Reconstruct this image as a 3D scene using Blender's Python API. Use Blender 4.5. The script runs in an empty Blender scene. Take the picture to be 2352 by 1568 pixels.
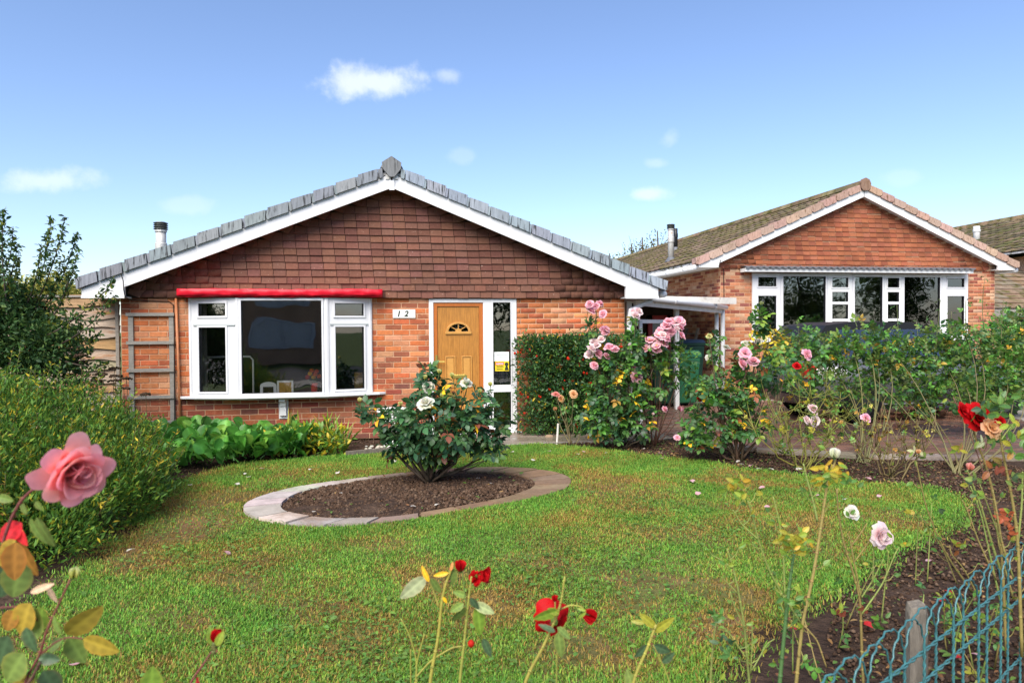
import bpy, math, random
import numpy as np
from math import sin, cos, pi, radians, sqrt, atan2, exp
from mathutils import Matrix, Vector

random.seed(11)
rng = np.random.default_rng(11)
SC = bpy.context.scene
COL = SC.collection

# ---------------------------------------------------------------- camera
F, CX, CY = 1568.0, 1176.0, 784.0          # focal length / centre in pixels of a 2352 px wide view
YAW, PITCH, ROLL, EYE = radians(9.85), radians(1.06), radians(0.4), 1.5
fwd = np.array([sin(YAW)*cos(PITCH), cos(YAW)*cos(PITCH), -sin(PITCH)])
_r0 = np.array([cos(YAW), -sin(YAW), 0.0]); _u0 = np.cross(_r0, fwd)
rgt = _r0*cos(ROLL) - _u0*sin(ROLL); upv = _u0*cos(ROLL) + _r0*sin(ROLL)
CAM = np.array([0, 0, EYE])
cd = bpy.data.cameras.new('camera'); cam = bpy.data.objects.new('camera', cd); COL.objects.link(cam)
cd.sensor_width = 36; cd.lens = 24.0; cd.clip_start = 0.05; cd.clip_end = 3000
cam.matrix_world = Matrix(((rgt[0], upv[0], -fwd[0], 0), (rgt[1], upv[1], -fwd[1], 0), (rgt[2], upv[2], -fwd[2], EYE), (0, 0, 0, 1)))
cd.dof.use_dof = True; cd.dof.focus_distance = 8.0; cd.dof.aperture_fstop = 5.0
SC.camera = cam

def ray(x, y): return fwd + rgt*((x-CX)/F) + upv*((CY-y)/F)
def onY(x, y, Y): d = ray(x, y); return CAM + d*(Y/d[1])
def onX(x, y, X): d = ray(x, y); return CAM + d*(X/d[0])
def onG(x, y, z=0.0): d = ray(x, y); return CAM + d*((z-EYE)/d[2])
def atZ(x, y, zc): return CAM + ray(x, y)*zc
def proj(p):
    v = np.asarray(p, float) - CAM; z = v @ fwd
    return CX + F*(v @ rgt)/z, CY - F*(v @ upv)/z, z

# ---------------------------------------------------------------- world, sun, exposure
SUN_EL, SUN_DIR = 46.0, (-0.50, -0.866)
W = bpy.data.worlds.new('World'); SC.world = W; W.use_nodes = True
nt = W.node_tree; N = nt.nodes; L = nt.links
for n in list(N): N.remove(n)
out = N.new('ShaderNodeOutputWorld'); bg = N.new('ShaderNodeBackground'); sky = N.new('ShaderNodeTexSky')
sky.sky_type = 'NISHITA'; sky.sun_disc = False
sky.sun_elevation = radians(SUN_EL); sky.sun_rotation = atan2(SUN_DIR[0], SUN_DIR[1])
sky.altitude = 0; sky.air_density = 1.0; sky.dust_density = 0.7; sky.ozone_density = 3.5
bg.inputs['Strength'].default_value = 0.102
tc = N.new('ShaderNodeTexCoord')
def vmath(op, a, b=None):
    n = N.new('ShaderNodeVectorMath'); n.operation = op
    for i, v in enumerate((a, b)):
        if v is None: continue
        if hasattr(v, 'links'): L.new(v, n.inputs[i])
        else: n.inputs[i].default_value = v
    return n.outputs['Value'] if op in ('DOT_PRODUCT', 'LENGTH') else n.outputs['Vector']
def smath(op, a, b=None, c=None, clamp=False):
    n = N.new('ShaderNodeMath'); n.operation = op; n.use_clamp = clamp
    for i, v in enumerate((a, b, c)):
        if v is None: continue
        if hasattr(v, 'links'): L.new(v, n.inputs[i])
        else: n.inputs[i].default_value = v
    return n.outputs[0]
dirv = vmath('NORMALIZE', tc.outputs['Generated'])
nz = N.new('ShaderNodeTexNoise'); L.new(dirv, nz.inputs['Vector'])
nz.inputs['Scale'].default_value = 11; nz.inputs['Detail'].default_value = 7; nz.inputs['Roughness'].default_value = 0.62
nz2 = N.new('ShaderNodeTexNoise'); L.new(dirv, nz2.inputs['Vector'])
nz2.inputs['Scale'].default_value = 3.0; nz2.inputs['Detail'].default_value = 8; nz2.inputs['Roughness'].default_value = 0.6
acc = None
def cloud(x, y, rx, ry, dens):
    global acc
    d = ray(x, y); d = d/np.linalg.norm(d)
    e1 = rgt - d*(rgt @ d); e1 /= np.linalg.norm(e1); e2 = np.cross(d, e1)*-1
    u = smath('DIVIDE', vmath('DOT_PRODUCT', dirv, tuple(e1)), rx/F)
    v = smath('DIVIDE', vmath('DOT_PRODUCT', dirv, tuple(e2)), ry/F)
    front = smath('GREATER_THAN', vmath('DOT_PRODUCT', dirv, tuple(d)), 0.5)
    r = smath('SQRT', smath('ADD', smath('MULTIPLY', u, u), smath('MULTIPLY', v, v)))
    q = smath('ADD', r, smath('MULTIPLY', smath('SUBTRACT', nz.outputs['Fac'], 0.5), 3.2))
    mr = N.new('ShaderNodeMapRange'); mr.interpolation_type = 'SMOOTHSTEP'
    L.new(q, mr.inputs['Value'])
    mr.inputs['From Min'].default_value = 1.25; mr.inputs['From Max'].default_value = 0.35
    mr.inputs['To Min'].default_value = 0; mr.inputs['To Max'].default_value = dens
    m = smath('MULTIPLY', mr.outputs['Result'], front)
    acc = m if acc is None else smath('MAXIMUM', acc, m)
for c in ((858, 188, 108, 40, .6), (1025, 172, 30, 18, .3), (100, 415, 80, 26, .4), (430, 472, 55, 18, .16),
          (1488, 445, 42, 18, .4), (1538, 318, 26, 22, .18), (1508, 375, 26, 12, .18), (1065, 358, 28, 16, .12),
          (2080, 408, 40, 16, .1)):
    cloud(*c)
# the rest of the sky carries the same kind of thin scattered cloud
back = smath('LESS_THAN', vmath('DOT_PRODUCT', dirv, tuple(fwd)), 0.55)
mr = N.new('ShaderNodeMapRange'); mr.interpolation_type = 'SMOOTHSTEP'
L.new(nz2.outputs['Fac'], mr.inputs['Value']); mr.inputs['From Min'].default_value = 0.56; mr.inputs['From Max'].default_value = 0.72
mr.inputs['To Max'].default_value = 0.7
acc = smath('MAXIMUM', acc, smath('MULTIPLY', mr.outputs['Result'], back))
mixc = N.new('ShaderNodeMix'); mixc.data_type = 'RGBA'
hsv = N.new('ShaderNodeHueSaturation'); hsv.inputs['Hue'].default_value = 0.5; hsv.inputs['Saturation'].default_value = 1.0; hsv.inputs['Value'].default_value = 1.0
wbx = N.new('ShaderNodeMix'); wbx.data_type = 'RGBA'; wbx.blend_type = 'MULTIPLY'; wbx.inputs[0].default_value = 1; wbx.inputs[7].default_value = (1.0, .965, 1.02, 1)   # white balance
L.new(sky.outputs[0], wbx.inputs[6]); L.new(wbx.outputs[2], hsv.inputs['Color'])
L.new(acc, mixc.inputs[0]); L.new(hsv.outputs[0], mixc.inputs[6]); mixc.inputs[7].default_value = (5.6, 5.8, 6.1, 1)
L.new(mixc.outputs[2], bg.inputs['Color']); L.new(bg.outputs[0], out.inputs['Surface'])

sl = bpy.data.lights.new('sun', 'SUN'); sun = bpy.data.objects.new('sun', sl); COL.objects.link(sun)
sl.energy = 3.25; sl.angle = radians(48); sl.color = (1.0, 0.93, 0.82)
sd = Vector((SUN_DIR[0]*cos(radians(SUN_EL)), SUN_DIR[1]*cos(radians(SUN_EL)), sin(radians(SUN_EL))))
sun.rotation_euler = (-sd).to_track_quat('-Z', 'Y').to_euler(); sun.location = (-5, -5, 12)
vs = SC.view_settings; vs.view_transform = 'Standard'; vs.look = 'None'; vs.exposure = 1.15; vs.gamma = 1.0; vs.use_curve_mapping = False
SC.render.engine = 'CYCLES'
cy = SC.cycles; cy.use_denoising = True; cy.max_bounces = 7; cy.diffuse_bounces = 3; cy.glossy_bounces = 3
cy.transparent_max_bounces = 16; cy.transmission_bounces = 3; cy.caustics_reflective = False; cy.caustics_refractive = False
try: cy.denoiser = 'OPENIMAGEDENOISE'
except Exception: pass

# ---------------------------------------------------------------- materials
def ramp_mat(): pass
def mat(name, base=(.5, .5, .5), rough=.6, spec=.4, attr=False, var=0.0, vscale=6.0, stretch=(1, 1, 1), bump=0.0, bscale=40.0,
        c2=None, c2scale=3.0, c2lo=.45, c2hi=.6, metal=0.0, transl=0.0, coat=0.0, bdist=.01, rvar=0.0, gain=None, big=0.0):
    m = bpy.data.materials.new(name); m.use_nodes = True
    t = m.node_tree; n, l = t.nodes, t.links
    for q in list(n): n.remove(q)
    o = n.new('ShaderNodeOutputMaterial'); p = n.new('ShaderNodeBsdfPrincipled')
    p.inputs['Roughness'].default_value = rough; p.inputs['Specular IOR Level'].default_value = spec
    p.inputs['Metallic'].default_value = metal; p.inputs['Coat Weight'].default_value = coat
    g = n.new('ShaderNodeNewGeometry'); mp = n.new('ShaderNodeMapping'); l.new(g.outputs['Position'], mp.inputs['Vector'])
    mp.inputs['Scale'].default_value = stretch
    if attr:
        a = n.new('ShaderNodeAttribute'); a.attribute_name = 'Col'; c = a.outputs['Color']
    else:
        a = n.new('ShaderNodeRGB'); a.outputs[0].default_value = (*base, 1); c = a.outputs[0]
    if gain is not None:
        x = n.new('ShaderNodeMix'); x.data_type = 'RGBA'; x.blend_type = 'MULTIPLY'; x.inputs[0].default_value = 1; l.new(c, x.inputs[6]); x.inputs[7].default_value = (*gain, 1); c = x.outputs[2]
    if c2 is not None:
        z = n.new('ShaderNodeTexNoise'); l.new(mp.outputs[0], z.inputs['Vector']); z.inputs['Scale'].default_value = c2scale
        z.inputs['Detail'].default_value = 8; z.inputs['Roughness'].default_value = .65
        r = n.new('ShaderNodeMapRange'); l.new(z.outputs['Fac'], r.inputs['Value']); r.inputs['From Min'].default_value = c2lo; r.inputs['From Max'].default_value = c2hi
        x = n.new('ShaderNodeMix'); x.data_type = 'RGBA'; l.new(r.outputs[0], x.inputs[0]); l.new(c, x.inputs[6]); x.inputs[7].default_value = (*c2, 1); c = x.outputs[2]
    if var > 0:
        z = n.new('ShaderNodeTexNoise'); l.new(mp.outputs[0], z.inputs['Vector']); z.inputs['Scale'].default_value = vscale
        z.inputs['Detail'].default_value = 6; z.inputs['Roughness'].default_value = .7
        r = n.new('ShaderNodeMapRange'); l.new(z.outputs['Fac'], r.inputs['Value']); r.inputs['From Min'].default_value = .25; r.inputs['From Max'].default_value = .75
        r.inputs['To Min'].default_value = 1-var; r.inputs['To Max'].default_value = 1+var
        x = n.new('ShaderNodeMix'); x.data_type = 'RGBA'; x.blend_type = 'MULTIPLY'; x.inputs[0].default_value = 1
        l.new(c, x.inputs[6]); l.new(r.outputs[0], x.inputs[7]); c = x.outputs[2]
    if big > 0:
        z = n.new('ShaderNodeTexNoise'); l.new(g.outputs['Position'], z.inputs['Vector']); z.inputs['Scale'].default_value = 1.5; z.inputs['Detail'].default_value = 5; z.inputs['Roughness'].default_value = .6
        r = n.new('ShaderNodeMapRange'); l.new(z.outputs['Fac'], r.inputs['Value']); r.inputs['From Min'].default_value = .3; r.inputs['From Max'].default_value = .7; r.inputs['To Min'].default_value = 1-big; r.inputs['To Max'].default_value = 1+big*.6
        x = n.new('ShaderNodeMix'); x.data_type = 'RGBA'; x.blend_type = 'MULTIPLY'; x.inputs[0].default_value = 1; l.new(c, x.inputs[6]); l.new(r.outputs[0], x.inputs[7]); c = x.outputs[2]
    if rvar > 0:
        z = n.new('ShaderNodeTexNoise'); l.new(mp.outputs[0], z.inputs['Vector']); z.inputs['Scale'].default_value = 2.2; z.inputs['Detail'].default_value = 4
        r = n.new('ShaderNodeMapRange'); l.new(z.outputs['Fac'], r.inputs['Value']); r.inputs['From Min'].default_value = .4; r.inputs['From Max'].default_value = .6
        r.inputs['To Min'].default_value = max(.05, rough-rvar); r.inputs['To Max'].default_value = rough; l.new(r.outputs[0], p.inputs['Roughness'])
    l.new(c, p.inputs['Base Color'])
    if bump > 0:
        z = n.new('ShaderNodeTexNoise'); l.new(mp.outputs[0], z.inputs['Vector']); z.inputs['Scale'].default_value = bscale; z.inputs['Detail'].default_value = 6
        b = n.new('ShaderNodeBump'); b.inputs['Strength'].default_value = bump; b.inputs['Distance'].default_value = bdist
        l.new(z.outputs['Fac'], b.inputs['Height']); l.new(b.outputs[0], p.inputs['Normal'])
    if transl > 0:
        tr = n.new('ShaderNodeBsdfTranslucent'); l.new(c, tr.inputs['Color'])
        x = n.new('ShaderNodeMixShader'); x.inputs[0].default_value = transl
        l.new(p.outputs[0], x.inputs[1]); l.new(tr.outputs[0], x.inputs[2]); l.new(x.outputs[0], o.inputs['Surface'])
    else: l.new(p.outputs[0], o.inputs['Surface'])
    return m

def glass_mat(name, tint=(.75, .8, .78), boost=1.6):
    m = bpy.data.materials.new(name); m.use_nodes = True
    t = m.node_tree; n, l = t.nodes, t.links
    for q in list(n): n.remove(q)
    o = n.new('ShaderNodeOutputMaterial'); tr = n.new('ShaderNodeBsdfTransparent'); tr.inputs[0].default_value = (*tint, 1)
    gl = n.new('ShaderNodeBsdfGlossy'); gl.inputs['Roughness'].default_value = 0.015
    g = n.new('ShaderNodeNewGeometry'); z = n.new('ShaderNodeTexNoise'); l.new(g.outputs['Position'], z.inputs['Vector']); z.inputs['Scale'].default_value = 2.3; z.inputs['Detail'].default_value = 1
    b = n.new('ShaderNodeBump'); b.inputs['Strength'].default_value = .25; b.inputs['Distance'].default_value = .01; l.new(z.outputs['Fac'], b.inputs['Height']); l.new(b.outputs[0], gl.inputs['Normal'])
    fr = n.new('ShaderNodeFresnel'); fr.inputs[0].default_value = 1.5
    k = n.new('ShaderNodeMath'); k.operation = 'MULTIPLY'; k.use_clamp = True; l.new(fr.outputs[0], k.inputs[0]); k.inputs[1].default_value = boost*2
    x = n.new('ShaderNodeMixShader'); l.new(k.outputs[0], x.inputs[0]); l.new(tr.outputs[0], x.inputs[1]); l.new(gl.outputs[0], x.inputs[2])
    l.new(x.outputs[0], o.inputs['Surface'])
    return m

M = {}
M['brick'] = mat('brick', attr=True, rough=.85, spec=.2, var=.22, vscale=22, bump=.5, bscale=90, c2=(.52, .27, .14), c2scale=9, c2lo=.58, c2hi=.8, big=.22)
M['mortar'] = mat('mortar', (.56, .34, .21), .9, .1, var=.25, vscale=14, big=.25, bump=.5, bscale=120)
M['tile'] = mat('hanging_tile', attr=True, rough=.8, spec=.25, big=.25, var=.22, vscale=30, bump=.4, bscale=120)
M['tile_lichen'] = mat('hanging_tile_lichen', attr=True, rough=.8, spec=.25, var=.22, vscale=30, bump=.4, bscale=120, c2=(.55, .46, .38), c2scale=60, c2lo=.66, c2hi=.70, big=.25)
M['verge_grey'] = mat('verge_grey', attr=True, rough=.7, spec=.3, var=.3, vscale=7, stretch=(5, 1, .5), bump=.35, bscale=14, c2=(.04, .042, .045), c2scale=6, c2lo=.53, c2hi=.62)
M['verge_pink'] = mat('verge_pink', attr=True, rough=.8, spec=.2, var=.3, vscale=7, stretch=(6, 1, 1.4), bump=.3, bscale=14, c2=(.13, .07, .035), c2scale=5.5, c2lo=.55, c2hi=.66)
M['roof_moss'] = mat('roof_tile', attr=True, rough=.9, spec=.15, var=.45, vscale=9, bump=.6, bscale=40, c2=(.075, .07, .02), c2scale=4.5, c2lo=.5, c2hi=.62)
M['roof_grey'] = mat('roof_tile_grey', attr=True, rough=.8, spec=.2, var=.3, vscale=9, bump=.4, bscale=40)
M['pvc'] = mat('white_pvc', (.68, .68, .69), .35, .4, var=.05, vscale=2.5, big=.08, c2=(.56, .55, .51), c2scale=7, c2lo=.58, c2hi=.85, stretch=(2, 1, .4))
M['paint'] = mat('white_paint', (.68, .68, .67), .5, .35, var=.07, vscale=3)
M['dirtywhite'] = mat('weathered_white_paint', (.66, .62, .56), .6, .3, var=.2, vscale=4, c2=(.35, .27, .2), c2scale=6, c2lo=.6, c2hi=.75)
M['red'] = mat('red_plastic', (.60, .008, .025), .42, .3, var=.15, vscale=6, bump=.4, bscale=9, bdist=.01, c2=(.7, .35, .33), c2scale=16, c2lo=.72, c2hi=.80, stretch=(.5, 1, 3))
M['copper'] = mat('copper_pipe', (.45, .17, .07), .5, .4, var=.2, vscale=9)
M['oak'] = mat('oak_door', (.37, .16, .03), .38, .45, var=.42, vscale=11, stretch=(5, 1, .45), bump=.08, bscale=30)
M['oakframe'] = mat('oak_frame', (.40, .115, .018), .38, .45, var=.25, vscale=16, stretch=(6, 1, .5))
M['oakrail'] = mat('oak_moulding', (.50, .25, .06), .36, .45, var=.15, vscale=20)
M['brass'] = mat('brass', (.62, .48, .12), .3, .5, metal=.8, var=.1)
M['black'] = mat('black_plastic', (.012, .012, .014), .45, .4)
M['cable'] = mat('black_cable', (.02, .016, .014), .6, .3)
M['timber'] = mat('grey_timber', (.27, .25, .22), .85, .15, var=.35, vscale=14, stretch=(1, 1, 5), bump=.4, bscale=50)
M['board'] = mat('waney_board', attr=True, rough=.85, spec=.15, var=.4, vscale=6, stretch=(1, 1, 7), bump=.4, bscale=18, c2=(.30, .13, .05), c2scale=1.6, c2lo=.54, c2hi=.68)
M['glass'] = glass_mat('window_glass', (.99, .99, .99), 1.35)
M['glassdark'] = glass_mat('window_glass_dark', (.6, .66, .64), 2.2)
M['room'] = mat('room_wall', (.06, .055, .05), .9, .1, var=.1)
M['curtain'] = mat('curtain', (.55, .52, .46), .9, .1, var=.15, vscale=20, transl=.2)
M['metal'] = mat('galvanised_flue', (.50, .49, .46), .5, .5, metal=.3, var=.25, vscale=18, c2=(.2, .12, .07), c2scale=9, c2lo=.6, c2hi=.72)
M['dkmetal'] = mat('dark_metal', (.05, .055, .05), .55, .4, metal=.3, var=.2)
M['lead'] = mat('grey_sheet', (.11, .115, .13), .6, .4, var=.25, vscale=8)
M['leaf'] = mat('leaf', attr=True, rough=.42, spec=.42, var=.25, vscale=9, transl=.32, gain=(1.95, 1.66, 1.25))
M['leafdull'] = mat('leaf_dull', attr=True, rough=.6, spec=.3, var=.42, vscale=3.5, transl=.32, gain=(1.95, 1.72, 1.3))
M['grass'] = mat('grass_blade', attr=True, rough=.6, spec=.2, var=.3, vscale=1.6, transl=.3, gain=(1.28, 1.16, .92))
M['petal'] = mat('petal', attr=True, rough=.55, spec=.2, var=.10, vscale=90, transl=.5)
M['stem'] = mat('stem', attr=True, rough=.6, spec=.3, var=.25, vscale=30)
M['bark'] = mat('bark', (.11, .075, .05), .9, .1, var=.4, vscale=30, bump=.5, bscale=60)
M['soil'] = mat('soil', (.048, .031, .023), .95, .1, var=.5, vscale=9, bump=1.0, bscale=34, bdist=.03, c2=(.085, .055, .038), c2scale=4, c2lo=.5, c2hi=.7)
M['clod'] = mat('soil_clod', attr=True, rough=.95, spec=.1, var=.3, vscale=40)
M['turf'] = mat('turf', (.10, .105, .034), .95, .1, var=.45, vscale=2.0, bump=.8, bscale=60, c2=(.15, .09, .045), c2scale=2.4, c2lo=.44, c2hi=.6)
M['stone'] = mat('edging_stone', attr=True, rough=.75, spec=.25, var=.3, vscale=7, bump=.4, bscale=30, c2=(.20, .12, .07), c2scale=2.2, c2lo=.5, c2hi=.68)
M['paver'] = mat('paver', attr=True, rough=.55, spec=.45, var=.3, vscale=9, bump=.3, bscale=40, rvar=.38)
M['field'] = mat('grass_field', (.07, .10, .03), .95, .1, var=.4, vscale=.8)
M['asphalt'] = mat('asphalt', (.05, .05, .052), .85, .2, var=.2, vscale=20)
M['concrete'] = mat('concrete', (.30, .28, .25), .9, .15, var=.2, vscale=6)
M['wire'] = mat('green_wire', (.045, .15, .16), .3, .5, var=.5, vscale=45)
M['post'] = mat('post_timber', (.16, .14, .115), .9, .1, var=.5, vscale=11, stretch=(3, 3, .6), bump=.6, bscale=30)
M['carpaint'] = mat('car_paint', (.11, .112, .125), .25, .5, metal=.3, coat=1.0)
M['rubber'] = mat('rubber', (.015, .015, .015), .8, .2)
M['chrome'] = mat('bright_trim', (.6, .62, .65), .2, .5, metal=.9)
M['bin'] = mat('green_bin', (.02, .12, .055), .5, .4, var=.12, vscale=5)
M['bindark'] = mat('dark_green_bin', (.012, .05, .03), .5, .4, var=.12, vscale=5)
M['binblue'] = mat('blue_lid', (.02, .05, .10), .5, .4)
M['yellow'] = mat('yellow_paper', (.80, .62, .02), .6, .3)
M['paper'] = mat('white_paper', (.72, .76, .74), .6, .3)
M['redpaper'] = mat('red_print', (.62, .02, .02), .6, .3)
M['dkprint'] = mat('dark_print', (.02, .035, .02), .6, .3)
M['greyprint'] = mat('grey_print', (.42, .45, .45), .7, .2)
M['frame_white'] = mat('frame_white', (.78, .77, .73), .5, .3)
M['frame_card'] = mat('frame_card', (.48, .26, .06), .8, .2, var=.2, vscale=30)
M['reddoor'] = mat('red_paint', (.35, .01, .012), .4, .4)
M['shed'] = mat('dark_shed', (.035, .022, .016), .8, .2, var=.3)
M['roofsheet'] = mat('canopy_sheet', (.62, .62, .58), .5, .3, var=.15, transl=.4)
M['siding'] = mat('pebble', attr=True, rough=.8, spec=.2)

# ---------------------------------------------------------------- object helpers
ORG = {}
def tag(o, label=None, cat=None, group=None, kind=None):
    if label: o['label'] = label
    if cat: o['category'] = cat
    if group: o['group'] = group
    if kind: o['kind'] = kind
    return o
def thing(name, label, cat, loc, group=None):
    o = bpy.data.objects.new(name, None); COL.objects.link(o); o.location = tuple(loc); o.empty_display_size = .1
    ORG[o.name] = np.array(loc, float)
    return tag(o, label, cat, group)
def org(p): return ORG[p.name] if p is not None else np.zeros(3)

def mesh_np(name, V, faces, material, cols=None, smooth=False):
    """faces: list of (n,k) int arrays"""
    me = bpy.data.meshes.new(name); V = np.asarray(V, np.float32)
    me.vertices.add(len(V)); me.vertices.foreach_set('co', V.ravel())
    fl = [np.asarray(f, np.int32) for f in faces if len(f)]
    li = np.concatenate([f.ravel() for f in fl]); tot = np.concatenate([np.full(len(f), f.shape[1], np.int32) for f in fl])
    st = np.concatenate([[0], np.cumsum(tot)[:-1]]).astype(np.int32)
    me.loops.add(len(li)); me.loops.foreach_set('vertex_index', li)
    me.polygons.add(len(tot)); me.polygons.foreach_set('loop_start', st); me.polygons.foreach_set('loop_total', tot)
    me.update(calc_edges=True)
    if cols is not None:
        a = me.attributes.new('Col', 'FLOAT_COLOR', 'POINT'); c = np.ones((len(V), 4), np.float32); c[:, :3] = cols; a.data.foreach_set('color', c.ravel())
    if smooth: me.polygons.foreach_set('use_smooth', np.ones(len(tot), bool))
    me.materials.append(M[material] if isinstance(material, str) else material)
    return me

class MB:
    def __init__(s): s.v = []; s.f = []; s.c = []
    def add(s, V, Fc, col=None):
        b = len(s.v); s.v += [tuple(map(float, p)) for p in V]; s.f += [tuple(int(i)+b for i in f) for f in Fc]
        s.c += [tuple(col) if col is not None else (.5, .5, .5)]*len(V); return s
    def box(s, a, b, col=None):
        (x0, y0, z0), (x1, y1, z1) = a, b
        V = [(x0,y0,z0),(x1,y0,z0),(x1,y1,z0),(x0,y1,z0),(x0,y0,z1),(x1,y0,z1),(x1,y1,z1),(x0,y1,z1)]
        return s.add(V, [(0,3,2,1),(4,5,6,7),(0,1,5,4),(1,2,6,5),(2,3,7,6),(3,0,4,7)], col)
    def obox(s, o, ex, ey, ez, a, b, col=None):
        """box between a and b in the frame o,ex,ey,ez"""
        o, ex, ey, ez = map(np.asarray, (o, ex, ey, ez)); m = MB().box(a, b)
        return s.add([o + ex*p[0] + ey*p[1] + ez*p[2] for p in m.v], m.f, col)
    def bar(s, p, q, w, h, col=None, up=(0, 0, 1)):
        p, q = np.asarray(p, float), np.asarray(q, float); d = q-p; n = np.linalg.norm(d); d /= n
        x = np.cross(d, up); x /= np.linalg.norm(x); y = np.cross(x, d)
        return s.obox(p, d, x, y, (0, -w/2, -h/2), (n, w/2, h/2), col)
    def prism(s, poly, y0, y1, col=None):
        """polygon in XZ extruded along Y"""
        n = len(poly); V = [(x, y0, z) for x, z in poly] + [(x, y1, z) for x, z in poly]
        return s.add(V, [tuple(range(n)), tuple(range(2*n-1, n-1, -1))] + [(i, i+n, (i+1) % n+n, (i+1) % n) for i in range(n)], col)
    def tube(s, pts, r, k=6, col=None, r1=None, cols=None):
        pts = [np.asarray(p, float) for p in pts]; n = len(pts); V = []; prev = None
        for i, p in enumerate(pts):
            d = pts[min(i+1, n-1)] - pts[max(i-1, 0)]; d = d/(np.linalg.norm(d)+1e-9)
            if prev is None:
                a = np.array([1., 0, 0]) if abs(d[0]) < .8 else np.array([0, 1., 0])
            else: a = prev
            x = a - d*(a @ d); x /= np.linalg.norm(x)+1e-9; y = np.cross(d, x); prev = x
            rr = r if r1 is None else r + (r1-r)*i/(n-1)
            V += [p + (x*cos(2*pi*j/k) + y*sin(2*pi*j/k))*rr for j in range(k)]
        Fc = [(i*k+j, i*k+(j+1) % k, (i+1)*k+(j+1) % k, (i+1)*k+j) for i in range(n-1) for j in range(k)]
        Fc += [tuple(range(k-1, -1, -1)), tuple(range((n-1)*k, n*k))]
        return s.add(V, Fc, col)
    def lathe(s, prof, c, k=16, col=None):
        c = np.asarray(c, float); V = [c + np.array([r*cos(2*pi*j/k), r*sin(2*pi*j/k), z]) for r, z in prof for j in range(k)]; n = len(prof)
        Fc = [(i*k+j, i*k+(j+1) % k, (i+1)*k+(j+1) % k, (i+1)*k+j) for i in range(n-1) for j in range(k)] + [tuple(range(k-1, -1, -1)), tuple(range((n-1)*k, n*k))]
        return s.add(V, Fc, col)
    def build(s, name, material, parent=None, smooth=False, bevel=0.0, label=None, loc=None):
        base = org(parent) if parent is not None else (np.zeros(3) if loc is None else np.asarray(loc, float))
        me = bpy.data.meshes.new(name); V = np.array(s.v) - base
        me.from_pydata([tuple(p) for p in V], [], s.f); me.update()
        a = me.attributes.new('Col', 'FLOAT_COLOR', 'POINT'); c = np.ones((len(V), 4), np.float32); c[:, :3] = s.c; a.data.foreach_set('color', c.ravel())
        if smooth: me.polygons.foreach_set('use_smooth', np.ones(len(me.polygons), bool))
        me.materials.append(M[material])
        o = bpy.data.objects.new(name, me); COL.objects.link(o)
        if parent is not None: o.parent = parent; ORG[o.name] = base
        else: o.location = tuple(base); ORG[o.name] = base
        if bevel: md = o.modifiers.new('bevel', 'BEVEL'); md.width = bevel; md.segments = 2; md.limit_method = 'ANGLE'
        if label: o['label'] = label
        return o
def link_mesh(name, me, parent=None, basis=None, loc=None):
    o = bpy.data.objects.new(name, me); COL.objects.link(o)
    if parent is not None: o.parent = parent
    if basis is not None: o.matrix_basis = basis
    elif loc is not None: o.location = tuple(loc)
    return o
def struct(o, label=None): o['kind'] = 'structure'; return o

def frame(d, nrm):
    """rotation (3x3) with local Y along d and local Z near nrm"""
    d = np.asarray(d, float); d = d/(np.linalg.norm(d)+1e-9); n = np.asarray(nrm, float); x = np.cross(d, n)
    if np.linalg.norm(x) < 1e-4: x = np.cross(d, (1, .3, .2))
    x /= np.linalg.norm(x); z = np.cross(x, d); return np.stack([x, d, z], 1)
def frames(D, Nn):
    D = D/(np.linalg.norm(D, axis=1, keepdims=True)+1e-9); X = np.cross(D, Nn); X /= np.linalg.norm(X, axis=1, keepdims=True)+1e-9
    return np.stack([X, D, np.cross(X, D)], 2)

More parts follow.
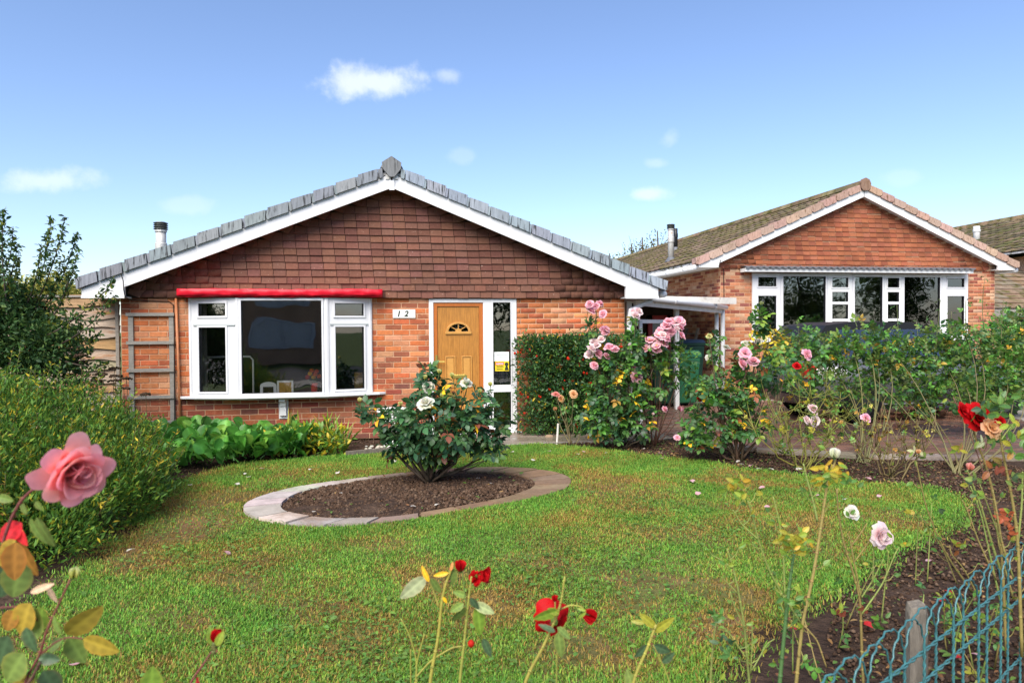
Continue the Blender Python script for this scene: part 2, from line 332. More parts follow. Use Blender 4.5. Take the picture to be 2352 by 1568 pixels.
# a "variant" = (verts, faces(list of index tuples), cols)
def scatter(name, variants, ids, R, T, S, material, parent, nind=300, score=None, meshes=None, smooth=True, kindlabel=None):
    """nind pieces with the highest score become objects sharing mesh data, the rest ONE stuff mesh"""
    ids = np.asarray(ids); n = len(ids); base = org(parent)
    S = np.asarray(S, float)
    if S.ndim == 1: S = np.repeat(S[:, None], 3, 1)
    order = np.argsort(-score) if score is not None else np.arange(n)
    ind, rest = order[:nind], order[nind:]
    if len(ind) and meshes is None:
        meshes = []
        for V, Fc, C in variants:
            me = bpy.data.meshes.new(name); me.from_pydata([tuple(p) for p in V], [], Fc); me.update()
            a = me.attributes.new('Col', 'FLOAT_COLOR', 'POINT'); c = np.ones((len(V), 4), np.float32); c[:, :3] = C; a.data.foreach_set('color', c.ravel())
            if smooth: me.polygons.foreach_set('use_smooth', np.ones(len(me.polygons), bool))
            me.materials.append(M[material]); meshes.append(me)
    for i in ind:
        m = np.eye(4); m[:3, :3] = R[i] * S[i][None, :]; m[:3, 3] = T[i] - base
        o = bpy.data.objects.new(name, meshes[ids[i]]); COL.objects.link(o); o.parent = parent; o.matrix_basis = Matrix(m.tolist())
    if len(rest):
        VV, F3, F4, CC, off = [], [], [], [], 0
        for k, (V, Fc, C) in enumerate(variants):
            sel = rest[ids[rest] == k]
            if not len(sel): continue
            V = np.asarray(V, float); nv = len(V)
            P = np.einsum('nij,nvj->nvi', R[sel], V[None]*S[sel][:, None, :]) + T[sel][:, None, :]
            VV.append(P.reshape(-1, 3)); CC.append(np.tile(np.asarray(C), (len(sel), 1)))
            o = off + np.arange(len(sel))*nv
            for kk, dst in ((3, F3), (4, F4)):
                f = np.array([q for q in Fc if len(q) == kk], np.int64)
                if len(f): dst.append((f[None] + o[:, None, None]).reshape(-1, kk))
            off += nv*len(sel)
        fs = ([np.concatenate(F3)] if F3 else []) + ([np.concatenate(F4)] if F4 else [])
        me = mesh_np(name, np.concatenate(VV) - base, fs, material, np.concatenate(CC), smooth)
        o = bpy.data.objects.new(name if parent is None or True else name, me); COL.objects.link(o)
        if parent is not None: o.parent = parent
        o['kind'] = 'stuff'
        if kindlabel: o['label'] = kindlabel
        return o, meshes
    return None, meshes

def jitter(c, a=.15):
    k = 1 + random.uniform(-a, a); return tuple(max(0.002, q*k*(1+random.uniform(-a*.4, a*.4))) for q in c)

# ================================================================ ground and setting
def poly_sheet(name, pts, z, material, cols=None):
    m = MB(); m.add([(p[0], p[1], z) for p in pts], [tuple(range(len(pts)))]); o = m.build(name, material); return struct(o)
def G2(lst): return [onG(x, y)[:2] for x, y in lst]
def inpoly(P, poly):
    poly = np.asarray(poly); x, y = P[:, 0], P[:, 1]; r = np.zeros(len(P), bool); j = len(poly)-1
    for i in range(len(poly)):
        xi, yi = poly[i]; xj, yj = poly[j]
        c = ((yi > y) != (yj > y)) & (x < (xj-xi)*(y-yi)/(yj-yi+1e-12)+xi); r ^= c; j = i
    return r
m = MB(); m.add([(-900, -900, -.03), (900, -900, -.03), (900, 900, -.03), (-900, 900, -.03)], [(0, 1, 2, 3)]); struct(m.build('ground', 'field'))
# soil sheet under the whole front garden
m = MB(); nx, ny = 90, 60; xs = np.linspace(-6.5, 7.0, nx); ys = np.linspace(.9, 9.55, ny); V = []
for j in range(ny):
    for i in range(nx):
        V.append((xs[i], ys[j], -.012 + .012*sin(xs[i]*3.1+ys[j]*1.7)*sin(ys[j]*2.3) + random.uniform(-.006, .006)))
m.add(V, [(j*nx+i, j*nx+i+1, (j+1)*nx+i+1, (j+1)*nx+i) for j in range(ny-1) for i in range(nx-1)]); struct(m.build('garden_soil', 'soil', smooth=True))

LAWN = G2([(-420, 1480), (40, 1420), (140, 1345), (300, 1200), (380, 1118), (470, 1090), (560, 1070), (700, 1056), (800, 1049), (880, 1043), (1000, 1033), (1165, 1026),
           (1230, 1022), (1300, 1027), (1380, 1036), (1460, 1046), (1540, 1056), (1640, 1066), (1750, 1082), (1850, 1096), (1950, 1110), (2050, 1116),
           (2150, 1126), (2215, 1160), (2200, 1210), (2110, 1245), (2050, 1275), (1990, 1320), (1900, 1370), (1800, 1420), (1720, 1480), (1660, 1540), (1640, 1640),
           (1500, 1800), (1000, 1840), (300, 1830), (-300, 1700)])
E_ = lambda z: (516.8+.3662*z[0], 803.9+.3662*z[1])
OUT = G2([E_(z) for z in [(105,1010),(140,970),(250,930),(400,885),(600,850),(900,810),(1150,782),(1450,760),(1700,752),(1900,755),(2080,778),(2170,815),(2175,850),(2130,895),(2000,930),(1800,975),(1600,1010),(1400,1045),(1200,1080),(1000,1100),(750,1115),(530,1120),(300,1098),(180,1070),(120,1040)]])
def resample(P, n, smooth=2):
    P = np.array([p[:2] for p in P]); P = np.vstack([P, P[:1]]); d = np.concatenate([[0], np.cumsum(np.linalg.norm(np.diff(P, axis=0), axis=1))])
    t = np.linspace(0, d[-1], n, endpoint=False); Q = np.stack([np.interp(t, d, P[:, k]) for k in (0, 1)], 1)
    for _ in range(smooth): Q = .5*Q + .25*(np.roll(Q, 1, 0)+np.roll(Q, -1, 0))
    return Q
OUT = resample(OUT, 96, 3)
INN = resample(G2([E_(z) for z in [(345,985),(420,930),(560,885),(750,850),(950,815),(1150,795),(1400,782),(1600,779),(1800,790),(1920,820),(1955,860),(1890,905),(1750,945),(1550,985),(1350,1020),(1150,1055),(950,1075),(700,1078),(500,1062),(380,1040),(345,1010)]]), 96, 3)
# lawn sheet: a grid of turf cut to the outline, gently uneven
lm = MB(); st = .09
gx = np.arange(-4.6, 6.2, st); gy = np.arange(1.4, 9.2, st)
vid = {}
def lawn_h(x, y): return .016 + .012*sin(x*1.3+.4)*cos(y*1.1) + .006*sin(x*4.1)*sin(y*3.7)
GX, GY = np.meshgrid(gx+st/2, gy+st/2); cc = np.stack([GX.ravel(), GY.ravel()], 1)
ok = inpoly(cc, LAWN) & ~inpoly(cc, OUT*1.0)
LP = np.asarray(LAWN)
def edge_d(x, y):
    a = LP; b = np.roll(LP, -1, 0); d = b-a; t = np.clip((((x, y)-a)*d).sum(1)/((d*d).sum(1)+1e-9), 0, 1); return np.sqrt((((a+d*t[:, None])-(x, y))**2).sum(1)).min()
Vl, Fl = [], []
for (x, y) in cc[ok]:
    q = []
    for dx, dy in ((-.5, -.5), (.5, -.5), (.5, .5), (-.5, .5)):
        k = (round((x+dx*st)/st*2), round((y+dy*st)/st*2))
        if k not in vid: vid[k] = len(Vl); Vl.append((x+dx*st, y+dy*st, lawn_h(x+dx*st, y+dy*st) - .055*max(0, 1-edge_d(x+dx*st, y+dy*st)/.13)))
        q.append(vid[k])
    Fl.append(tuple(q))
lm.add(Vl, Fl); struct(lm.build('lawn', 'turf', smooth=True))

# path of slabs in front of the door and along the wall
PATH_Y0, PATH_Y1 = 8.72, 9.58
path = MB().box((.2, PATH_Y0, -.02), (3.7, PATH_Y1, .008)).build('path', 'concrete'); struct(path)
for i in range(6):
    for j in range(2):
        c = jitter((.20, .165, .13), .2); x0 = .22 + i*.58; y0 = PATH_Y0+.01 + j*.43
        MB().box((x0, y0, .0), (x0+.565, y0+.415, .022+random.uniform(0, .005)), c).build('slab', 'paver', path, bevel=.004)
# driveway with brick pavers and a flat stone edge
DRX0, DRX1, DRY0, DRY1 = 3.45, 12.5, 6.9, 17.0
m = MB(); m.add([(3.72, 8.3, .002), (4.3, 7.6, .002), (5.2, 6.95, .002), (6.5, 6.55, .002), (14, 5.6, .002), (30, 5.0, .002), (30, 17.5, .002), (3.4, 17.5, .002), (3.4, 9.6, .002), (3.72, 9.6, .002)], [tuple(range(10))])
drive = struct(m.build('driveway', 'concrete'))
DPOLY = [(3.75, 8.3), (4.3, 7.65), (5.2, 7.05), (6.5, 6.65), (9.6, 6.3), (9.6, 12.6), (3.5, 12.6), (3.5, 9.65), (3.75, 9.6)]
pv, ids, T, S = [], [], [], []
def paver_var(c):
    V = [(-.5,-.5,-.03),(.5,-.5,-.03),(.5,.5,-.03),(-.5,.5,-.03),(-.5,-.5,.0),(.5,-.5,0),(.5,.5,0),(-.5,.5,0),(-.48,-.46,.004),(.48,-.46,.004),(.48,.46,.004),(-.48,.46,.004)]
    return V, [(0,1,5,4),(1,2,6,5),(2,3,7,6),(3,0,4,7),(4,5,9,8),(5,6,10,9),(6,7,11,10),(7,4,8,11),(8,9,10,11)], [c]*12
pv = [paver_var(jitter(c, .15)) for c in ((.15,.075,.05),(.17,.09,.06),(.13,.07,.05),(.19,.11,.075),(.12,.08,.06),(.16,.10,.07)) for _ in (0, 1)]
y = 6.25; r = 0
while y < 12.6:
    x = 3.5 + (r % 2)*.105
    while x < 9.6:
        if inpoly(np.array([[x, y]]), DPOLY)[0]: T.append((x, y, .016+random.uniform(0, .004)))
        x += .21
    y += .105; r += 1
T = np.array(T); n = len(T)
scatter('paver', pv, rng.integers(0, len(pv), n), np.tile(np.eye(3), (n, 1, 1)), T, np.tile([.203, .099, 1.], (n, 1)), 'paver', drive, 300, -np.hypot(T[:, 0], T[:, 1]), smooth=False)
edge_pts = [(3.72, 8.3), (4.3, 7.6), (5.2, 6.98), (6.5, 6.58), (8.2, 6.36), (10, 6.1)]
kerb = thing('stone_kerb', 'row of flat grey stones edging the brown brick driveway', 'kerb', (5.2, 7.0, 0))
for (ax, ay), (bx, by) in zip(edge_pts, edge_pts[1:]):
    Ls = sqrt((bx-ax)**2+(by-ay)**2); k = max(1, int(Ls/.42))
    for i in range(k):
        t0, t1 = (i+.02)/k, (i+.98)/k
        MB().bar((ax+(bx-ax)*t0, ay+(by-ay)*t0, .018), (ax+(bx-ax)*t1, ay+(by-ay)*t1, .018+random.uniform(0, .008)), .16+random.uniform(-.03, .03), .05, jitter((.24, .20, .16), .2)).build('stone', 'stone', kerb, bevel=.006)

# pavement and road behind the camera
struct(MB().box((-60, -1.9, -.029), (60, .15, .0)).build('pavement', 'concrete'))
m = MB(); m.add([(-60, -9, -.02), (60, -9, -.02), (60, -1.95, -.02), (-60, -1.95, -.02)], [(0, 1, 2, 3)]); struct(m.build('road', 'asphalt'))

# ---------------------------------------------------------------- oval stone edging
edging = thing('stone_edging', 'oval ring of flat grey and brown stones round the rose bed in the lawn', 'edging', (.25, 6.3, 0))
cuts = [0, 3, 7, 11, 15, 19, 24, 28, 33, 38, 42, 46, 49, 52, 55, 59, 64, 69, 74, 79, 83, 87, 91]
oc = OUT.mean(0); 
def inner_at(p):                       # nearest inner-outline point
    return INN[np.argmin(((INN-p)**2).sum(1))]
angO = np.arctan2(OUT[:, 1]-oc[1], (OUT[:, 0]-oc[0])*.66); angI = np.arctan2(INN[:, 1]-oc[1], (INN[:, 0]-oc[0])*.66)
def inner_ang(a):
    d = np.angle(np.exp(1j*(angI-a))); return INN[np.argmin(abs(d))]
for ci, a in enumerate(cuts):
    b = cuts[(ci+1) % len(cuts)] + (96 if ci == len(cuts)-1 else 0)
    idx = [i % 96 for i in range(a, b+1)]
    O = [OUT[i].copy() for i in idx]; I = [inner_ang(angO[i]).copy() for i in idx]
    g = .013
    for A in (O, I):
        A[0] = A[0] + (A[1]-A[0])*min(.5, g/ (np.linalg.norm(A[1]-A[0])+1e-6)); A[-1] = A[-1] + (A[-2]-A[-1])*min(.5, g/(np.linalg.norm(A[-2]-A[-1])+1e-6))
    mid = np.mean(O, 0); left = np.clip((.3-mid[0])/1.3, 0, 1)
    c = jitter(tuple(np.array((.20, .135, .085))*(1-left) + np.array((.40, .37, .33))*left), .2)
    z = .028 + random.uniform(0, .012); k = len(O); mb = MB()
    V = [(p[0], p[1], z) for p in O] + [(p[0], p[1], z) for p in I] + [(p[0], p[1], -.05) for p in O] + [(p[0], p[1], -.05) for p in I]
    Fc = [(i, i+1, k+i+1, k+i) for i in range(k-1)] + [(i+1, i, 2*k+i, 2*k+i+1) for i in range(k-1)] + [(k+i, k+i+1, 3*k+i+1, 3*k+i) for i in range(k-1)] + [(0, k, 3*k, 2*k), (k-1, 3*k-1, 4*k-1, 2*k-1)]
    mb.add(V, Fc, c).build('stone', 'stone', edging)
# soil inside the ring
m = MB(); rings = 9; V = [(*INN.mean(0), .05)]; Fc = []
ic = INN.mean(0)
for r_ in range(1, rings+1):
    for i in range(96):
        p = ic + (INN[i]-ic)*(r_/rings); V.append((p[0], p[1], .012 + .045*(1-(r_/rings)**2) + (random.uniform(-.012, .012) if r_ < rings else 0)))
Fc += [(0, 1+i, 1+(i+1) % 96) for i in range(96)]
for r_ in range(rings-1): Fc += [(1+r_*96+i, 1+(r_+1)*96+i, 1+(r_+1)*96+(i+1) % 96, 1+r_*96+(i+1) % 96) for i in range(96)]
m.add(V, Fc); struct(m.build('flower_bed_soil', 'soil', smooth=True))

# ================================================================ brick and tile builders
def brick_var(c):
    b = .035; V = [(-.5,.5,-.5),(.5,.5,-.5),(.5,.5,.5),(-.5,.5,.5),(-.5,.08,-.5),(.5,.08,-.5),(.5,.08,.5),(-.5,.08,.5),(-.485,0,-.45),(.485,0,-.45),(.485,0,.45),(-.485,0,.45)]
    k = [c]*12; return V, [(0,1,5,4),(1,2,6,5),(2,3,7,6),(3,0,4,7),(4,5,9,8),(5,6,10,9),(6,7,11,10),(7,4,8,11),(8,9,10,11)], k
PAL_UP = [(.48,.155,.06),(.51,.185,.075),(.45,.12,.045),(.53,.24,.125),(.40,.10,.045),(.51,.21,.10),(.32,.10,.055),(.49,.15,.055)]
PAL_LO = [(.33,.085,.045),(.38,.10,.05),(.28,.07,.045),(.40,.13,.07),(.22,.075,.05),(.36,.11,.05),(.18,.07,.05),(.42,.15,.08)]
PAL_N = [(.44,.19,.10),(.36,.12,.065),(.50,.26,.15),(.28,.08,.05),(.47,.21,.11),(.55,.33,.21),(.24,.08,.06),(.42,.16,.08)]
def brick_wall(wall, p0, ex, length, z0, z1, holes, nind, lo_z=-1, lo_pal=PAL_LO, pal=PAL_UP, lim=None):
    """stretcher bond on the vertical face from p0 along ex; holes=(u0,u1,z0,z1); outward = -ey"""
    ex = np.array(ex, float); ez = np.array((0, 0, 1.)); ey = np.cross(ez, ex); ch = .0745; items = []
    nrow = int(round((z1-z0)/ch)); ch = (z1-z0)/nrow
    for r in range(nrow):
        za, zb = z0+r*ch, z0+(r+1)*ch; zc = (za+zb)/2
        cuts_ = [(0, length)]
        for (u0, u1, h0, h1) in holes:
            if h0 < zc < h1:
                new = []
                for a, b in cuts_:
                    if u1 <= a or u0 >= b: new.append((a, b)); continue
                    if u0 > a: new.append((a, u0))
                    if u1 < b: new.append((u1, b))
                cuts_ = new
        for a, b in cuts_:
            u = a - ((a + (r % 2)*.1125) % .225)
            while u < b:
                s, e = max(u, a), min(u+.225, b)
                if e-s > .03: items.append(((s+e)/2, zc, e-s-.011, za))
                u += .225
    n = len(items); T = np.zeros((n, 3)); S = np.zeros((n, 3)); ids = np.zeros(n, int); score = np.zeros(n)
    for i, (u, zc, ln, za) in enumerate(items):
        T[i] = np.array(p0, float) + ex*u + ez*zc; T[i] += ey*random.uniform(-.0015, .002)
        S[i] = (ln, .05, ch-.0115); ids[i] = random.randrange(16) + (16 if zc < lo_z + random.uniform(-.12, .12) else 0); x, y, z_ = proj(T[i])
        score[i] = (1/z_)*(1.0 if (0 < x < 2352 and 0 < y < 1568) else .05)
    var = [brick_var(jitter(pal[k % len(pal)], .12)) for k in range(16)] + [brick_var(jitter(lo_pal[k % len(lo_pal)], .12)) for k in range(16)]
    R = np.tile(np.stack([ex, ey, ez], 1), (n, 1, 1))
    scatter('brick', var, ids, R, T, S, 'brick', wall, nind, score, smooth=False)

def wall_slab(mb, p0, ex, length, z0, z1, holes, t=.1, off=.006):
    ex = np.array(ex, float); ez = np.array((0, 0, 1.)); ey = np.cross(ez, ex)
    us = sorted({0, length, *[h[0] for h in holes], *[h[1] for h in holes]}); zs = sorted({z0, z1, *[h[2] for h in holes], *[h[3] for h in holes]})
    us = [u for u in us if 0 <= u <= length]; zs = [z for z in zs if z0 <= z <= z1]
    for a, b in zip(us, us[1:]):
        for c, d in zip(zs, zs[1:]):
            uc, zc = (a+b)/2, (c+d)/2
            if any(h[0] < uc < h[1] and h[2] < zc < h[3] for h in holes): continue
            mb.obox(np.array(p0, float), ex, ey, ez, (a, off, c), (b, off+t, d))

def tile_var(c):
    V = [(-.5,0,0),(.5,0,0),(.5,.022,1.15),(-.5,.022,1.15),(-.5,.014,0),(.5,.014,0)]
    return V, [(0,1,2,3),(0,4,5,1),(1,5,2),(0,3,4)], [c]*6
def hang_tiles(gable, xc, halfw_at, zbot, ztop, yf, pal, nind, rowh, tw, matn, lichen=False):
    """rows of tiles; halfw_at(z) = half width of the gable at height z"""
    T, S, ids, sc_ = [], [], [], []; r = 0; z = zbot
    while z < ztop - .05:
        h = halfw_at(z + .05); inner = h - .15
        if inner > .1:
            u = -inner; off = (r % 2)*.5
            k = -inner + (tw*off) 
            edges = [-inner]
            while k < inner-.03:
                if k > -inner+.03: edges.append(k)
                k += tw
            edges.append(inner)
            for a, b in zip(edges, edges[1:]):
                T.append((xc+(a+b)/2, yf - random.uniform(0, .007), z+random.uniform(-.005, .003))); S.append((b-a-.007, 1, rowh)); ids.append(random.randrange(14))
        for s in (-1, 1):
            if inner <= .1:
                P = [(-.12, .0), (0, -.02), (.12, 0), (.02, .12), (-.02, .12)] if s > 0 else None
                if P is None: continue
                pts = [(xc+p[0], z+p[1]) for p in P]
            else:
                pts = [(xc+s*(inner-.07), z+.10), (xc+s*(inner-.002), z-.004), (xc+s*(inner+.14), z+.052), (xc+s*(inner+.12), z+.12)]
            if s < 0: pts = pts[::-1]
            m = MB(); n = len(pts); y0 = yf-.016
            m.add([(x, y0 + .022*(zz-z)/.12, zz) for x, zz in pts] + [(x, yf+.02, zz) for x, zz in pts], [tuple(range(n))] + [(i, i+n, (i+1) % n+n, (i+1) % n) for i in range(n)], jitter(pal[random.randrange(len(pal))], .1))
            m.build('verge_cut_tile', matn, gable)
        z += rowh; r += 1
    T = np.array(T); n = len(T); var = [tile_var(jitter(pal[k % len(pal)], .12)) for k in range(14)]
    scatter('tile', var, ids, np.tile(np.eye(3), (n, 1, 1)), T, np.array(S), matn, gable, nind, -T[:, 2]*0 - abs(T[:, 0]-xc), smooth=False)

def window_unit(house, p0, p1, z0, z1, fw_, panes, gmat='glass', depth=.06, fmat='pvc', sash=True, name='window'):
    """frame between plan points p0,p1; panes = list of (u0,u1,v0,v1) in 0..1 of the unit; outward is to the right-hand rule -y side"""
    p0 = np.array([*p0, 0.]); p1 = np.array([*p1, 0.]); ex = p1-p0; Lw = np.linalg.norm(ex); ex /= Lw; ez = np.array((0, 0, 1.)); ey = np.cross(ez, ex)
    Hh = z1-z0; holes = [(a*Lw, b*Lw, z0+c*Hh, z0+d*Hh) for a, b, c, d in panes]
    mb = MB(); wall_slab(mb, p0, ex, Lw, z0, z1, holes, depth, 0)
    w = mb.build(name, fmat, house)
    for (a, b, c, d) in holes:
        g = MB().obox(p0, ex, ey, ez, (a-.01, .028, c-.01), (b+.01, .034, d+.01)); g.build('pane', gmat, w)
        s = MB(); bw = .026
        for q in ((a-bw, b+bw, d, d+bw), (a-bw, b+bw, c-bw, c), (a-bw, a, c, d), (b, b+bw, c, d)):
            s.obox(p0, ex, ey, ez, (q[0]+.001, -.014, q[2]), (q[1]-.001, .02, q[3]))
        # dark gasket line round the glass
        s.build('sash', fmat, w, bevel=.003)
        gk = MB(); bw = .006
        for q in ((a, b, d-bw, d), (a, b, c, c+bw), (a, a+bw, c+bw, d-bw), (b-bw, b, c+bw, d-bw)):
            gk.obox(p0, ex, ey, ez, (q[0], -.004, q[2]), (q[1], .026, q[3]))
        gk.build('gasket', 'black', w)
    return w

# ================================================================ main bungalow
HY = 9.617
X0, X1 = -3.49, 3.355; XC = (X0+X1)/2; HW = (X1-X0)/2
ZT = 1.945
house = thing('bungalow', 'red brick bungalow with brown tile hung gable, wooden front door and number twelve plaque', 'house', (XC, HY, 0))
WIN = (-2.63, -.315, .625, 1.93); DOOR = (.493, 1.737, .0, 1.925)
holes = [(WIN[0]-X0, WIN[1]-X0, WIN[2], WIN[3]), (DOOR[0]-X0, DOOR[1]-X0, DOOR[2], DOOR[3])]
mb = MB(); wall_slab(mb, (X0, HY, 0), (1, 0, 0), X1-X0, 0, ZT+.02, holes, .1)
front = mb.build('wall', 'mortar', house, label='front wall of orange red bricks with pale mortar')
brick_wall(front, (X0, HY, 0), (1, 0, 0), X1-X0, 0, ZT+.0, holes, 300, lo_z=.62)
mb = MB(); mb.box((X0, HY+.11, 0), (X0+.1, 19.9, 1.95)); mb.box((X1-.1, HY+.11, 0), (X1, 19.9, 1.95)); mb.box((X0, 19.9, 0), (X1, 20, 1.95))
mb.build('side_wall', 'mortar', house)
# rooms behind the glass
mb = MB()
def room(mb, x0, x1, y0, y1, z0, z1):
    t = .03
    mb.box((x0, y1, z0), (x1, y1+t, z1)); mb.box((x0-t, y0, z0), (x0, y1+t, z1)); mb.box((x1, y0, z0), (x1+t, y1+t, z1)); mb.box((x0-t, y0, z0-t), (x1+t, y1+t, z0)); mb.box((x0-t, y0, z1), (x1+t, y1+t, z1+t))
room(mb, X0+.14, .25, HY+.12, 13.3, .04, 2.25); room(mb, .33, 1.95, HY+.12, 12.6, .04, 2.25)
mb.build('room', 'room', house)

YB = HY - .26                                 # plane of the barge boards
pL = onY(285, 655, YB); pA = onY(900, 432, YB); pR = onY(1437, 662, YB)
AX = pA[0]; SL = ((pA[2]-pL[2])/(AX-pL[0]) + (pA[2]-pR[2])/(pR[0]-AX))/2
def bz(x): return pA[2] - SL*abs(x-AX)
BARGE = .185; VER = .135
tipL = onY(172, 645, YB)[0]; tipR = onY(1520, 652, YB)[0]; half = ((AX-tipL)+(tipR-AX))/2
boxL = onY(187, 665, YB)[0]; boxR = onY(1512, 668, YB)[0]; zsof = onY(285, 684, YB)[2]
# gable backing and tiles
gy_ = HY - .035
gb = MB().prism([(X0+.01, ZT-.01), (X1-.01, ZT-.01), (X1-.01, ZT+.12), (AX, bz(AX)+.1), (X0+.01, ZT+.12)], gy_+.012, gy_+.13)
gable = gb.build('gable', 'shed', house)
TP = [(.155,.066,.044),(.172,.074,.048),(.14,.058,.040),(.18,.082,.055),(.13,.053,.037),(.16,.07,.05)]
hang_tiles(gable, AX, lambda z: (pA[2]+.06-z)/SL if (pA[2]+.06-z)/SL < HW-.03 else HW-.03, ZT-.005, pA[2]+.06, gy_-.014, TP, 300, .0955, .165, 'tile_lichen')
# barge boards, eaves boxes
for s, tip, bx in ((-1, AX-half, boxL), (1, AX+half, boxR)):
    xi = pL[0] if s < 0 else pR[0]
    m = MB(); P = [(AX+s*.012, bz(AX)), (xi, bz(xi)), (xi, bz(xi)+BARGE), (AX+s*.012, bz(AX)+BARGE)]
    if s > 0: P = P[::-1]
    m.prism(P, YB, YB+.03)
    P = [(AX+s*.012, bz(AX)-.002), (xi, bz(xi)-.002), (xi, bz(xi)+.03), (AX+s*.012, bz(AX)+.03)]
    if s > 0: P = P[::-1]
    m.prism(P, YB-.012, YB-.001)
    m.build('barge_board', 'pvc', house)
    m = MB(); P = [(xi, zsof), (xi, bz(xi)+BARGE), (bx, bz(bx)+BARGE-.01), (bx, zsof)]
    if s < 0: P = P[::-1]
    m.prism(P, YB+.002, YB+.05); m.box((min(xi, bx), YB+.05, zsof), (max(xi, bx), 20, zsof+.02)); m.box((bx-.012, YB+.05, zsof), (bx+.012, 20, bz(bx)+BARGE))
    m.box((min(xi, bx)-.004, YB-.01, zsof-.004), (max(xi, bx)+.004, YB+.001, zsof+.03))
    m.build('eaves_box', 'pvc', house)
    # soffit under the verge overhang
    P = [(AX, bz(AX)+.05), (xi, bz(xi)+.05), (xi, bz(xi)+.07), (AX, bz(AX)+.07)]
    if s > 0: P = P[::-1]
    MB().prism(P, YB+.03, gy_+.02).build('soffit', 'paint', house)
MB().box((AX-.035, YB-.02, bz(AX)-.03), (AX+.035, YB-.008, bz(AX)+.10)).build('apex_plate', 'pvc', house)
b_ = MB()
for dx in (-.055, .055): b_.box((AX+dx-.025, YB-.016, bz(AX)+.115), (AX+dx+.025, YB-.004, bz(AX)+.175))
b_.build('apex_bracket', 'metal', house)
# roof slopes
RZ = BARGE + VER - .045
def roof_slope(parent, ax, az, slope, s, xe, y0, y1, matn, pal, nind, scorefn=None, colw=.30, rows=13):
    ln = xe; row = ln/rows
    ids, R, T, S = [], [], [], []
    d = np.array([s*1.0, 0, -slope]); L_ = np.linalg.norm(d); d /= L_; nrm = np.array([s*slope, 0, 1.0])/L_
    ncol = int((y1-y0)/colw); cw = (y1-y0)/ncol
    Rm = np.stack([np.array([0, s*1.0, 0])*1.0, d, nrm], 1)
    if np.linalg.det(Rm) < 0: Rm[:, 0] *= -1
    for r in range(rows):
        for c in range(ncol):
            u = row*L_*(r); p = np.array([ax, y0+(c+.5)*cw + (0.5*cw if r % 2 else 0)*0, az]) + d*u
            T.append(p + np.array([0, random.uniform(-.004, .004), random.uniform(-.003, .003)])); S.append((cw*.985, row*L_*1.04, 1)); ids.append(random.randrange(12)); R.append(Rm)
    def rv(c):      # interlocking tile: proud lower edge, raised roll on one side
        V = []
        for v in (0, 1):
            for x, z in ((-.5, .0), (-.42, .022), (-.3, .0), (.06, -.006), (.3, .0), (.42, .016), (.5, 0)): V.append((x, v, z + .03*v + .006))
        V += [(x, 1, z-.02) for x, z in ((-.5, .036), (.5, .036))]
        return V, [(i, i+1, i+8, i+7) for i in range(6)] + [(7, 8, 9, 10), (10, 11, 12, 13), (7, 10, 13, 14), (13, 15, 14)], [c]*16
    var = [rv(jitter(pal[k % len(pal)], .2)) for k in range(12)]
    T = np.array(T); sc_ = scorefn(T) if scorefn else -np.linalg.norm(T-CAM, axis=1)
    scatter('roof_tile', var, ids, np.array(R), T, np.array(S), matn, parent, nind, sc_, smooth=False)
rb = MB(); za = bz(AX)+RZ
for s in (-1, 1):
    P = [(AX, za-.03), (AX+s*half, za-.03-SL*half), (AX+s*half, za-.07-SL*half), (AX, za-.07)]
    if s > 0: P = P[::-1]
    rb.prism(P, YB+.01, 20.1)
roof = rb.build('roof', 'roof_grey', house)
GP = [(.17,.18,.19),(.20,.21,.22),(.15,.16,.17)]
for s in (-1, 1): roof_slope(roof, AX, za-.025, SL, s, half, YB+.06, 20.1, 'roof_grey', GP, 60)
# verge cloak tiles, stepped
NV = 13
for s in (-1, 1):
    for i in range(NV):
        a = .12 + (half-.12)*i/NV; b = .12 + (half-.12)*(i+1)/NV
        for (ua, ub, dz, dy) in ((a+.004, a+(b-a)*.22, -.004, 0), (a+(b-a)*.22+.003, b+.035, .006, -.006)):
            z0 = bz(AX)+BARGE; f = lambda u, t: (AX+s*u, z0 - SL*u + t)
            tl = .016*(ub-a)/(b-a)
            lean = .02
            P = [f(ua-lean*.2, -.004+random.uniform(-.006, .004)), f(ub-lean, -.004+tl*.3), f(ub, VER-.01+tl+dz), f(ua, VER-.01+dz)]
            if s > 0: P = P[::-1]
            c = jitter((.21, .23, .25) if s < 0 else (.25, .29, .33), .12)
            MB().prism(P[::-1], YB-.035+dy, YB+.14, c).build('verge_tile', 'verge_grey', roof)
rc = MB(); z0 = bz(AX)+BARGE
rp = [(-.115, .03), (-.03, -.075), (.035, -.075), (.12, .03), (.13, .115), (.0, .20), (-.13, .115)]
rc.prism([(AX+x, z0+.03+z) for x, z in rp], YB-.06, YB-.002, (.16, .165, .17)).build('ridge_end', 'verge_grey', roof)
for i in range(24):
    y0 = YB + i*.445
    MB().prism([(AX+x, z0+.025+z) for x, z in ((-.15, .06), (.15, .06), (.12, .11), (.0, .19), (-.12, .11))], y0, y0+.43, jitter((.2, .205, .21), .15)).build('ridge_tile', 'verge_grey', roof)
# small gutter end on the right and the diagonal downpipe
mg = MB(); gx1 = AX+half+.01
mg.tube([(gx1+.02, YB+.1, bz(tipR)+.12), (gx1+.02, 20, bz(tipR)+.12)], .05, 10); mg.build('gutter', 'pvc', house, smooth=True)
mg = MB(); q0 = onY(1497, 690, HY-.05); q1 = onY(1448, 712, HY-.05)
mg.tube([q0, q1, q1+np.array([-.02, 0, -.15]), (q1[0]-.02, HY-.05, .05)], .034, 10); mg.build('downpipe', 'pvc', house, smooth=True)

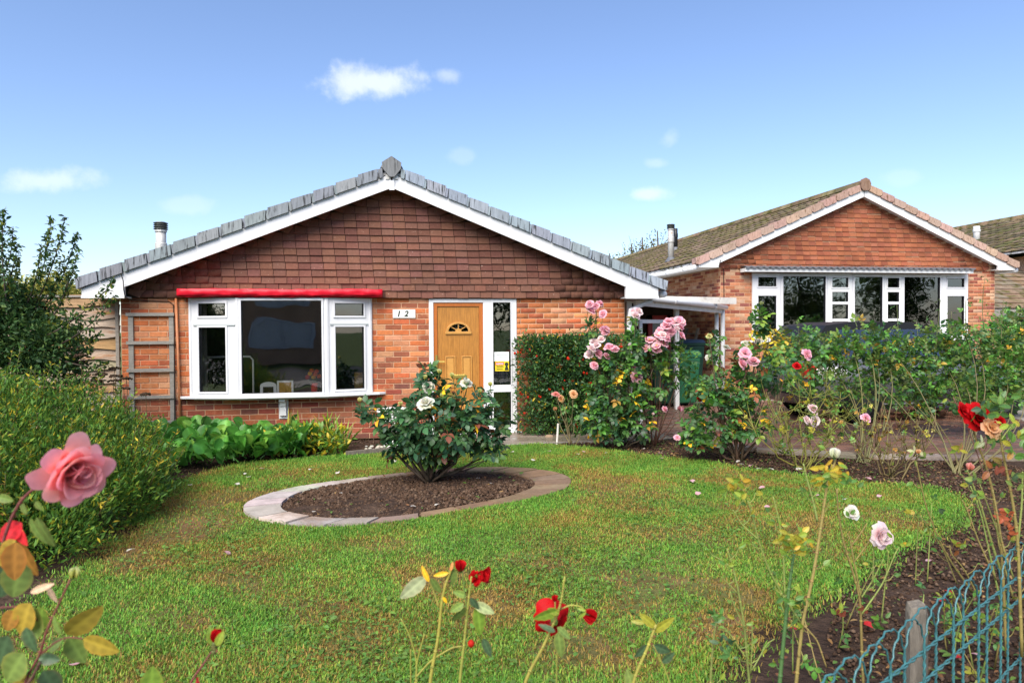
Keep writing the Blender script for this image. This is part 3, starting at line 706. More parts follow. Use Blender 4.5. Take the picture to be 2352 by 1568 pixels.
# ---------------- bow window
zw0, zw1 = WIN[2]+.02, WIN[3]
A = (WIN[0], HY-.035); B = (onY(545, 700, HY-.19)[0], HY-.19); C_ = (onY(750, 700, HY-.19)[0], HY-.19); D_ = (WIN[1], HY-.035)
def fracs(p, q, boxes, Y_):
    o = []
    for x0, x1, y0, y1 in boxes:
        a = onY(x0, y0, Y_); b = onY(x1, y1, Y_); xm0 = (a[0]-p[0])/(q[0]-p[0]); xm1 = (b[0]-p[0])/(q[0]-p[0]); o.append((max(.03, xm0), min(.97, xm1), max(.02, (b[2]-zw0)/(zw1-zw0)), min(.975, (a[2]-zw0)/(zw1-zw0))))
    return o
wl = window_unit(house, A, B, zw0, zw1, .05, fracs(A, B, [(454, 520, 696.6, 725.6), (455, 522, 752, 899)], HY-.11))
wc = window_unit(house, B, C_, zw0, zw1, .05, fracs(B, C_, [(553.5, 740.5, 690, 906)], HY-.19))
wr = window_unit(house, C_, D_, zw0, zw1, .05, fracs(C_, D_, [(770, 834.5, 696.6, 725), (771, 836.5, 750.6, 892.5)], HY-.11))
for w_, lb in ((wl, 'left side section of the white bow window'), (wc, 'wide fixed middle pane of the white bow window'), (wr, 'right side section of the white bow window')): w_['label'] = lb
for w_, (p, q) in ((wl, (A, B)), (wr, (C_, D_))):
    p = np.array([*p, 0]); q = np.array([*q, 0]); d = (q-p)/np.linalg.norm(q-p); Ls = np.linalg.norm(q-p); ey = np.cross((0, 0, 1), d)
    MB().obox(p, d, ey, (0, 0, 1), (.04, -.016, zw0+(zw1-zw0)*.718), (Ls-.03, .0, zw0+(zw1-zw0)*.735)).build('transom', 'greyprint', w_)
for (p, r_) in ((A, .03), (B, .035), (C_, .035), (D_, .03)): MB().lathe([(r_, zw0), (r_, zw1)], (p[0], p[1]+.02, 0), 8).build('mullion', 'pvc', house)
so = .05
m = MB(); P = [(A[0]-.16, HY-.02), (A[0]-.10, HY-.08), (B[0]-.02, B[1]-so), (C_[0]+.02, C_[1]-so), (D_[0]+.12, HY-.08), (D_[0]+.20, HY-.02), (D_[0], HY+.02), (A[0], HY+.02)]
n = len(P); m.add([(x, y, zw0-.035) for x, y in P]+[(x, y, zw0-.003) for x, y in P], [tuple(range(n-1, -1, -1)), tuple(range(n, 2*n))]+[(i, (i+1) % n, (i+1) % n+n, i+n) for i in range(n)])
m.build('window_sill', 'pvc', house, bevel=.004)
m = MB(); P2 = [(A[0]+.02, HY+.0), (B[0], B[1]+.03), (C_[0], C_[1]+.03), (D_[0]-.02, HY+.0)]
m.add([(x, y, zw0-.06) for x, y in P2]+[(x, y, zw0-.036) for x, y in P2], [(3, 2, 1, 0), (4, 5, 6, 7)]+[(i, (i+1) % 4, (i+1) % 4+4, i+4) for i in range(4)]); m.build('sill_underside', 'dirtywhite', house)
# inner window board
m = MB(); m.add([(x, y, zw0-.002) for x, y in [(A[0], HY+.25), (A[0], HY+.03), (B[0], B[1]+.07), (C_[0], C_[1]+.07), (D_[0], HY+.03), (D_[0], HY+.25)]], [tuple(range(6))]); m.build('window_board', 'paint', house)
# bracket below
bx = onY(652, 940, HY)[0]
m = MB(); m.box((bx-.062, HY-.022, zw0-.335), (bx+.062, HY-.002, zw0-.04)); 
m.prism([(0, 0)]*3, 0, 0) if False else None
P = [(0, 0), (.13, 0), (.13, -.05), (.085, -.075), (.07, -.12), (.05, -.13), (.045, -.25), (.0, -.27)]
V = [(bx+sx*.04, HY-.022-d, zw0-.04+z) for sx in (-1, 1) for d, z in P]; k = len(P)
m.add(V, [tuple(range(k)), tuple(range(2*k-1, k-1, -1))]+[(i, i+k, (i+1) % k+k, (i+1) % k) for i in range(k)])
m.build('window_bracket', 'paint', house, bevel=.003)
# red wrapped flashing above the window
rl = onY(404, 672, HY-.24); rr = onY(878, 676, HY-.24)
nseg = 40; V = []; prof = [(.30, .062), (.0, .070), (-.012, .064), (-.014, .03), (-.014, -.008), (-.004, -.016), (.012, -.018), (.014, -.034), (.3, -.036)]
for i in range(nseg+1):
    t = i/nseg; x = rl[0]+(rr[0]-rl[0])*t; bow = .05*sin(pi*t)
    for j, (dy, dz) in enumerate(prof):
        w = .006*sin(i*1.9+j)+.004*sin(i*.73+j*2.1)
        V.append((x, HY-.20-bow+dy+w*(0 < j < 8)*1.3, 1.975+.004*sin(t*9)+dz+w*.5*(0 < j < 8)))
k = len(prof); Fc = [(i*k+j, (i+1)*k+j, (i+1)*k+j+1, i*k+j+1) for i in range(nseg) for j in range(k-1)]+[tuple(range(k)), tuple(range((nseg+1)*k-1, nseg*k-1, -1))]
MB().add(V, Fc).build('window_flashing', 'red', house, smooth=True, label='bright red plastic wrapped flashing over the bow window')

# ---------------- door and side light
DX0, DX1 = DOOR[0], DOOR[1]; dz1 = DOOR[3]
def dx(px): return onY(px, 800, HY)[0]
xa, xb, xc_, xd, xe, xf = DX0, dx(996), dx(1110), dx(1130), dx(1175), DX1
m = MB(); y0, y1 = HY-.01, HY+.07
for q in ((xa, xb, .0, dz1), (xb, xf, dz1-.05, dz1), (xc_, xd, 0, dz1-.05), (xe, xf, .0, dz1-.05), (xd, xe, .0, .09), (xd, xe, .60, .70)):
    m.box((q[0], y0, q[2]), (q[1], y1, q[3]))
dframe = m.build('door_frame', 'pvc', house, bevel=.004)
gd1 = MB().box((xd-.01, HY+.02, .69), (xe+.01, HY+.026, dz1-.045)).build('pane', 'glassdark', dframe)
gd2 = MB().box((xd-.01, HY+.02, .08), (xe+.01, HY+.026, .61)).build('pane', 'glassdark', dframe)
m = MB().box((xd, y0-.012, .70), (xd+.015, y0, dz1-.05)).box((xe-.015, y0-.012, .70), (xe, y0, dz1-.05)).box((xd, y0-.012, .09), (xd+.015, y0, .60)).box((xe-.015, y0-.012, .09), (xe, y0, .60)); m.build('glazing_bead', 'pvc', dframe)
MB().box((xa-.02, HY-.07, 0), (xf+.06, HY-.012, .035)).build('door_sill', 'pvc', house, bevel=.004)
m = MB(); ow = .055
m.box((xb, HY+.005, .03), (xb+ow, HY+.06, dz1-.05)); m.box((xc_-ow, HY+.005, .03), (xc_, HY+.06, dz1-.05)); m.box((xb+ow, HY+.005, dz1-.05-ow), (xc_-ow, HY+.06, dz1-.05)); m.build('door_lining', 'oakframe', house, bevel=.003)
l0, l1 = xb+ow+.003, xc_-ow-.003; lz1 = dz1-.05-ow-.003; lc = (l0+l1)/2
zfan = onY(1054, 767, HY)[2]; rfan = .175
# leaf with a half-round light cut out
hw_ = (l1-l0)/2; na = 16
arc = [(lc+rfan*.80*cos(pi*i/na), zfan+.035+rfan*.80*.78*sin(pi*i/na)) for i in range(na+1)]
m = MB(); yl = HY+.02
def quad(x0, x1, z0, z1): m.add([(x0, yl, z0), (x1, yl, z0), (x1, yl, z1), (x0, yl, z1)], [(0, 1, 2, 3)])
za_ = zfan+.035; zb_ = zfan+.2
quad(l0, l1, .04, za_); quad(l0, lc-rfan*.8, za_, zb_); quad(lc+rfan*.8, l1, za_, zb_); quad(l0, l1, zb_, lz1)
for i in range(na):
    (xA, zA), (xB, zB) = arc[i], arc[i+1]; m.add([(xB, yl, zB), (xA, yl, zA), (xA, yl, zb_), (xB, yl, zb_)], [(0, 1, 2, 3)])
door = m.build('door', 'oak', house, label='golden oak front door with a fan shaped light')
MB().box((l0, HY+.034, .04), (l1, HY+.05, za_)).build('door_back', 'oak', door)
P = [(x, z) for x, z in arc]; MB().prism(P[::-1], HY+.03, HY+.034).build('pane', 'glassdark', door)
m = MB()
ro, ri = rfan*1.0, rfan*.80
for i in range(na):
    a0, a1 = pi*i/na, pi*(i+1)/na
    q = [(lc+ro*cos(a0), zfan+.03+ro*.80*sin(a0)), (lc+ro*cos(a1), zfan+.03+ro*.80*sin(a1)), (lc+ri*cos(a1), zfan+.035+ri*.78*sin(a1)), (lc+ri*cos(a0), zfan+.035+ri*.78*sin(a0))]
    m.prism(q, HY+.0, HY+.022)
m.box((lc-ro-.01, HY+.0, zfan), (lc+ro+.01, HY+.022, zfan+.036)); m.build('fan_surround', 'oakrail', door, bevel=.003)
m = MB()
for a in (pi*.22, pi*.5, pi*.78): m.bar((lc+.03*cos(a), HY+.022, zfan+.04+.03*sin(a)), (lc+ri*cos(a), HY+.022, zfan+.035+ri*.78*sin(a)), .012, .012, up=(0, 1, 0))
m.prism([(lc+.045*cos(pi*i/8), zfan+.03+.05*sin(pi*i/8)) for i in range(9)][::-1], HY+.004, HY+.03); m.build('fan_bar', 'oakrail', door)
for s in (-1, 1):
    for (z0_, z1_) in ((.68, 1.12), (.12, .50)):
        cxp = lc + s*.115; m = MB(); w2 = .072; b2 = .014
        for q in ((cxp-w2, cxp+w2, z1_-b2, z1_), (cxp-w2, cxp+w2, z0_, z0_+b2), (cxp-w2, cxp-w2+b2, z0_+b2, z1_-b2), (cxp+w2-b2, cxp+w2, z0_+b2, z1_-b2)): m.box((q[0], HY+.007, q[2]), (q[1], HY+.021, q[3]))
        m.box((cxp-w2+.026, HY+.013, z0_+.026), (cxp+w2-.026, HY+.0205, z1_-.026)); m.build('panel', 'oakrail', door, bevel=.003)
zl = onY(1053, 864, HY)[2]
m = MB().box((lc-.10, HY+.004, zl-.028), (lc+.10, HY+.021, zl+.028)).box((lc-.085, HY-.002, zl-.016), (lc+.085, HY+.006, zl+.02)); m.build('letter_plate', 'brass', door, bevel=.003)
zh = onY(1000, 830, HY)[2]; hx = l0-.02
m = MB().box((hx-.014, HY-.006, zh-.11), (hx+.014, HY+.004, zh+.09)); m.tube([(hx, HY-.006, zh), (hx, HY-.045, zh), (hx+.11, HY-.045, zh-.004)], .010, 8); m.build('handle', 'brass', door)
# notices behind the side light
def notice(name, x0, y0, x1, y1, matn, label):
    a = onY(x0, y0, HY+.018); b = onY(x1, y1, HY+.018)
    o = MB().box((a[0], HY+.0165, b[2]), (b[0], HY+.0185, a[2])).build(name, matn, None, loc=(a[0], HY+.0165, b[2])); tag(o, label, 'notice'); return o, a, b
pn, a, b = notice('window_notice', 1134.5, 808, 1169, 829, 'paper', 'blank pale paper notice on the narrow glass beside the front door')
for i, (u, w_) in enumerate(((.3, .85), (.5, .7))):
    z = a[2]-(a[2]-b[2])*u; MB().box((a[0]+(b[0]-a[0])*(1-w_), HY+.0155, z-.006), (a[0]+(b[0]-a[0])*.92, HY+.0164, z+.006)).build('faded_line', 'greyprint', pn)
yn, a, b = notice('warning_sticker', 1137, 830, 1169, 851.5, 'yellow', 'yellow warning sticker with red heading and black keyhole beside the front door')
wd, hh = b[0]-a[0], a[2]-b[2]; fx = lambda u: a[0]+wd*u; fz = lambda v: a[2]-hh*v
MB().box((fx(.03), HY+.0155, fz(.38)), (fx(.64), HY+.0164, fz(.08))).build('red_heading', 'redpaper', yn)
m = MB()
for i in range(8): m.box((fx(.08+.067*i), HY+.0147, fz(.32)), (fx(.12+.067*i), HY+.0154, fz(.16)))
m.build('heading_letters', 'paper', yn)
m = MB()
for v, e in ((.46, .6), (.56, .62), (.72, .55), (.82, .6)): m.box((fx(.1), HY+.0155, fz(v+.055)), (fx(e), HY+.0164, fz(v)))
m.build('print_lines', 'dkprint', yn)
kx, kz, kr = fx(.83), fz(.30), wd*.14
m = MB().prism([(kx+kr*cos(2*pi*i/14), kz+kr*sin(2*pi*i/14)) for i in range(14)][::-1], HY+.0155, HY+.0164); m.prism([(kx-kr*.45, kz-kr*.7), (kx+kr*.45, kz-kr*.7), (kx+kr*1.1, fz(.93)), (kx-kr*1.1, fz(.93))], HY+.0145, HY+.0154); m.build('keyhole', 'dkprint', yn)

# ---------------- number plaque
a = onY(902, 711, HY); b = onY(954, 730, HY)
pl = MB().box((a[0], HY-.016, b[2]), (b[0], HY-.002, a[2])).build('number_plaque', 'frame_white', None, bevel=.002, loc=(a[0], HY-.002, b[2])); tag(pl, 'white house number plaque reading 12 on the brick wall beside the door', 'sign')
def glyph(ch, x, z, h, shear=.22):
    tcv = bpy.data.curves.new('digit', 'FONT'); tcv.body = ch; tcv.size = h*1.38; tcv.shear = shear; tcv.extrude = .001; tcv.offset = .0035
    ob = bpy.data.objects.new('digit', tcv); COL.objects.link(ob); dg = bpy.context.evaluated_depsgraph_get(); me = bpy.data.meshes.new_from_object(ob.evaluated_get(dg)); bpy.data.objects.remove(ob); bpy.data.curves.remove(tcv)
    me.materials.clear(); me.materials.append(M['dkprint']); o = bpy.data.objects.new('digit', me); COL.objects.link(o); o.parent = pl
    bs = org(pl); o.matrix_basis = Matrix.Translation(Vector((x, HY-.0175, z)) - Vector(bs)) @ Matrix.Rotation(radians(90), 4, 'X')
glyph('1', a[0]+(b[0]-a[0])*.16, b[2]+.022, .08); glyph('2', a[0]+(b[0]-a[0])*.50, b[2]+.022, .08)

# ---------------- trellis, pipe, cable on the left of the wall
tl = onY(293, 720, HY-.03); tr_ = onY(398, 720, HY-.03); zb0 = onY(395, 973, HY-.03)[2]; zt0 = onY(345, 720, HY-.03)[2]
trel = thing('wooden_trellis', 'weathered grey timber ladder trellis fixed to the brick wall', 'trellis', (tl[0], HY-.03, zb0))
for x in (tl[0], tr_[0]-.06): MB().box((x, HY-.022, zb0), (x+.06, HY-.002, zt0)).build('upright', 'timber', trel)
for y in (722, 787, 850, 912, 970):
    z = onY(345, y, HY-.03)[2]; MB().box((tl[0]-.02, HY-.044, z-.022+random.uniform(-.004, .004)), (tr_[0]+.01, HY-.0225, z+.022)).build('rung', 'timber', trel)
ca = onY(404, 682, HY-.03)[0]; cb = onY(416, 985, HY-.03)[0]
MB().tube([(ca, HY-.03, 1.95), (cb, HY-.03, .02)], .016, 8).build('waste_pipe', 'copper', house, smooth=True, label='thin orange brown pipe beside the bow window')
cp = [onY(278, 628, YB-.05), onY(283, 645, YB-.05), onY(284, 665, YB-.05), onY(287, 681, YB-.03), onY(297, 688, HY-.03), onY(340, 691, HY-.012), onY(388, 692, HY-.012), onY(398, 700, HY-.012), onY(400, 760, HY-.05), onY(401, 960, HY-.05), onY(396, 985, HY-.05)]
tag(MB().tube(cp, .006, 5).build('cable', 'cable', None, loc=cp[-1]), 'thin black cable running from the verge down beside the trellis', 'cable')

# ---------------- flue on the left slope
def flue(name, base, h, r, label, capm='dkmetal', rings=4, body='metal', skirt=True):
    t = thing(name, label, 'flue', base); b = np.array(base)
    MB().lathe([(r, -.1), (r, h*.62), (r*1.0, h*.86)], b, 14).build('pipe', body, t, smooth=True)
    MB().lathe([(r*1.14, h*.50), (r*1.16, h*.52), (r*1.16, h*.64), (r*1.14, h*.66)], b, 14).build('collar', body, t, smooth=True)
    if rings:
        c0_ = h-.03*rings
        for i in range(rings): MB().lathe([(r*1.15, c0_+.03*i), (r*1.38, c0_+.03*i+.006), (r*1.38, c0_+.03*i+.016), (r*1.15, c0_+.03*i+.022)], b, 14).build('cowl_ring', capm, t, smooth=True)
        MB().lathe([(r*1.2, c0_-.035), (r*1.2, c0_-.005), (r*.9, c0_), (r*.9, h)], b, 10).build('cowl', body, t)
    if skirt: MB().lathe([(r*2.2, -.02), (r*1.5, .05), (r*1.05, .10)], b, 14).build('flashing', 'lead', t)
    return t
fb = onY(370, 565, 11.4); ft = onY(370, 510, 11.4)
roofz = lambda x: za-.02-SL*abs(x-AX)
flue('flue_pipe', (fb[0], 11.4, roofz(fb[0])), ft[2]-roofz(fb[0]), .075, 'grey metal flue with ribbed cowl on the left roof slope of the bungalow')

# ================================================================ neighbour bungalow
NY = 13.8
cL = onY(1655, 660, NY)[0]; cR = onY(2285, 660, NY)[0]; nz_t = (onY(1655, 614, NY)[2]+onY(2285, 624, NY)[2])/2
nbr = thing('neighbour_bungalow', 'neighbouring brick bungalow with orange tile hung gable, mossy roof and long white window', 'house', ((cL+cR)/2, NY, 0))
wx0 = onY(1727, 640, NY)[0]; wx1 = onY(2222, 640, NY)[0]; wz1 = onY(1800, 627, NY)[2]; wz0 = 1.22
nh = [(wx0-cL, wx1-cL, wz0, wz1)]
mb = MB(); wall_slab(mb, (cL, NY, 0), (1, 0, 0), cR-cL, 0, nz_t+.02, nh, .1)
nf = mb.build('wall', 'mortar', nbr, label='front wall of patchy orange bricks')
brick_wall(nf, (cL, NY, 0), (1, 0, 0), cR-cL, 0, nz_t, nh, 220, pal=PAL_N, lo_pal=PAL_N)
SIDE = 7.5
mb = MB(); wall_slab(mb, (cL, NY+20, 0), (0, -1, 0), 20-.112, 0, nz_t+.02, [], .1)
ns = mb.build('side_wall', 'mortar', nbr, label='side wall of patchy orange bricks facing the carport')
brick_wall(ns, (cL, NY+SIDE, 0), (0, -1, 0), SIDE-.012, 0, nz_t, [], 300, pal=PAL_N, lo_pal=PAL_N)
MB().box((cR-.1, NY+.12, 0), (cR, NY+20, nz_t)).box((cL, NY+20, 0), (cR, NY+20.1, nz_t)).build('back_wall', 'mortar', nbr)
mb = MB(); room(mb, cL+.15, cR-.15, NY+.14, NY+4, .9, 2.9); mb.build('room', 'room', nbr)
NB = NY - .22
nL = onY(1655, 606, NB); nA = onY(1985, 452, NB); nR = onY(2285, 604, NB)
NAX = (cL+cR)/2 + .02; NSL = ((nA[2]-nL[2])/(nA[0]-nL[0]) + (nA[2]-nR[2])/(nR[0]-nA[0]))/2; NAX = nA[0]
def nb(x): return nA[2] - NSL*abs(x-NAX)
gb = MB().prism([(cL+.01, nz_t-.01), (cR-.01, nz_t-.01), (cR-.01, nz_t+.1), (NAX, nb(NAX)+.08), (cL+.01, nz_t+.1)], NY-.02, NY+.1); ngab = gb.build('gable', 'mortar', nbr)
NTP = [(.30,.095,.045),(.27,.085,.042),(.34,.115,.055),(.25,.08,.042),(.32,.105,.05),(.29,.10,.055)]
NHW = (cR-cL)/2
hang_tiles(ngab, NAX, lambda z: min((nA[2]+.06-z)/NSL, NHW-.03), nz_t-.005, nA[2]+.06, NY-.035, NTP, 300, .105, .17, 'tile')
NBG = .17; NVR = .15
nTipL = onY(1600, 605, NB)[0]; nhalf = NAX-nTipL
nbx = onY(1606, 612, NB)[0]; nzs = onY(1655, 634, NB)[2] if False else nz_t+.0
for s in (-1, 1):
    xi = NAX + s*NHW; bx_ = NAX + s*(NAX-nbx)
    m = MB(); P = [(NAX+s*.01, nb(NAX)), (xi, nb(xi)), (xi, nb(xi)+NBG), (NAX+s*.01, nb(NAX)+NBG)]
    if s > 0: P = P[::-1]
    m.prism(P, NB, NB+.03); m.build('barge_board', 'paint', nbr)
    m = MB(); P = [(xi, nzs), (xi, nb(xi)+NBG), (bx_, nb(bx_)+NBG-.01), (bx_, nzs+.0)]
    if s < 0: P = P[::-1]
    m.prism(P, NB+.002, NB+.04); m.box((min(xi, bx_), NB+.04, nzs), (max(xi, bx_), NY+20, nzs+.02)); m.box((bx_-.012, NB+.04, nzs), (bx_+.012, NY+20, nb(bx_)+NBG-.02)); m.build('eaves_box', 'paint', nbr)
    P = [(NAX, nb(NAX)+.04), (xi, nb(xi)+.04), (xi, nb(xi)+.06), (NAX, nb(NAX)+.06)]
    if s > 0: P = P[::-1]
    MB().prism(P, NB+.03, NY-.01).build('soffit', 'paint', nbr)
    gxx = bx_ + s*.07
    gt = MB(); gt.tube([(gxx, NB+.03, nb(bx_)+NBG-.06), (gxx, NY+20, nb(bx_)+NBG-.06)], .055, 10)
    gut = gt.build('gutter', 'pvc', nbr, smooth=True)
    for i in range(6): MB().tube([(gxx, NB+.5+i*.95, nb(bx_)+NBG-.06), (gxx, NB+.56+i*.95, nb(bx_)+NBG-.06)], .066, 10).build('gutter_bracket', 'pvc', gut, smooth=True)
nza = nb(NAX)+NBG+NVR-.05
rb = MB()
for s in (-1, 1):
    P = [(NAX, nza-.03), (NAX+s*nhalf, nza-.03-NSL*nhalf), (NAX+s*nhalf, nza-.07-NSL*nhalf), (NAX, nza-.07)]
    if s > 0: P = P[::-1]
    rb.prism(P, NB+.01, NY+20.1)
nroof = rb.build('roof', 'roof_moss', nbr)
RP = [(.115,.088,.06),(.09,.075,.05),(.14,.105,.075),(.075,.065,.04),(.10,.088,.045),(.155,.12,.09)]
roof_slope(nroof, NAX, nza-.025, NSL, -1, nhalf, NB+.16, NY+20.1, 'roof_moss', RP, 300, rows=12)
roof_slope(nroof, NAX, nza-.025, NSL, 1, nhalf, NB+.16, NY+20.1, 'roof_moss', RP, 0, rows=12)
for s in (-1, 1):
    for i in range(13):
        a = .10 + (nhalf-.10)*i/13; b = .10 + (nhalf-.10)*(i+1)/13; z0 = nb(NAX)+NBG
        f = lambda u, t: (NAX+s*u, z0 - NSL*u + t)
        P = [f(a, -.006+random.uniform(-.01, .005)), f(b-.05, -.004+random.uniform(-.008, .006)), f(b+.03, .05), f(b+.03, NVR+.012), f(a+.03, NVR-.012), f(a+.02, .05)]
        if s > 0: P = P[::-1]
        MB().prism(P[::-1], NB-.04, NB+.17, jitter((.40, .27, .21), .15)).build('verge_tile', 'verge_pink', nroof)
z0 = nb(NAX)+NBG
MB().prism([(NAX+x, z0+.03+z) for x, z in ((-.11, -.02), (-.06, -.07), (.06, -.07), (.11, -.02), (.13, .08), (.09, .17), (0, .21), (-.09, .17), (-.13, .08))], NB-.06, NB-.005, (.22, .14, .10)).build('ridge_end', 'verge_pink', nroof)
for i in range(44):
    y0 = NB + i*.445
    MB().prism([(NAX+x, z0+.02+z) for x, z in ((-.15, .05), (.15, .05), (.11, .15), (0, .19), (-.11, .15))], y0, y0+.425, jitter((.20, .15, .09), .25)).build('ridge_tile', 'roof_moss', nroof)
# window strip
def nx_(px): return onY(px, 700, NY)[0]
secs = [(1727, 1792, 'side'), (1792, 1900, 'big'), (1900, 1956, 'bars'), (1956, 2030, 'big'), (2030, 2070, 'bars'), (2070, 2162, 'big'), (2162, 2222, 'side')]
for k, (a, b, kind) in enumerate(secs):
    xa_, xb_ = nx_(a)+.003, nx_(b)-.003; ww = xb_-xa_; mg_ = min(.06/ww, .2)
    if kind == 'big': pn_ = [(mg_*.9, 1-mg_*.9, .05, .955)]
    elif kind == 'side': pn_ = [(mg_*2.2, 1-mg_*1.8, .80, .94), (mg_*2.2, 1-mg_*1.8, .06, .66)]
    else: pn_ = [(.17, .83, .79, .94), (.17, .83, .57, .72), (.17, .83, .31, .53), (.17, .83, .05, .27)]
    window_unit(nbr, (xa_, NY-.02), (xb_, NY-.02), wz0, wz1-.005, .05, pn_, gmat='glassdark', fmat='pvc' if kind != 'bars' else 'paint')
MB().box((wx0-.12, NY-.14, wz0-.05), (wx1+.12, NY-.021, wz0-.004)).build('window_sill', 'pvc', nbr)
# canopy with corrugated edge
kx0 = onY(1712, 612, NY-.25)[0]; kx1 = onY(2236, 625, NY-.25)[0]; kz = (onY(1712, 614, NY-.25)[2]+onY(2236, 622, NY-.25)[2])/2
MB().box((kx0, NY-.25, kz-.075), (kx1, NY-.225, kz+.012)).box((kx0, NY-.225, kz-.075), (kx0+.02, NY-.03, kz)).box((kx1-.02, NY-.225, kz-.075), (kx1, NY-.03, kz)).build('canopy_fascia', 'paint', nbr)
V = []; Fc = []; nn = 260
for i in range(nn+1):
    x = kx0-.02 + (kx1-kx0+.04)*i/nn; w = .018*cos(2*pi*x/.145)
    V += [(x, NY-.30, kz+.022+w), (x, NY-.03, kz+.062+w), (x, NY-.30, kz+.004+w)]
for i in range(nn): Fc += [(3*i, 3*i+3, 3*i+4, 3*i+1), (3*i+2, 3*i+5, 3*i+3, 3*i)]
MB().add(V, Fc).build('corrugated_sheet', 'lead', nbr, smooth=False)
cpn = [onY(1646, 632, NB-.02), onY(1650, 612, NB-.02), onY(1655, 598, NB-.02)]
cc_ = [onY(1655, 597, NB-.02), onY(1651, 612, NB-.02), (cL+.06, NY-.02, nz_t), (cL+.09, NY-.012, 1.2)]
tag(MB().tube(cc_, .008, 5).build('cable', 'cable', None, loc=(cL+.09, NY-.012, 1.2)), 'thin black cable running down the corner of the neighbouring bungalow', 'cable')
# flues on the mossy roof
rz_n = lambda x: nza-.02-NSL*abs(x-NAX)
def on_roof(px, py):                       # meet the left slope of the neighbour's roof
    d = ray(px, py); a_ = nza-.02-NSL*NAX; return CAM + d*((a_-CAM[2]+NSL*CAM[0])/(d[2]-NSL*d[0]))
q = on_roof(1541, 600); zt = proj(q)[2]
flue('flue_pipe', q, 85/F*zt, .075, 'pale metal flue with ringed cowl standing on the mossy roof')
q2 = on_roof(1552, 575); zt = proj(q2)[2]
flue('soil_vent_pipe', q2, 58/F*zt, .06, 'black vent pipe behind the pale flue on the mossy roof', body='black', rings=0)

# ================================================================ third house, far right
H3 = thing('far_bungalow', 'bungalow beyond the neighbour showing only its brown mossy roof slope', 'house', (21.6, 14.5, 0))
r3z = 5.2; s3 = .40; h3 = 4.0
mb = MB()
for s in (-1, 1):
    P = [(21.6, r3z), (21.6+s*h3, r3z-s3*h3), (21.6+s*h3, r3z-s3*h3-.05), (21.6, r3z-.05)]
    if s > 0: P = P[::-1]
    mb.prism(P, 14.2, 33)
r3 = mb.build('roof', 'roof_moss', H3)
roof_slope(r3, 21.6, r3z+.01, s3, -1, h3, 14.2, 33, 'roof_moss', RP, 120, rows=13)
for i in range(40): MB().prism([(21.6+x, r3z+z) for x, z in ((-.15, -.01), (.15, -.01), (.1, .12), (0, .15), (-.1, .12))], 14.2+i*.47, 14.64+i*.47, jitter((.2, .15, .09), .2)).build('ridge_tile', 'roof_moss', r3)
MB().box((18.1, 14.5, 0), (25.1, 32.8, 3.5)).build('wall', 'mortar', H3)
MB().prism([(18.1, 3.5), (25.1, 3.5), (21.6, 4.95)], 14.5, 14.6).build('gable', 'mortar', H3)
q3 = onX(2243, 560, 19.6)
flue('flue_pipe', (19.6, q3[1], r3z-s3*2.0), .55, .10, 'short white flue on the far brown roof', rings=0, body='paint', capm='paint', skirt=False)
# low garage between the two houses: its roof slope fills the gap under the verge
GX_ = 15.2
GAR = thing('garage', 'low garage with rough brown tiled roof beside the neighbouring bungalow', 'garage', (GX_+1.6, 15.5, 0))
mb = MB(); V = [(GX_-.6, 14.8, 1.9), (GX_+3.4, 14.8, 1.9), (GX_+3.4, 17.2, 3.1), (GX_-.6, 17.2, 3.1)]
mb.add(V + [(x, y, z-.06) for x, y, z in V], [(0, 1, 2, 3), (7, 6, 5, 4), (0, 4, 5, 1), (1, 5, 6, 2), (2, 6, 7, 3), (3, 7, 4, 0)]); gr = mb.build('roof', 'roof_moss', GAR)
T, S, R, ids = [], [], [], []
for r_ in range(9):
    for c in range(13):
        t = r_/9; T.append((GX_-.45+c*.3, 14.8+2.4*(1-t) , 3.13-1.2*t)); S.append((.296, .32, 1)); ids.append(random.randrange(6))
        d = np.array([0, -2.4, -1.2]); d /= np.linalg.norm(d); R.append(np.stack([np.array([-1., 0, 0]), d, np.cross([-1, 0, 0], d)], 1))
def flat_tile(c): return [(-.5, 0, 0), (.5, 0, 0), (.5, 1, .035), (-.5, 1, .035), (-.5, 1, .0), (.5, 1, 0)], [(0, 1, 2, 3), (3, 2, 5, 4)], [c]*6
scatter('roof_tile', [flat_tile(jitter((.21, .15, .11), .25)) for _ in range(6)], ids, np.array(R), np.array(T), np.array(S), 'roof_moss', gr, 300, smooth=False)
MB().box((GX_-.5, 15.0, 0), (GX_+3.3, 15.1, 1.86)).box((GX_-.5, 15.1, 0), (GX_-.4, 19, 1.86)).build('wall', 'mortar', GAR)
MB().box((GX_-.6, 14.76, 1.72), (GX_+3.4, 14.8, 1.9)).build('fascia', 'timber', GAR)
MB().box((GX_+.6, 14.97, 0), (GX_+2.8, 14.995, 1.65)).build('garage_door', 'shed', GAR)

# ================================================================ carport between the houses
ga = np.array([3.62, 9.75, 1.965]); gb_ = onY(1668, 706, 13.35)
cpo = thing('carport', 'white timber carport with gutter between the two bungalows', 'carport', (5.0, 11.7, 0))
dirg = gb_-ga; dirg /= np.linalg.norm(dirg)
gg = MB().tube([ga, gb_], .05, 10); gg.build('gutter', 'pvc', cpo, smooth=True)
for t in (.32, .82): p = ga+(gb_-ga)*t; MB().tube([p-dirg*.03, p+dirg*.03], .062, 10).build('gutter_bracket', 'pvc', cpo, smooth=True)
nrm2 = np.array([-dirg[1], dirg[0], 0])
MB().bar(ga+nrm2*.06+np.array([0, 0, -.06]), gb_+nrm2*.06-dirg*.05+np.array([0, 0, -.06]), .04, .13).build('front_beam', 'dirtywhite', cpo)
V = [ga+nrm2*.02+[0, 0, .05], gb_+nrm2*.02+[0, 0, .05], np.array([cL-.1, 18.5, 2.25]), np.array([3.5, 16, 2.25])]
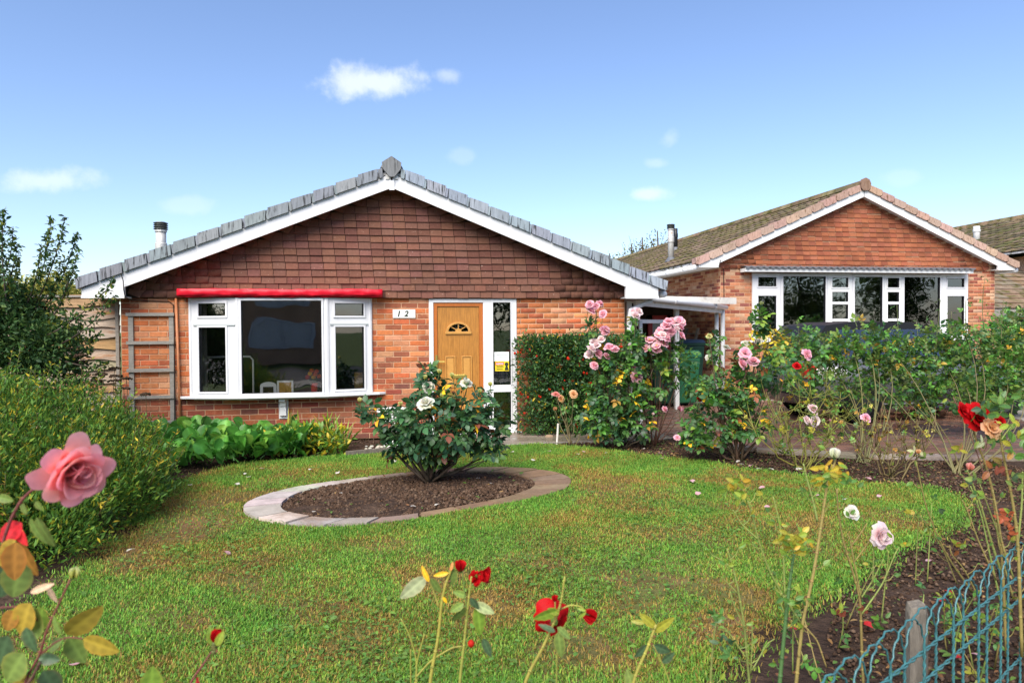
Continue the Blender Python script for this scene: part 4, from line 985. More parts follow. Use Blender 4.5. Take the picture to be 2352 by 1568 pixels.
MB().add([*V, *[v-np.array([0, 0, .015]) for v in V]], [(0, 1, 2, 3), (7, 6, 5, 4), (0, 4, 5, 1), (2, 6, 7, 3)]).build('roof_sheet', 'roofsheet', cpo)
for i in range(5):
    t = .08+.21*i; a = ga+(gb_-ga)*t + np.array([0, 0, -.0]); e = np.array([a[0]*.75+.8, a[1]+3.6, 2.16])
    MB().bar(a+nrm2*.08, e, .045, .11).build('rafter', 'dirtywhite', cpo)
for yy in (10.9, 12.2): 
    MB().bar((3.5, yy+.6, 2.02), (6.8, yy+1.9, 2.03), .05, .13).build('cross_beam', 'dirtywhite', cpo)
def post(px, py, Y_, w, ztop=1.9):
    p = onY(px, py, Y_); MB().box((p[0]-w/2, Y_-w/2, 0), (p[0]+w/2, Y_+w/2, ztop)).build('post', 'paint', cpo)
post(1444, 800, 9.78, .075); post(1471, 800, 10.1, .05, 1.62); post(1554, 850, 11.7, .075)
for px in (1646, 1660):
    p = onY(px, 800, 13.3); MB().tube([(p[0], 13.3, 0), (p[0], 13.3, 1.93)], .042, 10).build('post', 'paint', cpo, smooth=True)
MB().bar(onY(1452, 738, 10.15), onY(1545, 738, 11.6), .04, .06).build('rail', 'paint', cpo)
# dark store at the back with a red framed door
st_ = thing('garden_store', 'dark timber store with red framed glazed door under the carport', 'shed', (4.9, 13.2, 0))
MB().box((3.45, 13.2, 0), (onY(1546, 800, 13.2)[0], 13.3, 2.0)).build('wall', 'shed', st_)
p0_ = onY(1488, 750, 13.17); p1_ = onY(1540, 750, 13.17)
m = MB()
for q in ((p0_[0], p0_[0]+.09, 0, 1.75), (p1_[0]-.09, p1_[0], 0, 1.75), (p0_[0], p1_[0], 1.66, 1.75), (p0_[0], p1_[0], .85, .95)): m.box((q[0], 13.14, q[2]), (q[1], 13.19, q[3]))
rd = m.build('door', 'reddoor', st_); MB().box((p0_[0]+.09, 13.16, .95), (p1_[0]-.09, 13.17, 1.66)).build('pane', 'greyprint', rd); MB().box((p0_[0]+.09, 13.16, .02), (p1_[0]-.09, 13.17, .85)).build('panel', 'shed', rd)
# wheelie bins
def wheelie(px, Y_, bm, lm_, label, h=1.02, rot=0):
    p = onY(px, 850, Y_); t = thing('wheelie_bin', label, 'bin', (p[0], Y_, 0.022)); b = np.array((p[0], Y_, 0.022))
    def fr(z0, z1, w0, d0, w1, d1): 
        V = [(sx*w, sy*d, z) for z, w, d in ((z0, w0, d0), (z1, w1, d1)) for sx, sy in ((-1, -1), (1, -1), (1, 1), (-1, 1))]
        return [tuple(b+np.array(v)) for v in V], [(3, 2, 1, 0), (4, 5, 6, 7), (0, 1, 5, 4), (1, 2, 6, 5), (2, 3, 7, 6), (3, 0, 4, 7)]
    MB().add(*fr(.06, h-.1, .21, .24, .27, .31)).build('body', bm, t, bevel=.025)
    MB().add(*fr(h-.1, h-.04, .285, .325, .285, .325)).build('rim', bm, t, bevel=.01)
    MB().add(*fr(h-.04, h+.03, .295, .335, .25, .28)).build('lid', lm_, t, bevel=.02)
    for s in (-1, 1): MB().tube([b+np.array((s*.20, .24, .09)), b+np.array((s*.25, .24, .09))], .09, 14).build('wheel', 'rubber', t)
    MB().tube([b+np.array((-.22, .36, h-.06)), b+np.array((.22, .36, h-.06))], .016, 8).build('handle', bm, t)
wheelie(1517, 12.25, 'bindark', 'bindark', 'dark green wheelie bin standing under the carport beside the white post')
wheelie(1563, 12.3, 'bin', 'bin', 'bright green wheelie bin standing beside the dark green one')
wheelie(1577, 13.6, 'bindark', 'binblue', 'wheelie bin with navy blue lid near the leaning ladder', h=1.2)
# wooden steps leaning on the neighbour's side wall
la0 = onX(1578, 850, cL-.25); 
t = thing('wooden_ladder', 'old grey wooden ladder leaning on the side wall of the neighbouring bungalow', 'ladder', (cL-.45, la0[1], 0))
ladY0, ladY1 = 15.3, 14.75
for yy in (15.35, 14.75): MB().bar((cL-.5, yy, 0.0), (cL-.07, yy, 1.48), .04, .07, up=(0, 1, 0)).build('rail', 'timber', t)
for k in range(5): zz = .28+.27*k; x = cL-.5+.43*zz/1.48; MB().bar((x, 14.70, zz), (x, 15.4, zz), .09, .025).build('rung', 'timber', t)

# ================================================================ parked car behind the hedge
CXL, CY_ = 6.15, 9.3; 
car = thing('parked_car', 'dark grey car parked side on behind the rose hedge on the driveway', 'car', (CXL+2.1, CY_+.85, 0.02))
prof_b = [(0.05, .30), (.02, .55), (.06, .80), (.16, .98), (.42, .99), (1.6, .97), (2.75, .93), (3.0, .90), (3.8, .80), (4.12, .68), (4.18, .45), (4.12, .26), (.3, .22)]
def car_body(prof, y0, y1, tuck):
    ys_ = [(y0, tuck), (y0+.10, .0), (y1-.10, .0), (y1, tuck)]; V = []; n = len(prof); cx = sum(p[0] for p in prof)/n; cz = sum(p[1] for p in prof)/n
    for y, t in ys_:
        for x, z in prof: V.append((CXL + cx+(x-cx)*(1-t*.25), CY_+y, .02+cz+(z-cz)*(1-t*.5)))
    Fc = [(k*n+i, k*n+(i+1) % n, (k+1)*n+(i+1) % n, (k+1)*n+i) for k in range(3) for i in range(n)] + [tuple(range(n-1, -1, -1)), tuple(range(3*n, 4*n))]
    return V, Fc
MB().add(*car_body(prof_b, 0, 1.72, .12)).build('body', 'carpaint', car, smooth=True)
prof_c = [(.14, .97), (.26, 1.30), (.42, 1.50), (.9, 1.555), (1.9, 1.54), (2.3, 1.45), (3.05, .90)]
m = MB(); V = []
n = len(prof_c)
for y, k in ((.10, 0), (.24, 1), (1.48, 1), (1.62, 0)):
    for x, z in prof_c: V.append((CXL+x, CY_+(y if z < 1.1 else (.24 if y < .8 else 1.48)), .02+z))
m.add(V[:n]+V[3*n:], [tuple(range(n-1, -1, -1)), tuple(range(n, 2*n))]+[(i, (i+1) % n, (i+1) % n+n, i+n) for i in range(n)]); m.build('cabin', 'black', car)
for (xs_, lab) in (((.55, 1.35), 'side_window'), ((1.45, 2.35), 'side_window')):
    MB().add([(CXL+xs_[0], CY_+.105, 1.03), (CXL+xs_[1], CY_+.105, 1.03), (CXL+min(xs_[1], 2.1), CY_+.225, 1.45), (CXL+xs_[0]+.05, CY_+.225, 1.45)], [(0, 1, 2, 3)]).build(lab, 'glassdark', car)
for xw in (.86, 3.35):
    w = MB().tube([(CXL+xw, CY_-.02, .32), (CXL+xw, CY_+.2, .32)], .31, 22).build('wheel', 'rubber', car)
    MB().tube([(CXL+xw, CY_-.03, .32), (CXL+xw, CY_-.015, .32)], .19, 18).build('rim', 'dkmetal', w)
    MB().tube([(CXL+xw, CY_+1.5, .32), (CXL+xw, CY_+1.72, .32)], .31, 18).build('wheel', 'rubber', car)
MB().box((CXL+.03, CY_+.02, .44), (CXL+.07, CY_+1.7, .6)).build('bumper', 'black', car)
MB().box((CXL+1.2, CY_-.006, .30), (CXL+3.0, CY_+.02, .325)).build('sill_trim', 'chrome', car)
MB().box((CXL+1.36, CY_-.008, .80), (CXL+1.58, CY_+.02, .83)).build('door_handle', 'black', car)
MB().box((CXL+.03, CY_+.03, .72), (CXL+.14, CY_+.25, .95)).build('tail_light', 'redpaper', car)

# ================================================================ waney lap fence on the left
wf = thing('waney_lap_fence', 'weathered waney lap timber fence panel at the left end of the bungalow', 'fence', (-4.5, 9.95, 0))
FY = 9.95; fx0, fx1 = -5.6, X0-.12
for i in range(13):
    z0 = .10+i*.142; V = []; nn = 26; ph = random.uniform(0, 9)
    for j in range(nn+1):
        t = j/nn; x = fx0+(fx1-fx0)*t
        w = .020*sin(t*9+ph)+.012*sin(t*21+ph*2)+.02*max(0, sin(t*5.3+ph*1.7))**3; tilt = (t-.5)*.06
        V += [(x, FY-.055, z0+w+tilt), (x, FY-.010, z0+.175+tilt), (x, FY-.010, z0+w+tilt+.0), (x, FY+.004, z0+.175+tilt)]
    Fc = [(4*j, 4*j+4, 4*j+5, 4*j+1) for j in range(nn)] + [(4*j+2, 4*j+6, 4*j+4, 4*j) for j in range(nn)] + [(4*j+1, 4*j+5, 4*j+7, 4*j+3) for j in range(nn)]
    MB().add(V, Fc, jitter((.33, .27, .20) if i % 4 else (.28, .17, .09), .18)).build('board', 'board', wf)
for x in (fx0+1.02, fx0, fx1-.02): MB().box((x-.02, FY-.08, 0), (x+.02, FY-.056, 1.9)).build('batten', 'timber', wf)
MB().box((fx0, FY-.05, 1.96), (fx1, FY+.02, 1.985)).build('capping', 'timber', wf)

# ================================================================ things on the window board
def frame_on(px0, px1, py0, py1, Y_, fm, bm, label, arch=False):
    a = onY(px0, py0, Y_); b = onY(px1, py1, Y_); z0 = zw0+.001; w_ = b[0]-a[0]; h = a[2]-z0
    t = thing('photo_frame', label, 'photo frame', ((a[0]+b[0])/2, Y_, z0)); bw = w_*.12
    if arch:
        P = [(a[0], z0), (b[0], z0)] + [((a[0]+b[0])/2 + w_/2*cos(pi*i/10), z0+h*.70+h*.3*sin(pi*i/10)) for i in range(11)]
        MB().prism(P[::-1], Y_, Y_+.01).build('frame', fm, t)
        MB().box((a[0]+bw*1.5, Y_-.004, z0+h*.12), (b[0]-bw*1.5, Y_-.001, z0+h*.62)).build('back_panel', bm, t)
    else:
        m = MB()
        for q in ((a[0], b[0], z0+h-bw, z0+h), (a[0], b[0], z0, z0+bw), (a[0], a[0]+bw, z0+bw, z0+h-bw), (b[0]-bw, b[0], z0+bw, z0+h-bw)): m.box((q[0], Y_, q[2]), (q[1], Y_+.012, q[3]))
        m.build('frame', fm, t); MB().box((a[0]+bw, Y_+.002, z0+bw), (b[0]-bw, Y_+.006, z0+h-bw)).build('back_panel', bm, t)
    MB().bar(((a[0]+b[0])/2, Y_-.002, z0+h*.5), ((a[0]+b[0])/2, Y_-.05, z0+.005), .02, .004, up=(0, 1, 0)).build('stand', bm, t)
frame_on(597, 635, 877, 905, HY-.12, 'frame_white', 'shed', 'arched white photo frame seen from behind on the window board', True)
frame_on(636, 674, 874, 905, HY-.115, 'frame_white', 'frame_card', 'square white photo frame with brown card back on the window board')
frame_on(814, 833, 855, 900, HY+.05, 'frame_card', 'frame_card', 'wooden photo frame standing at the right end of the window board')
vp = onY(722, 890, HY-.06)
vz = thing('flower_vase', 'glass vase of orange, yellow and red flowers on the window board', 'vase', (vp[0], HY-.06, zw0))
MB().lathe([(.035, 0), (.04, .01), (.045, .10), (.05, .14)], (vp[0], HY-.06, zw0), 12).build('vase', 'redpaper', vz, smooth=True)
fl_cols = [(.75, .14, .01), (.8, .45, .01), (.7, .1, .02), (.75, .18, .02), (.65, .03, .02)]
for i, (px, py) in enumerate(((724, 860), (712, 858), (727, 853), (716, 851), (706, 866), (733, 864), (720, 866))):
    p = onY(px, py, HY-.11+random.uniform(-.02, .02)); m = MB(); c = jitter(fl_cols[i % 5], .1)
    for j in range(3):
        for k in range(9):
            a = 2*pi*k/9+j*.35; r_ = .028-.008*j; m.add([p+np.array((0, -.006*j, 0)), p+np.array((r_*cos(a-.3), -.01*j-.004, r_*sin(a-.3))), p+np.array((r_*1.15*cos(a), -.012*j, r_*1.15*sin(a))), p+np.array((r_*cos(a+.3), -.01*j-.004, r_*sin(a+.3)))], [(0, 1, 2, 3)], c)
    m.build('flower', 'petal', vz)
m = MB()
for i in range(26):
    a = random.uniform(0, 2*pi); p = np.array((vp[0], HY-.06, zw0+.15)); d = np.array((cos(a), sin(a)*.5, random.uniform(-.2, .9))); d /= np.linalg.norm(d)
    R_ = frame(d, (0, 0, 1)); 
    m.add([p+R_ @ np.array(v) for v in ((0, 0, 0), (.018, .05, .0), (0, .10, .0), (-.018, .05, 0))], [(0, 1, 2, 3)], jitter((.05, .14, .04), .3))
m.build('foliage', 'leaf', vz)
bf = thing('white_tube_frame', 'white tubular metal frame standing inside the bow window', 'frame', (-2.2, HY+.5, .05))
a = onY(470, 820, HY+.55); b = onY(581, 820, HY+.55)
MB().tube([(a[0], HY+.55, .06), (a[0], HY+.55, a[2]-.03), (a[0]+.03, HY+.55, a[2]), (b[0]-.04, HY+.55, a[2]), (b[0], HY+.55, a[2]-.05), (b[0], HY+.55, .06)], .013, 8).build('tube', 'frame_white', bf, smooth=True)
cu = thing('curtain', 'pale patterned curtain hanging at the left edge of the bow window', 'curtain', (-2.5, HY+.12, .1))
V = []; nn = 30
ca_ = onY(457, 800, HY+.13)[0]; cb_ = onY(474, 800, HY+.13)[0]
for j in range(nn+1):
    t = j/nn; x = ca_-.1+(cb_-ca_+.1)*t; y = HY+.15+.03*sin(t*26)
    V += [(x, y, .2), (x, y, 2.1)]
MB().add(V, [(2*j, 2*j+2, 2*j+3, 2*j+1) for j in range(nn)]).build('drape', 'curtain', cu, smooth=True)

# ================================================================ house across the road (seen only as a reflection)
OP = thing('opposite_house', 'brick house across the road seen only as a reflection in the bow window', 'house', (-5, -15, 0))
mb = MB(); wall_slab(mb, (-.7, -14, 0), (-1, 0, 0), 9, 0, 4.6, [(3.2, 5.6, 2.6, 3.9), (3.0, 5.8, .6, 2.0)], .2); mb.box((-9.7, -22, 0), (-.7, -21.8, 4.6)); mb.box((-9.7, -22, 0), (-9.5, -14, 4.6)); mb.box((-.9, -22, 0), (-.7, -14, 4.6)); mb.build('wall', 'mortar', OP)
for z0_, z1_, u0, u1 in ((2.6, 3.9, 3.2, 5.6), (.6, 2.0, 3.0, 5.8)): window_unit(OP, (-.7-u0, -13.95), (-.7-u1, -13.95), z0_, z1_, .05, [(.05, .48, .07, .93), (.52, .95, .07, .93)], gmat='paint')
mb = MB(); mb.prism([(-10.1, 4.5), (-.3, 4.5), (-.3, 4.6), (-5.2, 7), (-10.1, 4.6)], -22.3, -13.6); mb.build('roof', 'roof_moss', OP)

# ================================================================ plants: shapes
def leaflet(base, ang, ln, wd, fold=.18, droop=.25, c=(.05, .12, .03), rib=1.15):
    """oval folded leaflet, local XY plane; returns verts, faces, cols"""
    ca, sa = cos(ang), sin(ang); V = []; C = []
    prof = ((0, 0), (.18, .62), (.45, 1.0), (.75, .72), (1.0, 0))
    for t, w in prof:
        z = -droop*ln*t*t; hw = wd*w/2
        for s in ((-1, 0, 1) if w else (0,)):
            x, y = s*hw, t*ln; V.append((base[0]+x*ca-y*sa, base[1]+x*sa+y*ca, base[2]+z+abs(s)*fold*hw*1.6)); C.append(tuple(q*(rib if s == 0 else 1) for q in c))
    Fc = [(0, 3, 2), (0, 2, 1), (1, 2, 5, 4), (2, 3, 6, 5), (4, 5, 8, 7), (5, 6, 9, 8), (7, 8, 10), (8, 9, 10)]
    return V, Fc, C
def compound(c, n=5, seed=0, droop=.25):
    rr = random.Random(seed); V, Fc, C = [], [], []
    def put(l):
        b = len(V); V.extend(l[0]); Fc.extend([tuple(i+b for i in f) for f in l[1]]); C.extend(l[2])
    cc = lambda: tuple(q*rr.uniform(.82, 1.18) for q in c)
    pos = [(.30, 1), (.58, 1.0)] if n == 5 else [(.5, 1)]
    for y, k in pos:
        for s in (-1, 1): put(leaflet((s*.015, y, -.05*y), -s*rr.uniform(.95, 1.25), .40*k*rr.uniform(.88, 1.1), .27*k, rr.uniform(.05, .3), droop*rr.uniform(.5, 1.5), cc()))
    put(leaflet((0, .66, -.06), rr.uniform(-.15, .15), .46, .32, rr.uniform(.05, .3), droop, cc()))
    b = len(V); V.extend([(-.012, 0, 0), (.012, 0, 0), (.008, .68, -.06), (-.008, .68, -.06)]); Fc.append((b, b+1, b+2, b+3)); C.extend([tuple(q*1.2 for q in c)]*4)
    return V, Fc, C
def simple_leaf(c, w=.4, droop=.2, fold=.2): return leaflet((0, 0, 0), 0, 1.0, w, fold, droop, c)
def diamond(c, w=.3, fold=.08): return [(0, 0, 0), (-w/2, .5, fold), (0, 1, -.08), (w/2, .5, fold)], [(0, 3, 2), (0, 2, 1)], [c, c, c, c]
def round_leaf(c, w=.8): # broad bergenia paddle with stalk
    V = [(-.03, 0, 0), (.03, 0, 0), (.02, .35, .06), (-.02, .35, .06)]; Fc = [(0, 1, 2, 3)]; C = [tuple(q*1.3 for q in c)]*4
    rows = ((.35, .15), (.48, .72), (.68, 1.0), (.88, .78), (1.0, .30)); b = 4
    for t, ww in rows:
        for s in (-1, -.5, 0, .5, 1):
            V.append((s*ww*w/2, t, .06+.10*(t-.35) - .22*max(0, t-.6)**1.5 + (.10*abs(s)**1.5)*ww - .02*(abs(s) == .5) + random.uniform(-.012, .012))); C.append(tuple(q*(1.35 if s == 0 else random.uniform(.88, 1.1)) for q in c))
    for r in range(4):
        for s in range(4): i = b+r*5+s; Fc.append((i, i+1, i+6, i+5))
    return V, Fc, C
def blade(c, w=.06, bend=.5): 
    V = []; C = []
    for t in (0, .35, .7): 
        hw = w*(1-.35*t)/2; V += [(-hw, t*(1-bend*.2*t), -bend*t*t*.5), (hw, t*(1-bend*.2*t), -bend*t*t*.5)]; C += [tuple(q*(.8+.3*t) for q in c)]*2
    V.append((0, 1-.2*bend, -bend*.5)); C.append(tuple(q*1.1 for q in c))
    return V, [(0, 1, 3, 2), (2, 3, 5, 4), (4, 5, 6)], C

DARK = [(.022, .070, .035), (.018, .058, .032), (.030, .085, .040), (.024, .065, .042), (.035, .095, .035)]
MID = [(.045, .13, .03), (.035, .10, .03), (.06, .15, .03), (.05, .12, .04)]
LIME = [(.10, .19, .03), (.14, .22, .035), (.18, .20, .03), (.08, .17, .035)]
BRONZE = [(.14, .06, .025), (.12, .04, .03), (.20, .13, .03), (.10, .09, .03)]
YEL = [(.45, .30, .02), (.40, .22, .02)]
def comp_vars(cols, n0=2): return [compound(jitter(c, .15), 5 if k % 4 else 3, k+hash(c) % 97, random.uniform(.15, .5)) for c in cols for k in range(n0)]

# petals ----------------------------------------------------------------
def petal(ln, wd, a0, a1, cup, c0, c1, wave=.0, nu=5, nv=5, ph=0):
    """sheet from the origin: a0,a1 = lean from vertical at base and tip"""
    V, C = [], []; x = z = 0.0; prev = 0
    for i in range(nv):
        v = i/(nv-1); a = a0+(a1-a0)*v**1.5
        if i: x += sin(a)*ln/(nv-1); z += cos(a)*ln/(nv-1)
        w = wd*(.22+.78*sin(pi*min(1, (.12+.62*v)))**.9)*(1 if v < .9 else .88)
        for j in range(nu):
            u = -1+2*j/(nu-1); yy = u*w/2; dx = -cup*w*u*u*.5 + wave*sin(u*3+ph)*v*v*ln*.3
            V.append((x + dx*cos(a*.6), yy, z - dx*sin(a)*.4 - .10*ln*(u*u)*(v > .95))); k = v**.8; C.append(tuple(c0[q]*(1-k)+c1[q]*k for q in range(3)))
    Fc = [(i*nu+j, i*nu+j+1, (i+1)*nu+j+1, (i+1)*nu+j) for i in range(nv-1) for j in range(nu-1)]
    return V, Fc, C
def rotz(V, a, tz=0): return [(x*cos(a)-y*sin(a), x*sin(a)+y*cos(a), z+tz) for x, y, z in V]
def bloom(layers, c0, c1, seed=0):
    rr = random.Random(seed); out_ = []
    for li, (n, ln, wd, a0, a1, cup) in enumerate(layers):
        for i in range(n):
            k = rr.uniform(.9, 1.1); cc0 = tuple(q*rr.uniform(.9, 1.1) for q in c0); cc1 = tuple(min(.95, q*rr.uniform(.9, 1.08)) for q in c1)
            V, Fc, C = petal(ln*k, wd*k, a0+rr.uniform(-.12, .12), a1+rr.uniform(-.25, .25), cup, cc0, cc1, rr.uniform(0, .25), ph=rr.uniform(0, 6))
            out_.append((rotz(V, 2*pi*(i+.37*li)/n + rr.uniform(-.15, .15), -.02*li), Fc, C))
    return out_
FULL = [(3, .40, .36, .05, .15, .9), (4, .44, .42, .25, .40, .8), (5, .48, .46, .45, .75, .7), (6, .52, .48, .7, 1.1, .55), (7, .56, .50, 1.0, 1.65, .4)]
LOOSE = [(3, .34, .36, .0, .25, .9), (4, .40, .40, .3, .7, .6), (5, .50, .52, .7, 1.1, .4), (6, .56, .58, 1.05, 1.7, .3)]
OPEN = [(5, .42, .46, .9, 1.1, .4), (5, .50, .55, 1.2, 1.5, .3)]
BUD = [(3, .55, .40, .0, -.12, 1.1), (3, .52, .44, .12, .0, 1.0)]
def joined(pl):
    V, Fc, C = [], [], []
    for a, f, c in pl: b = len(V); V += a; Fc += [tuple(i+b for i in q) for q in f]; C += c
    return V, Fc, C
def sepals(c=(.07, .14, .03)):
    V = [(.10*cos(2*pi*i/8), .10*sin(2*pi*i/8), -.02) for i in range(8)] + [(.05*cos(2*pi*i/8), .05*sin(2*pi*i/8), -.16) for i in range(8)]
    Fc = [(i, i+8, (i+1) % 8+8, (i+1) % 8) for i in range(8)] + [tuple(range(8, 16))]
    for i in range(5):
        a = 2*pi*i/5; b = len(V); V += rotz([(.05, -.06, -.02), (.05, .06, -.02), (.22, 0, .20)], a); Fc.append((b, b+1, b+2))
    return V, Fc, [c]*len(V)
PINK = ((.92, .32, .40), (.97, .58, .65)); PALE = ((.90, .58, .58), (.95, .78, .78)); WHITE = ((.75, .72, .45), (.85, .83, .74)); RED = ((.38, .004, .008), (.62, .008, .012)); SALMON = ((.85, .28, .15), (.86, .42, .38)); APR = ((.85, .35, .10), (.85, .55, .30)); YELW = ((.6, .55, .08), (.75, .72, .35))
_mesh_cache = {}
def bloom_mesh(kind, col, seed):
    key = (kind, col, seed % 3)
    if key in _mesh_cache: return _mesh_cache[key]
    lay = dict(full=FULL, loose=LOOSE, open=OPEN, bud=BUD)[kind]; c0, c1 = dict(pink=PINK, pale=PALE, white=WHITE, red=RED, salmon=SALMON, apricot=APR, cream=YELW)[col]
    V, Fc, C = joined(bloom(lay, c0, c1, seed % 3 + 5) + [sepals()])
    if kind == 'open':
        b = len(V); V += [(.09*cos(2*pi*i/8), .09*sin(2*pi*i/8), .10) for i in range(8)]; Fc.append(tuple(range(b, b+8))); C += [(.8, .5, .05)]*8
    me = bpy.data.meshes.new('flower'); me.from_pydata(V, [], Fc); me.update(); a = me.attributes.new('Col', 'FLOAT_COLOR', 'POINT'); c = np.ones((len(V), 4), np.float32); c[:, :3] = C; a.data.foreach_set('color', c.ravel())
    me.polygons.foreach_set('use_smooth', np.ones(len(me.polygons), bool)); me.materials.append(M['petal']); _mesh_cache[key] = me; return me
def place_bloom(parent, p, size, kind, col, face=None, seed=None, name='flower'):
    seed = random.randrange(99) if seed is None else seed
    d = np.array(face if face is not None else (random.uniform(-.6, .6), -random.uniform(.3, 1), random.uniform(.3, 1)), float); d /= np.linalg.norm(d)
    x = np.cross((0, .1, 1), d); x /= np.linalg.norm(x)+1e-9; y = np.cross(d, x); a = random.uniform(0, 6.28); x, y = x*cos(a)+y*sin(a), y*cos(a)-x*sin(a)
    m = np.eye(4); m[:3, :3] = np.stack([x, y, d], 1)*size; m[:3, 3] = np.asarray(p)-org(parent)-d*size*.2
    return link_mesh(name if kind != 'bud' else 'bud', bloom_mesh(kind, col, seed), parent, Matrix(m.tolist()))

def bez(p0, p1, bend, n=7):
    p0, p1 = np.asarray(p0, float), np.asarray(p1, float); mid = (p0+p1)/2 + np.asarray(bend); t = np.linspace(0, 1, n)[:, None]
    return (1-t)**2*p0 + 2*t*(1-t)*mid + t*t*p1
def cane(parent, pts, r0, r1, col, name='cane', k=6):
    o = MB().tube(pts, r0, k, jitter(col, .15), r1).build(name, 'stem', parent, smooth=True); return o

def plant_leaves(parent, P, D, size, variants, mat_='leaf', nind=300, up=.9, name='leaf', szvar=.3, meshes=None, weights=None):
    P = np.asarray(P, float); D = np.asarray(D, float); n = len(P)
    if n == 0: return
    nr = np.tile([0, 0, 1.], (n, 1))*up + rng.normal(0, .45, (n, 3)); R = frames(D, nr); S = size*rng.uniform(1-szvar, 1+szvar, n)
    ids = rng.choice(len(variants), n, p=weights) if weights is not None else rng.integers(0, len(variants), n)
    _, ms = scatter(name, variants, ids, R, P, S, mat_, parent, nind, -((P-CAM) @ fwd), meshes=meshes); return ms

def rose_bush(label, base, canes, lobes, blooms, size=.11, cols=DARK, nleaf=200, cane_col=(.07, .055, .03), group=None, name='rose_bush', nind=300, extra=(), r0=.012, cane_leaf=.0, low=0.0, twig=18):
    """canes: tip points; lobes: (centre, (rx,ry,rz), weight); blooms: (p,size,kind,col[,face])"""
    t = thing(name, label, 'rose bush', base, group); b = np.asarray(base, float)
    P, D = [], []
    for tip in canes:
        tip = np.asarray(tip, float); s = b + np.array([random.uniform(-.05, .05), random.uniform(-.05, .05), 0]); hgt = tip[2]-b[2]
        pts = bez(s, tip, np.array([(tip[0]-b[0])*.25, (tip[1]-b[1])*.25, -hgt*.05])+rng.normal(0, .03, 3), 9); pts[1:-1] += rng.normal(0, .008, (7, 3))
        cane(t, pts, r0*random.uniform(.7, 1.2), .003, cane_col)
        if cane_leaf > 0:
            Lc = np.linalg.norm(np.diff(pts, axis=0), axis=1).sum(); k = int(Lc/cane_leaf)
            for i in range(k):
                u = .3+.68*i/max(1, k); j = u*(len(pts)-1); a = int(j); p = pts[a]+(pts[min(a+1, 8)]-pts[a])*(j-a); an = i*2.4+random.uniform(-.4, .4)
                P.append(p); D.append((cos(an), sin(an), random.uniform(-.1, .7)))
    wsum = sum(l[2] for l in lobes) or 1
    for c, rad, w in lobes:
        c = np.asarray(c, float); rad = np.asarray(rad, float); k = int(nleaf*w/wsum)
        U = rng.normal(0, 1, (k, 3)); U /= np.linalg.norm(U, axis=1, keepdims=True); rr_ = rng.uniform(.25, 1.0, (k, 1))**.45
        Q = c + U*rr_*rad; ok_ = Q[:, 2] > low+.03
        out_d = U*rad; out_d /= np.linalg.norm(out_d, axis=1, keepdims=True)
        dd = out_d + rng.normal(0, .55, (k, 3)) + np.array([0, -.25, -.05])
        P += list((Q - dd/np.linalg.norm(dd, axis=1, keepdims=True)*size*.5)[ok_]); D += list(dd[ok_])
        for _ in range(max(2, int(twig*w/wsum))):       # twigs inside the lobe
            q = c + rng.normal(0, .45, 3)*rad; s = b + (q-b)*.3; s[2] = b[2] + (q[2]-b[2])*.35
            if q[2] > low: cane(t, bez(s, q, rng.normal(0, .04, 3), 5), r0*.4, .0025, cane_col, 'twig', 5)
    vs_ = comp_vars(cols, 2); nv = len(vs_); ex = comp_vars(list(extra), 1) if extra else []
    wts = np.concatenate([np.full(nv, .93/nv if ex else 1/nv), np.full(len(ex), .07/max(1, len(ex)))]); wts /= wts.sum()
    plant_leaves(t, P, D, size, vs_+ex, 'leaf', nind, weights=wts)
    for q in blooms:
        place_bloom(t, q[0], q[1], q[2], q[3], q[4] if len(q) > 4 else None)
        if q[2] != 'x':
            p = np.asarray(q[0], float); s = p + np.array([random.uniform(-.03, .03), .03, -.14]); cane(t, bez(s, p+np.array([0, .01, -.01]), rng.normal(0, .01, 3), 4), .0035, .003, (.10, .14, .04), 'flower_stalk', 5)
    return t
def lobe(px, py, rx, ry, zc, w, depth=None, dz=0):
    """lobe from a patch of the picture at distance zc"""
    k = zc/F; return (atZ(px, py, zc+dz), (rx*k, (depth if depth else rx*k*.8), ry*k), w)

# ---------------------------------------------------------------- white rose bush in the oval bed
def zc_of(p): return float((np.asarray(p)-CAM) @ fwd)
b0 = onG(990, 1107, .05); z0 = zc_of(b0)
Pz = lambda x, y, dz=0.0: atZ(x, y, z0+dz)
lob = [lobe(1005, 985, 125, 75, z0, 10, .42), lobe(998, 905, 50, 38, z0, 2.2, .2), lobe(1065, 925, 75, 42, z0, 3.5, .3), lobe(905, 965, 55, 32, z0, 2.0, .25), lobe(850, 948, 30, 14, z0, .7, .1), lobe(1128, 975, 35, 55, z0, 2.2, .25), lobe(925, 1020, 45, 35, z0, 2, .25), lobe(1120, 1030, 38, 30, z0, 1.6, .2), lobe(985, 862, 22, 24, z0, .9, .1), lobe(890, 990, 18, 30, z0, .6, .1), lobe(1000, 980, 110, 60, z0-.25, 5, .2)]
tips = [Pz(*q) for q in ((987, 850), (1010, 880), (850, 945), (900, 930), (1073, 890), (1130, 900), (1150, 980), (1120, 1040), (930, 1010), (1050, 950), (960, 930), (1010, 960, -.3), (1080, 970, -.25), (940, 970, -.3), (1000, 930, .3), (1060, 960, .3))]
bl = [(Pz(977, 922, -.42), .15, 'full', 'white', (-.1, -.6, .8)), (Pz(1073, 876, -.1), .12, 'full', 'white', (.3, -.5, .8)), (Pz(984, 887, -.1), .12, 'loose', 'white', (0, -1, .5))]
for q in ((976, 866), (1038, 861), (1015, 909), (1102, 898), (1126, 882), (826, 918), (1009, 853), (920, 927)): bl.append((Pz(*q, -.12), .07, 'bud', 'cream', (random.uniform(-.2, .2), -.1, 1)))
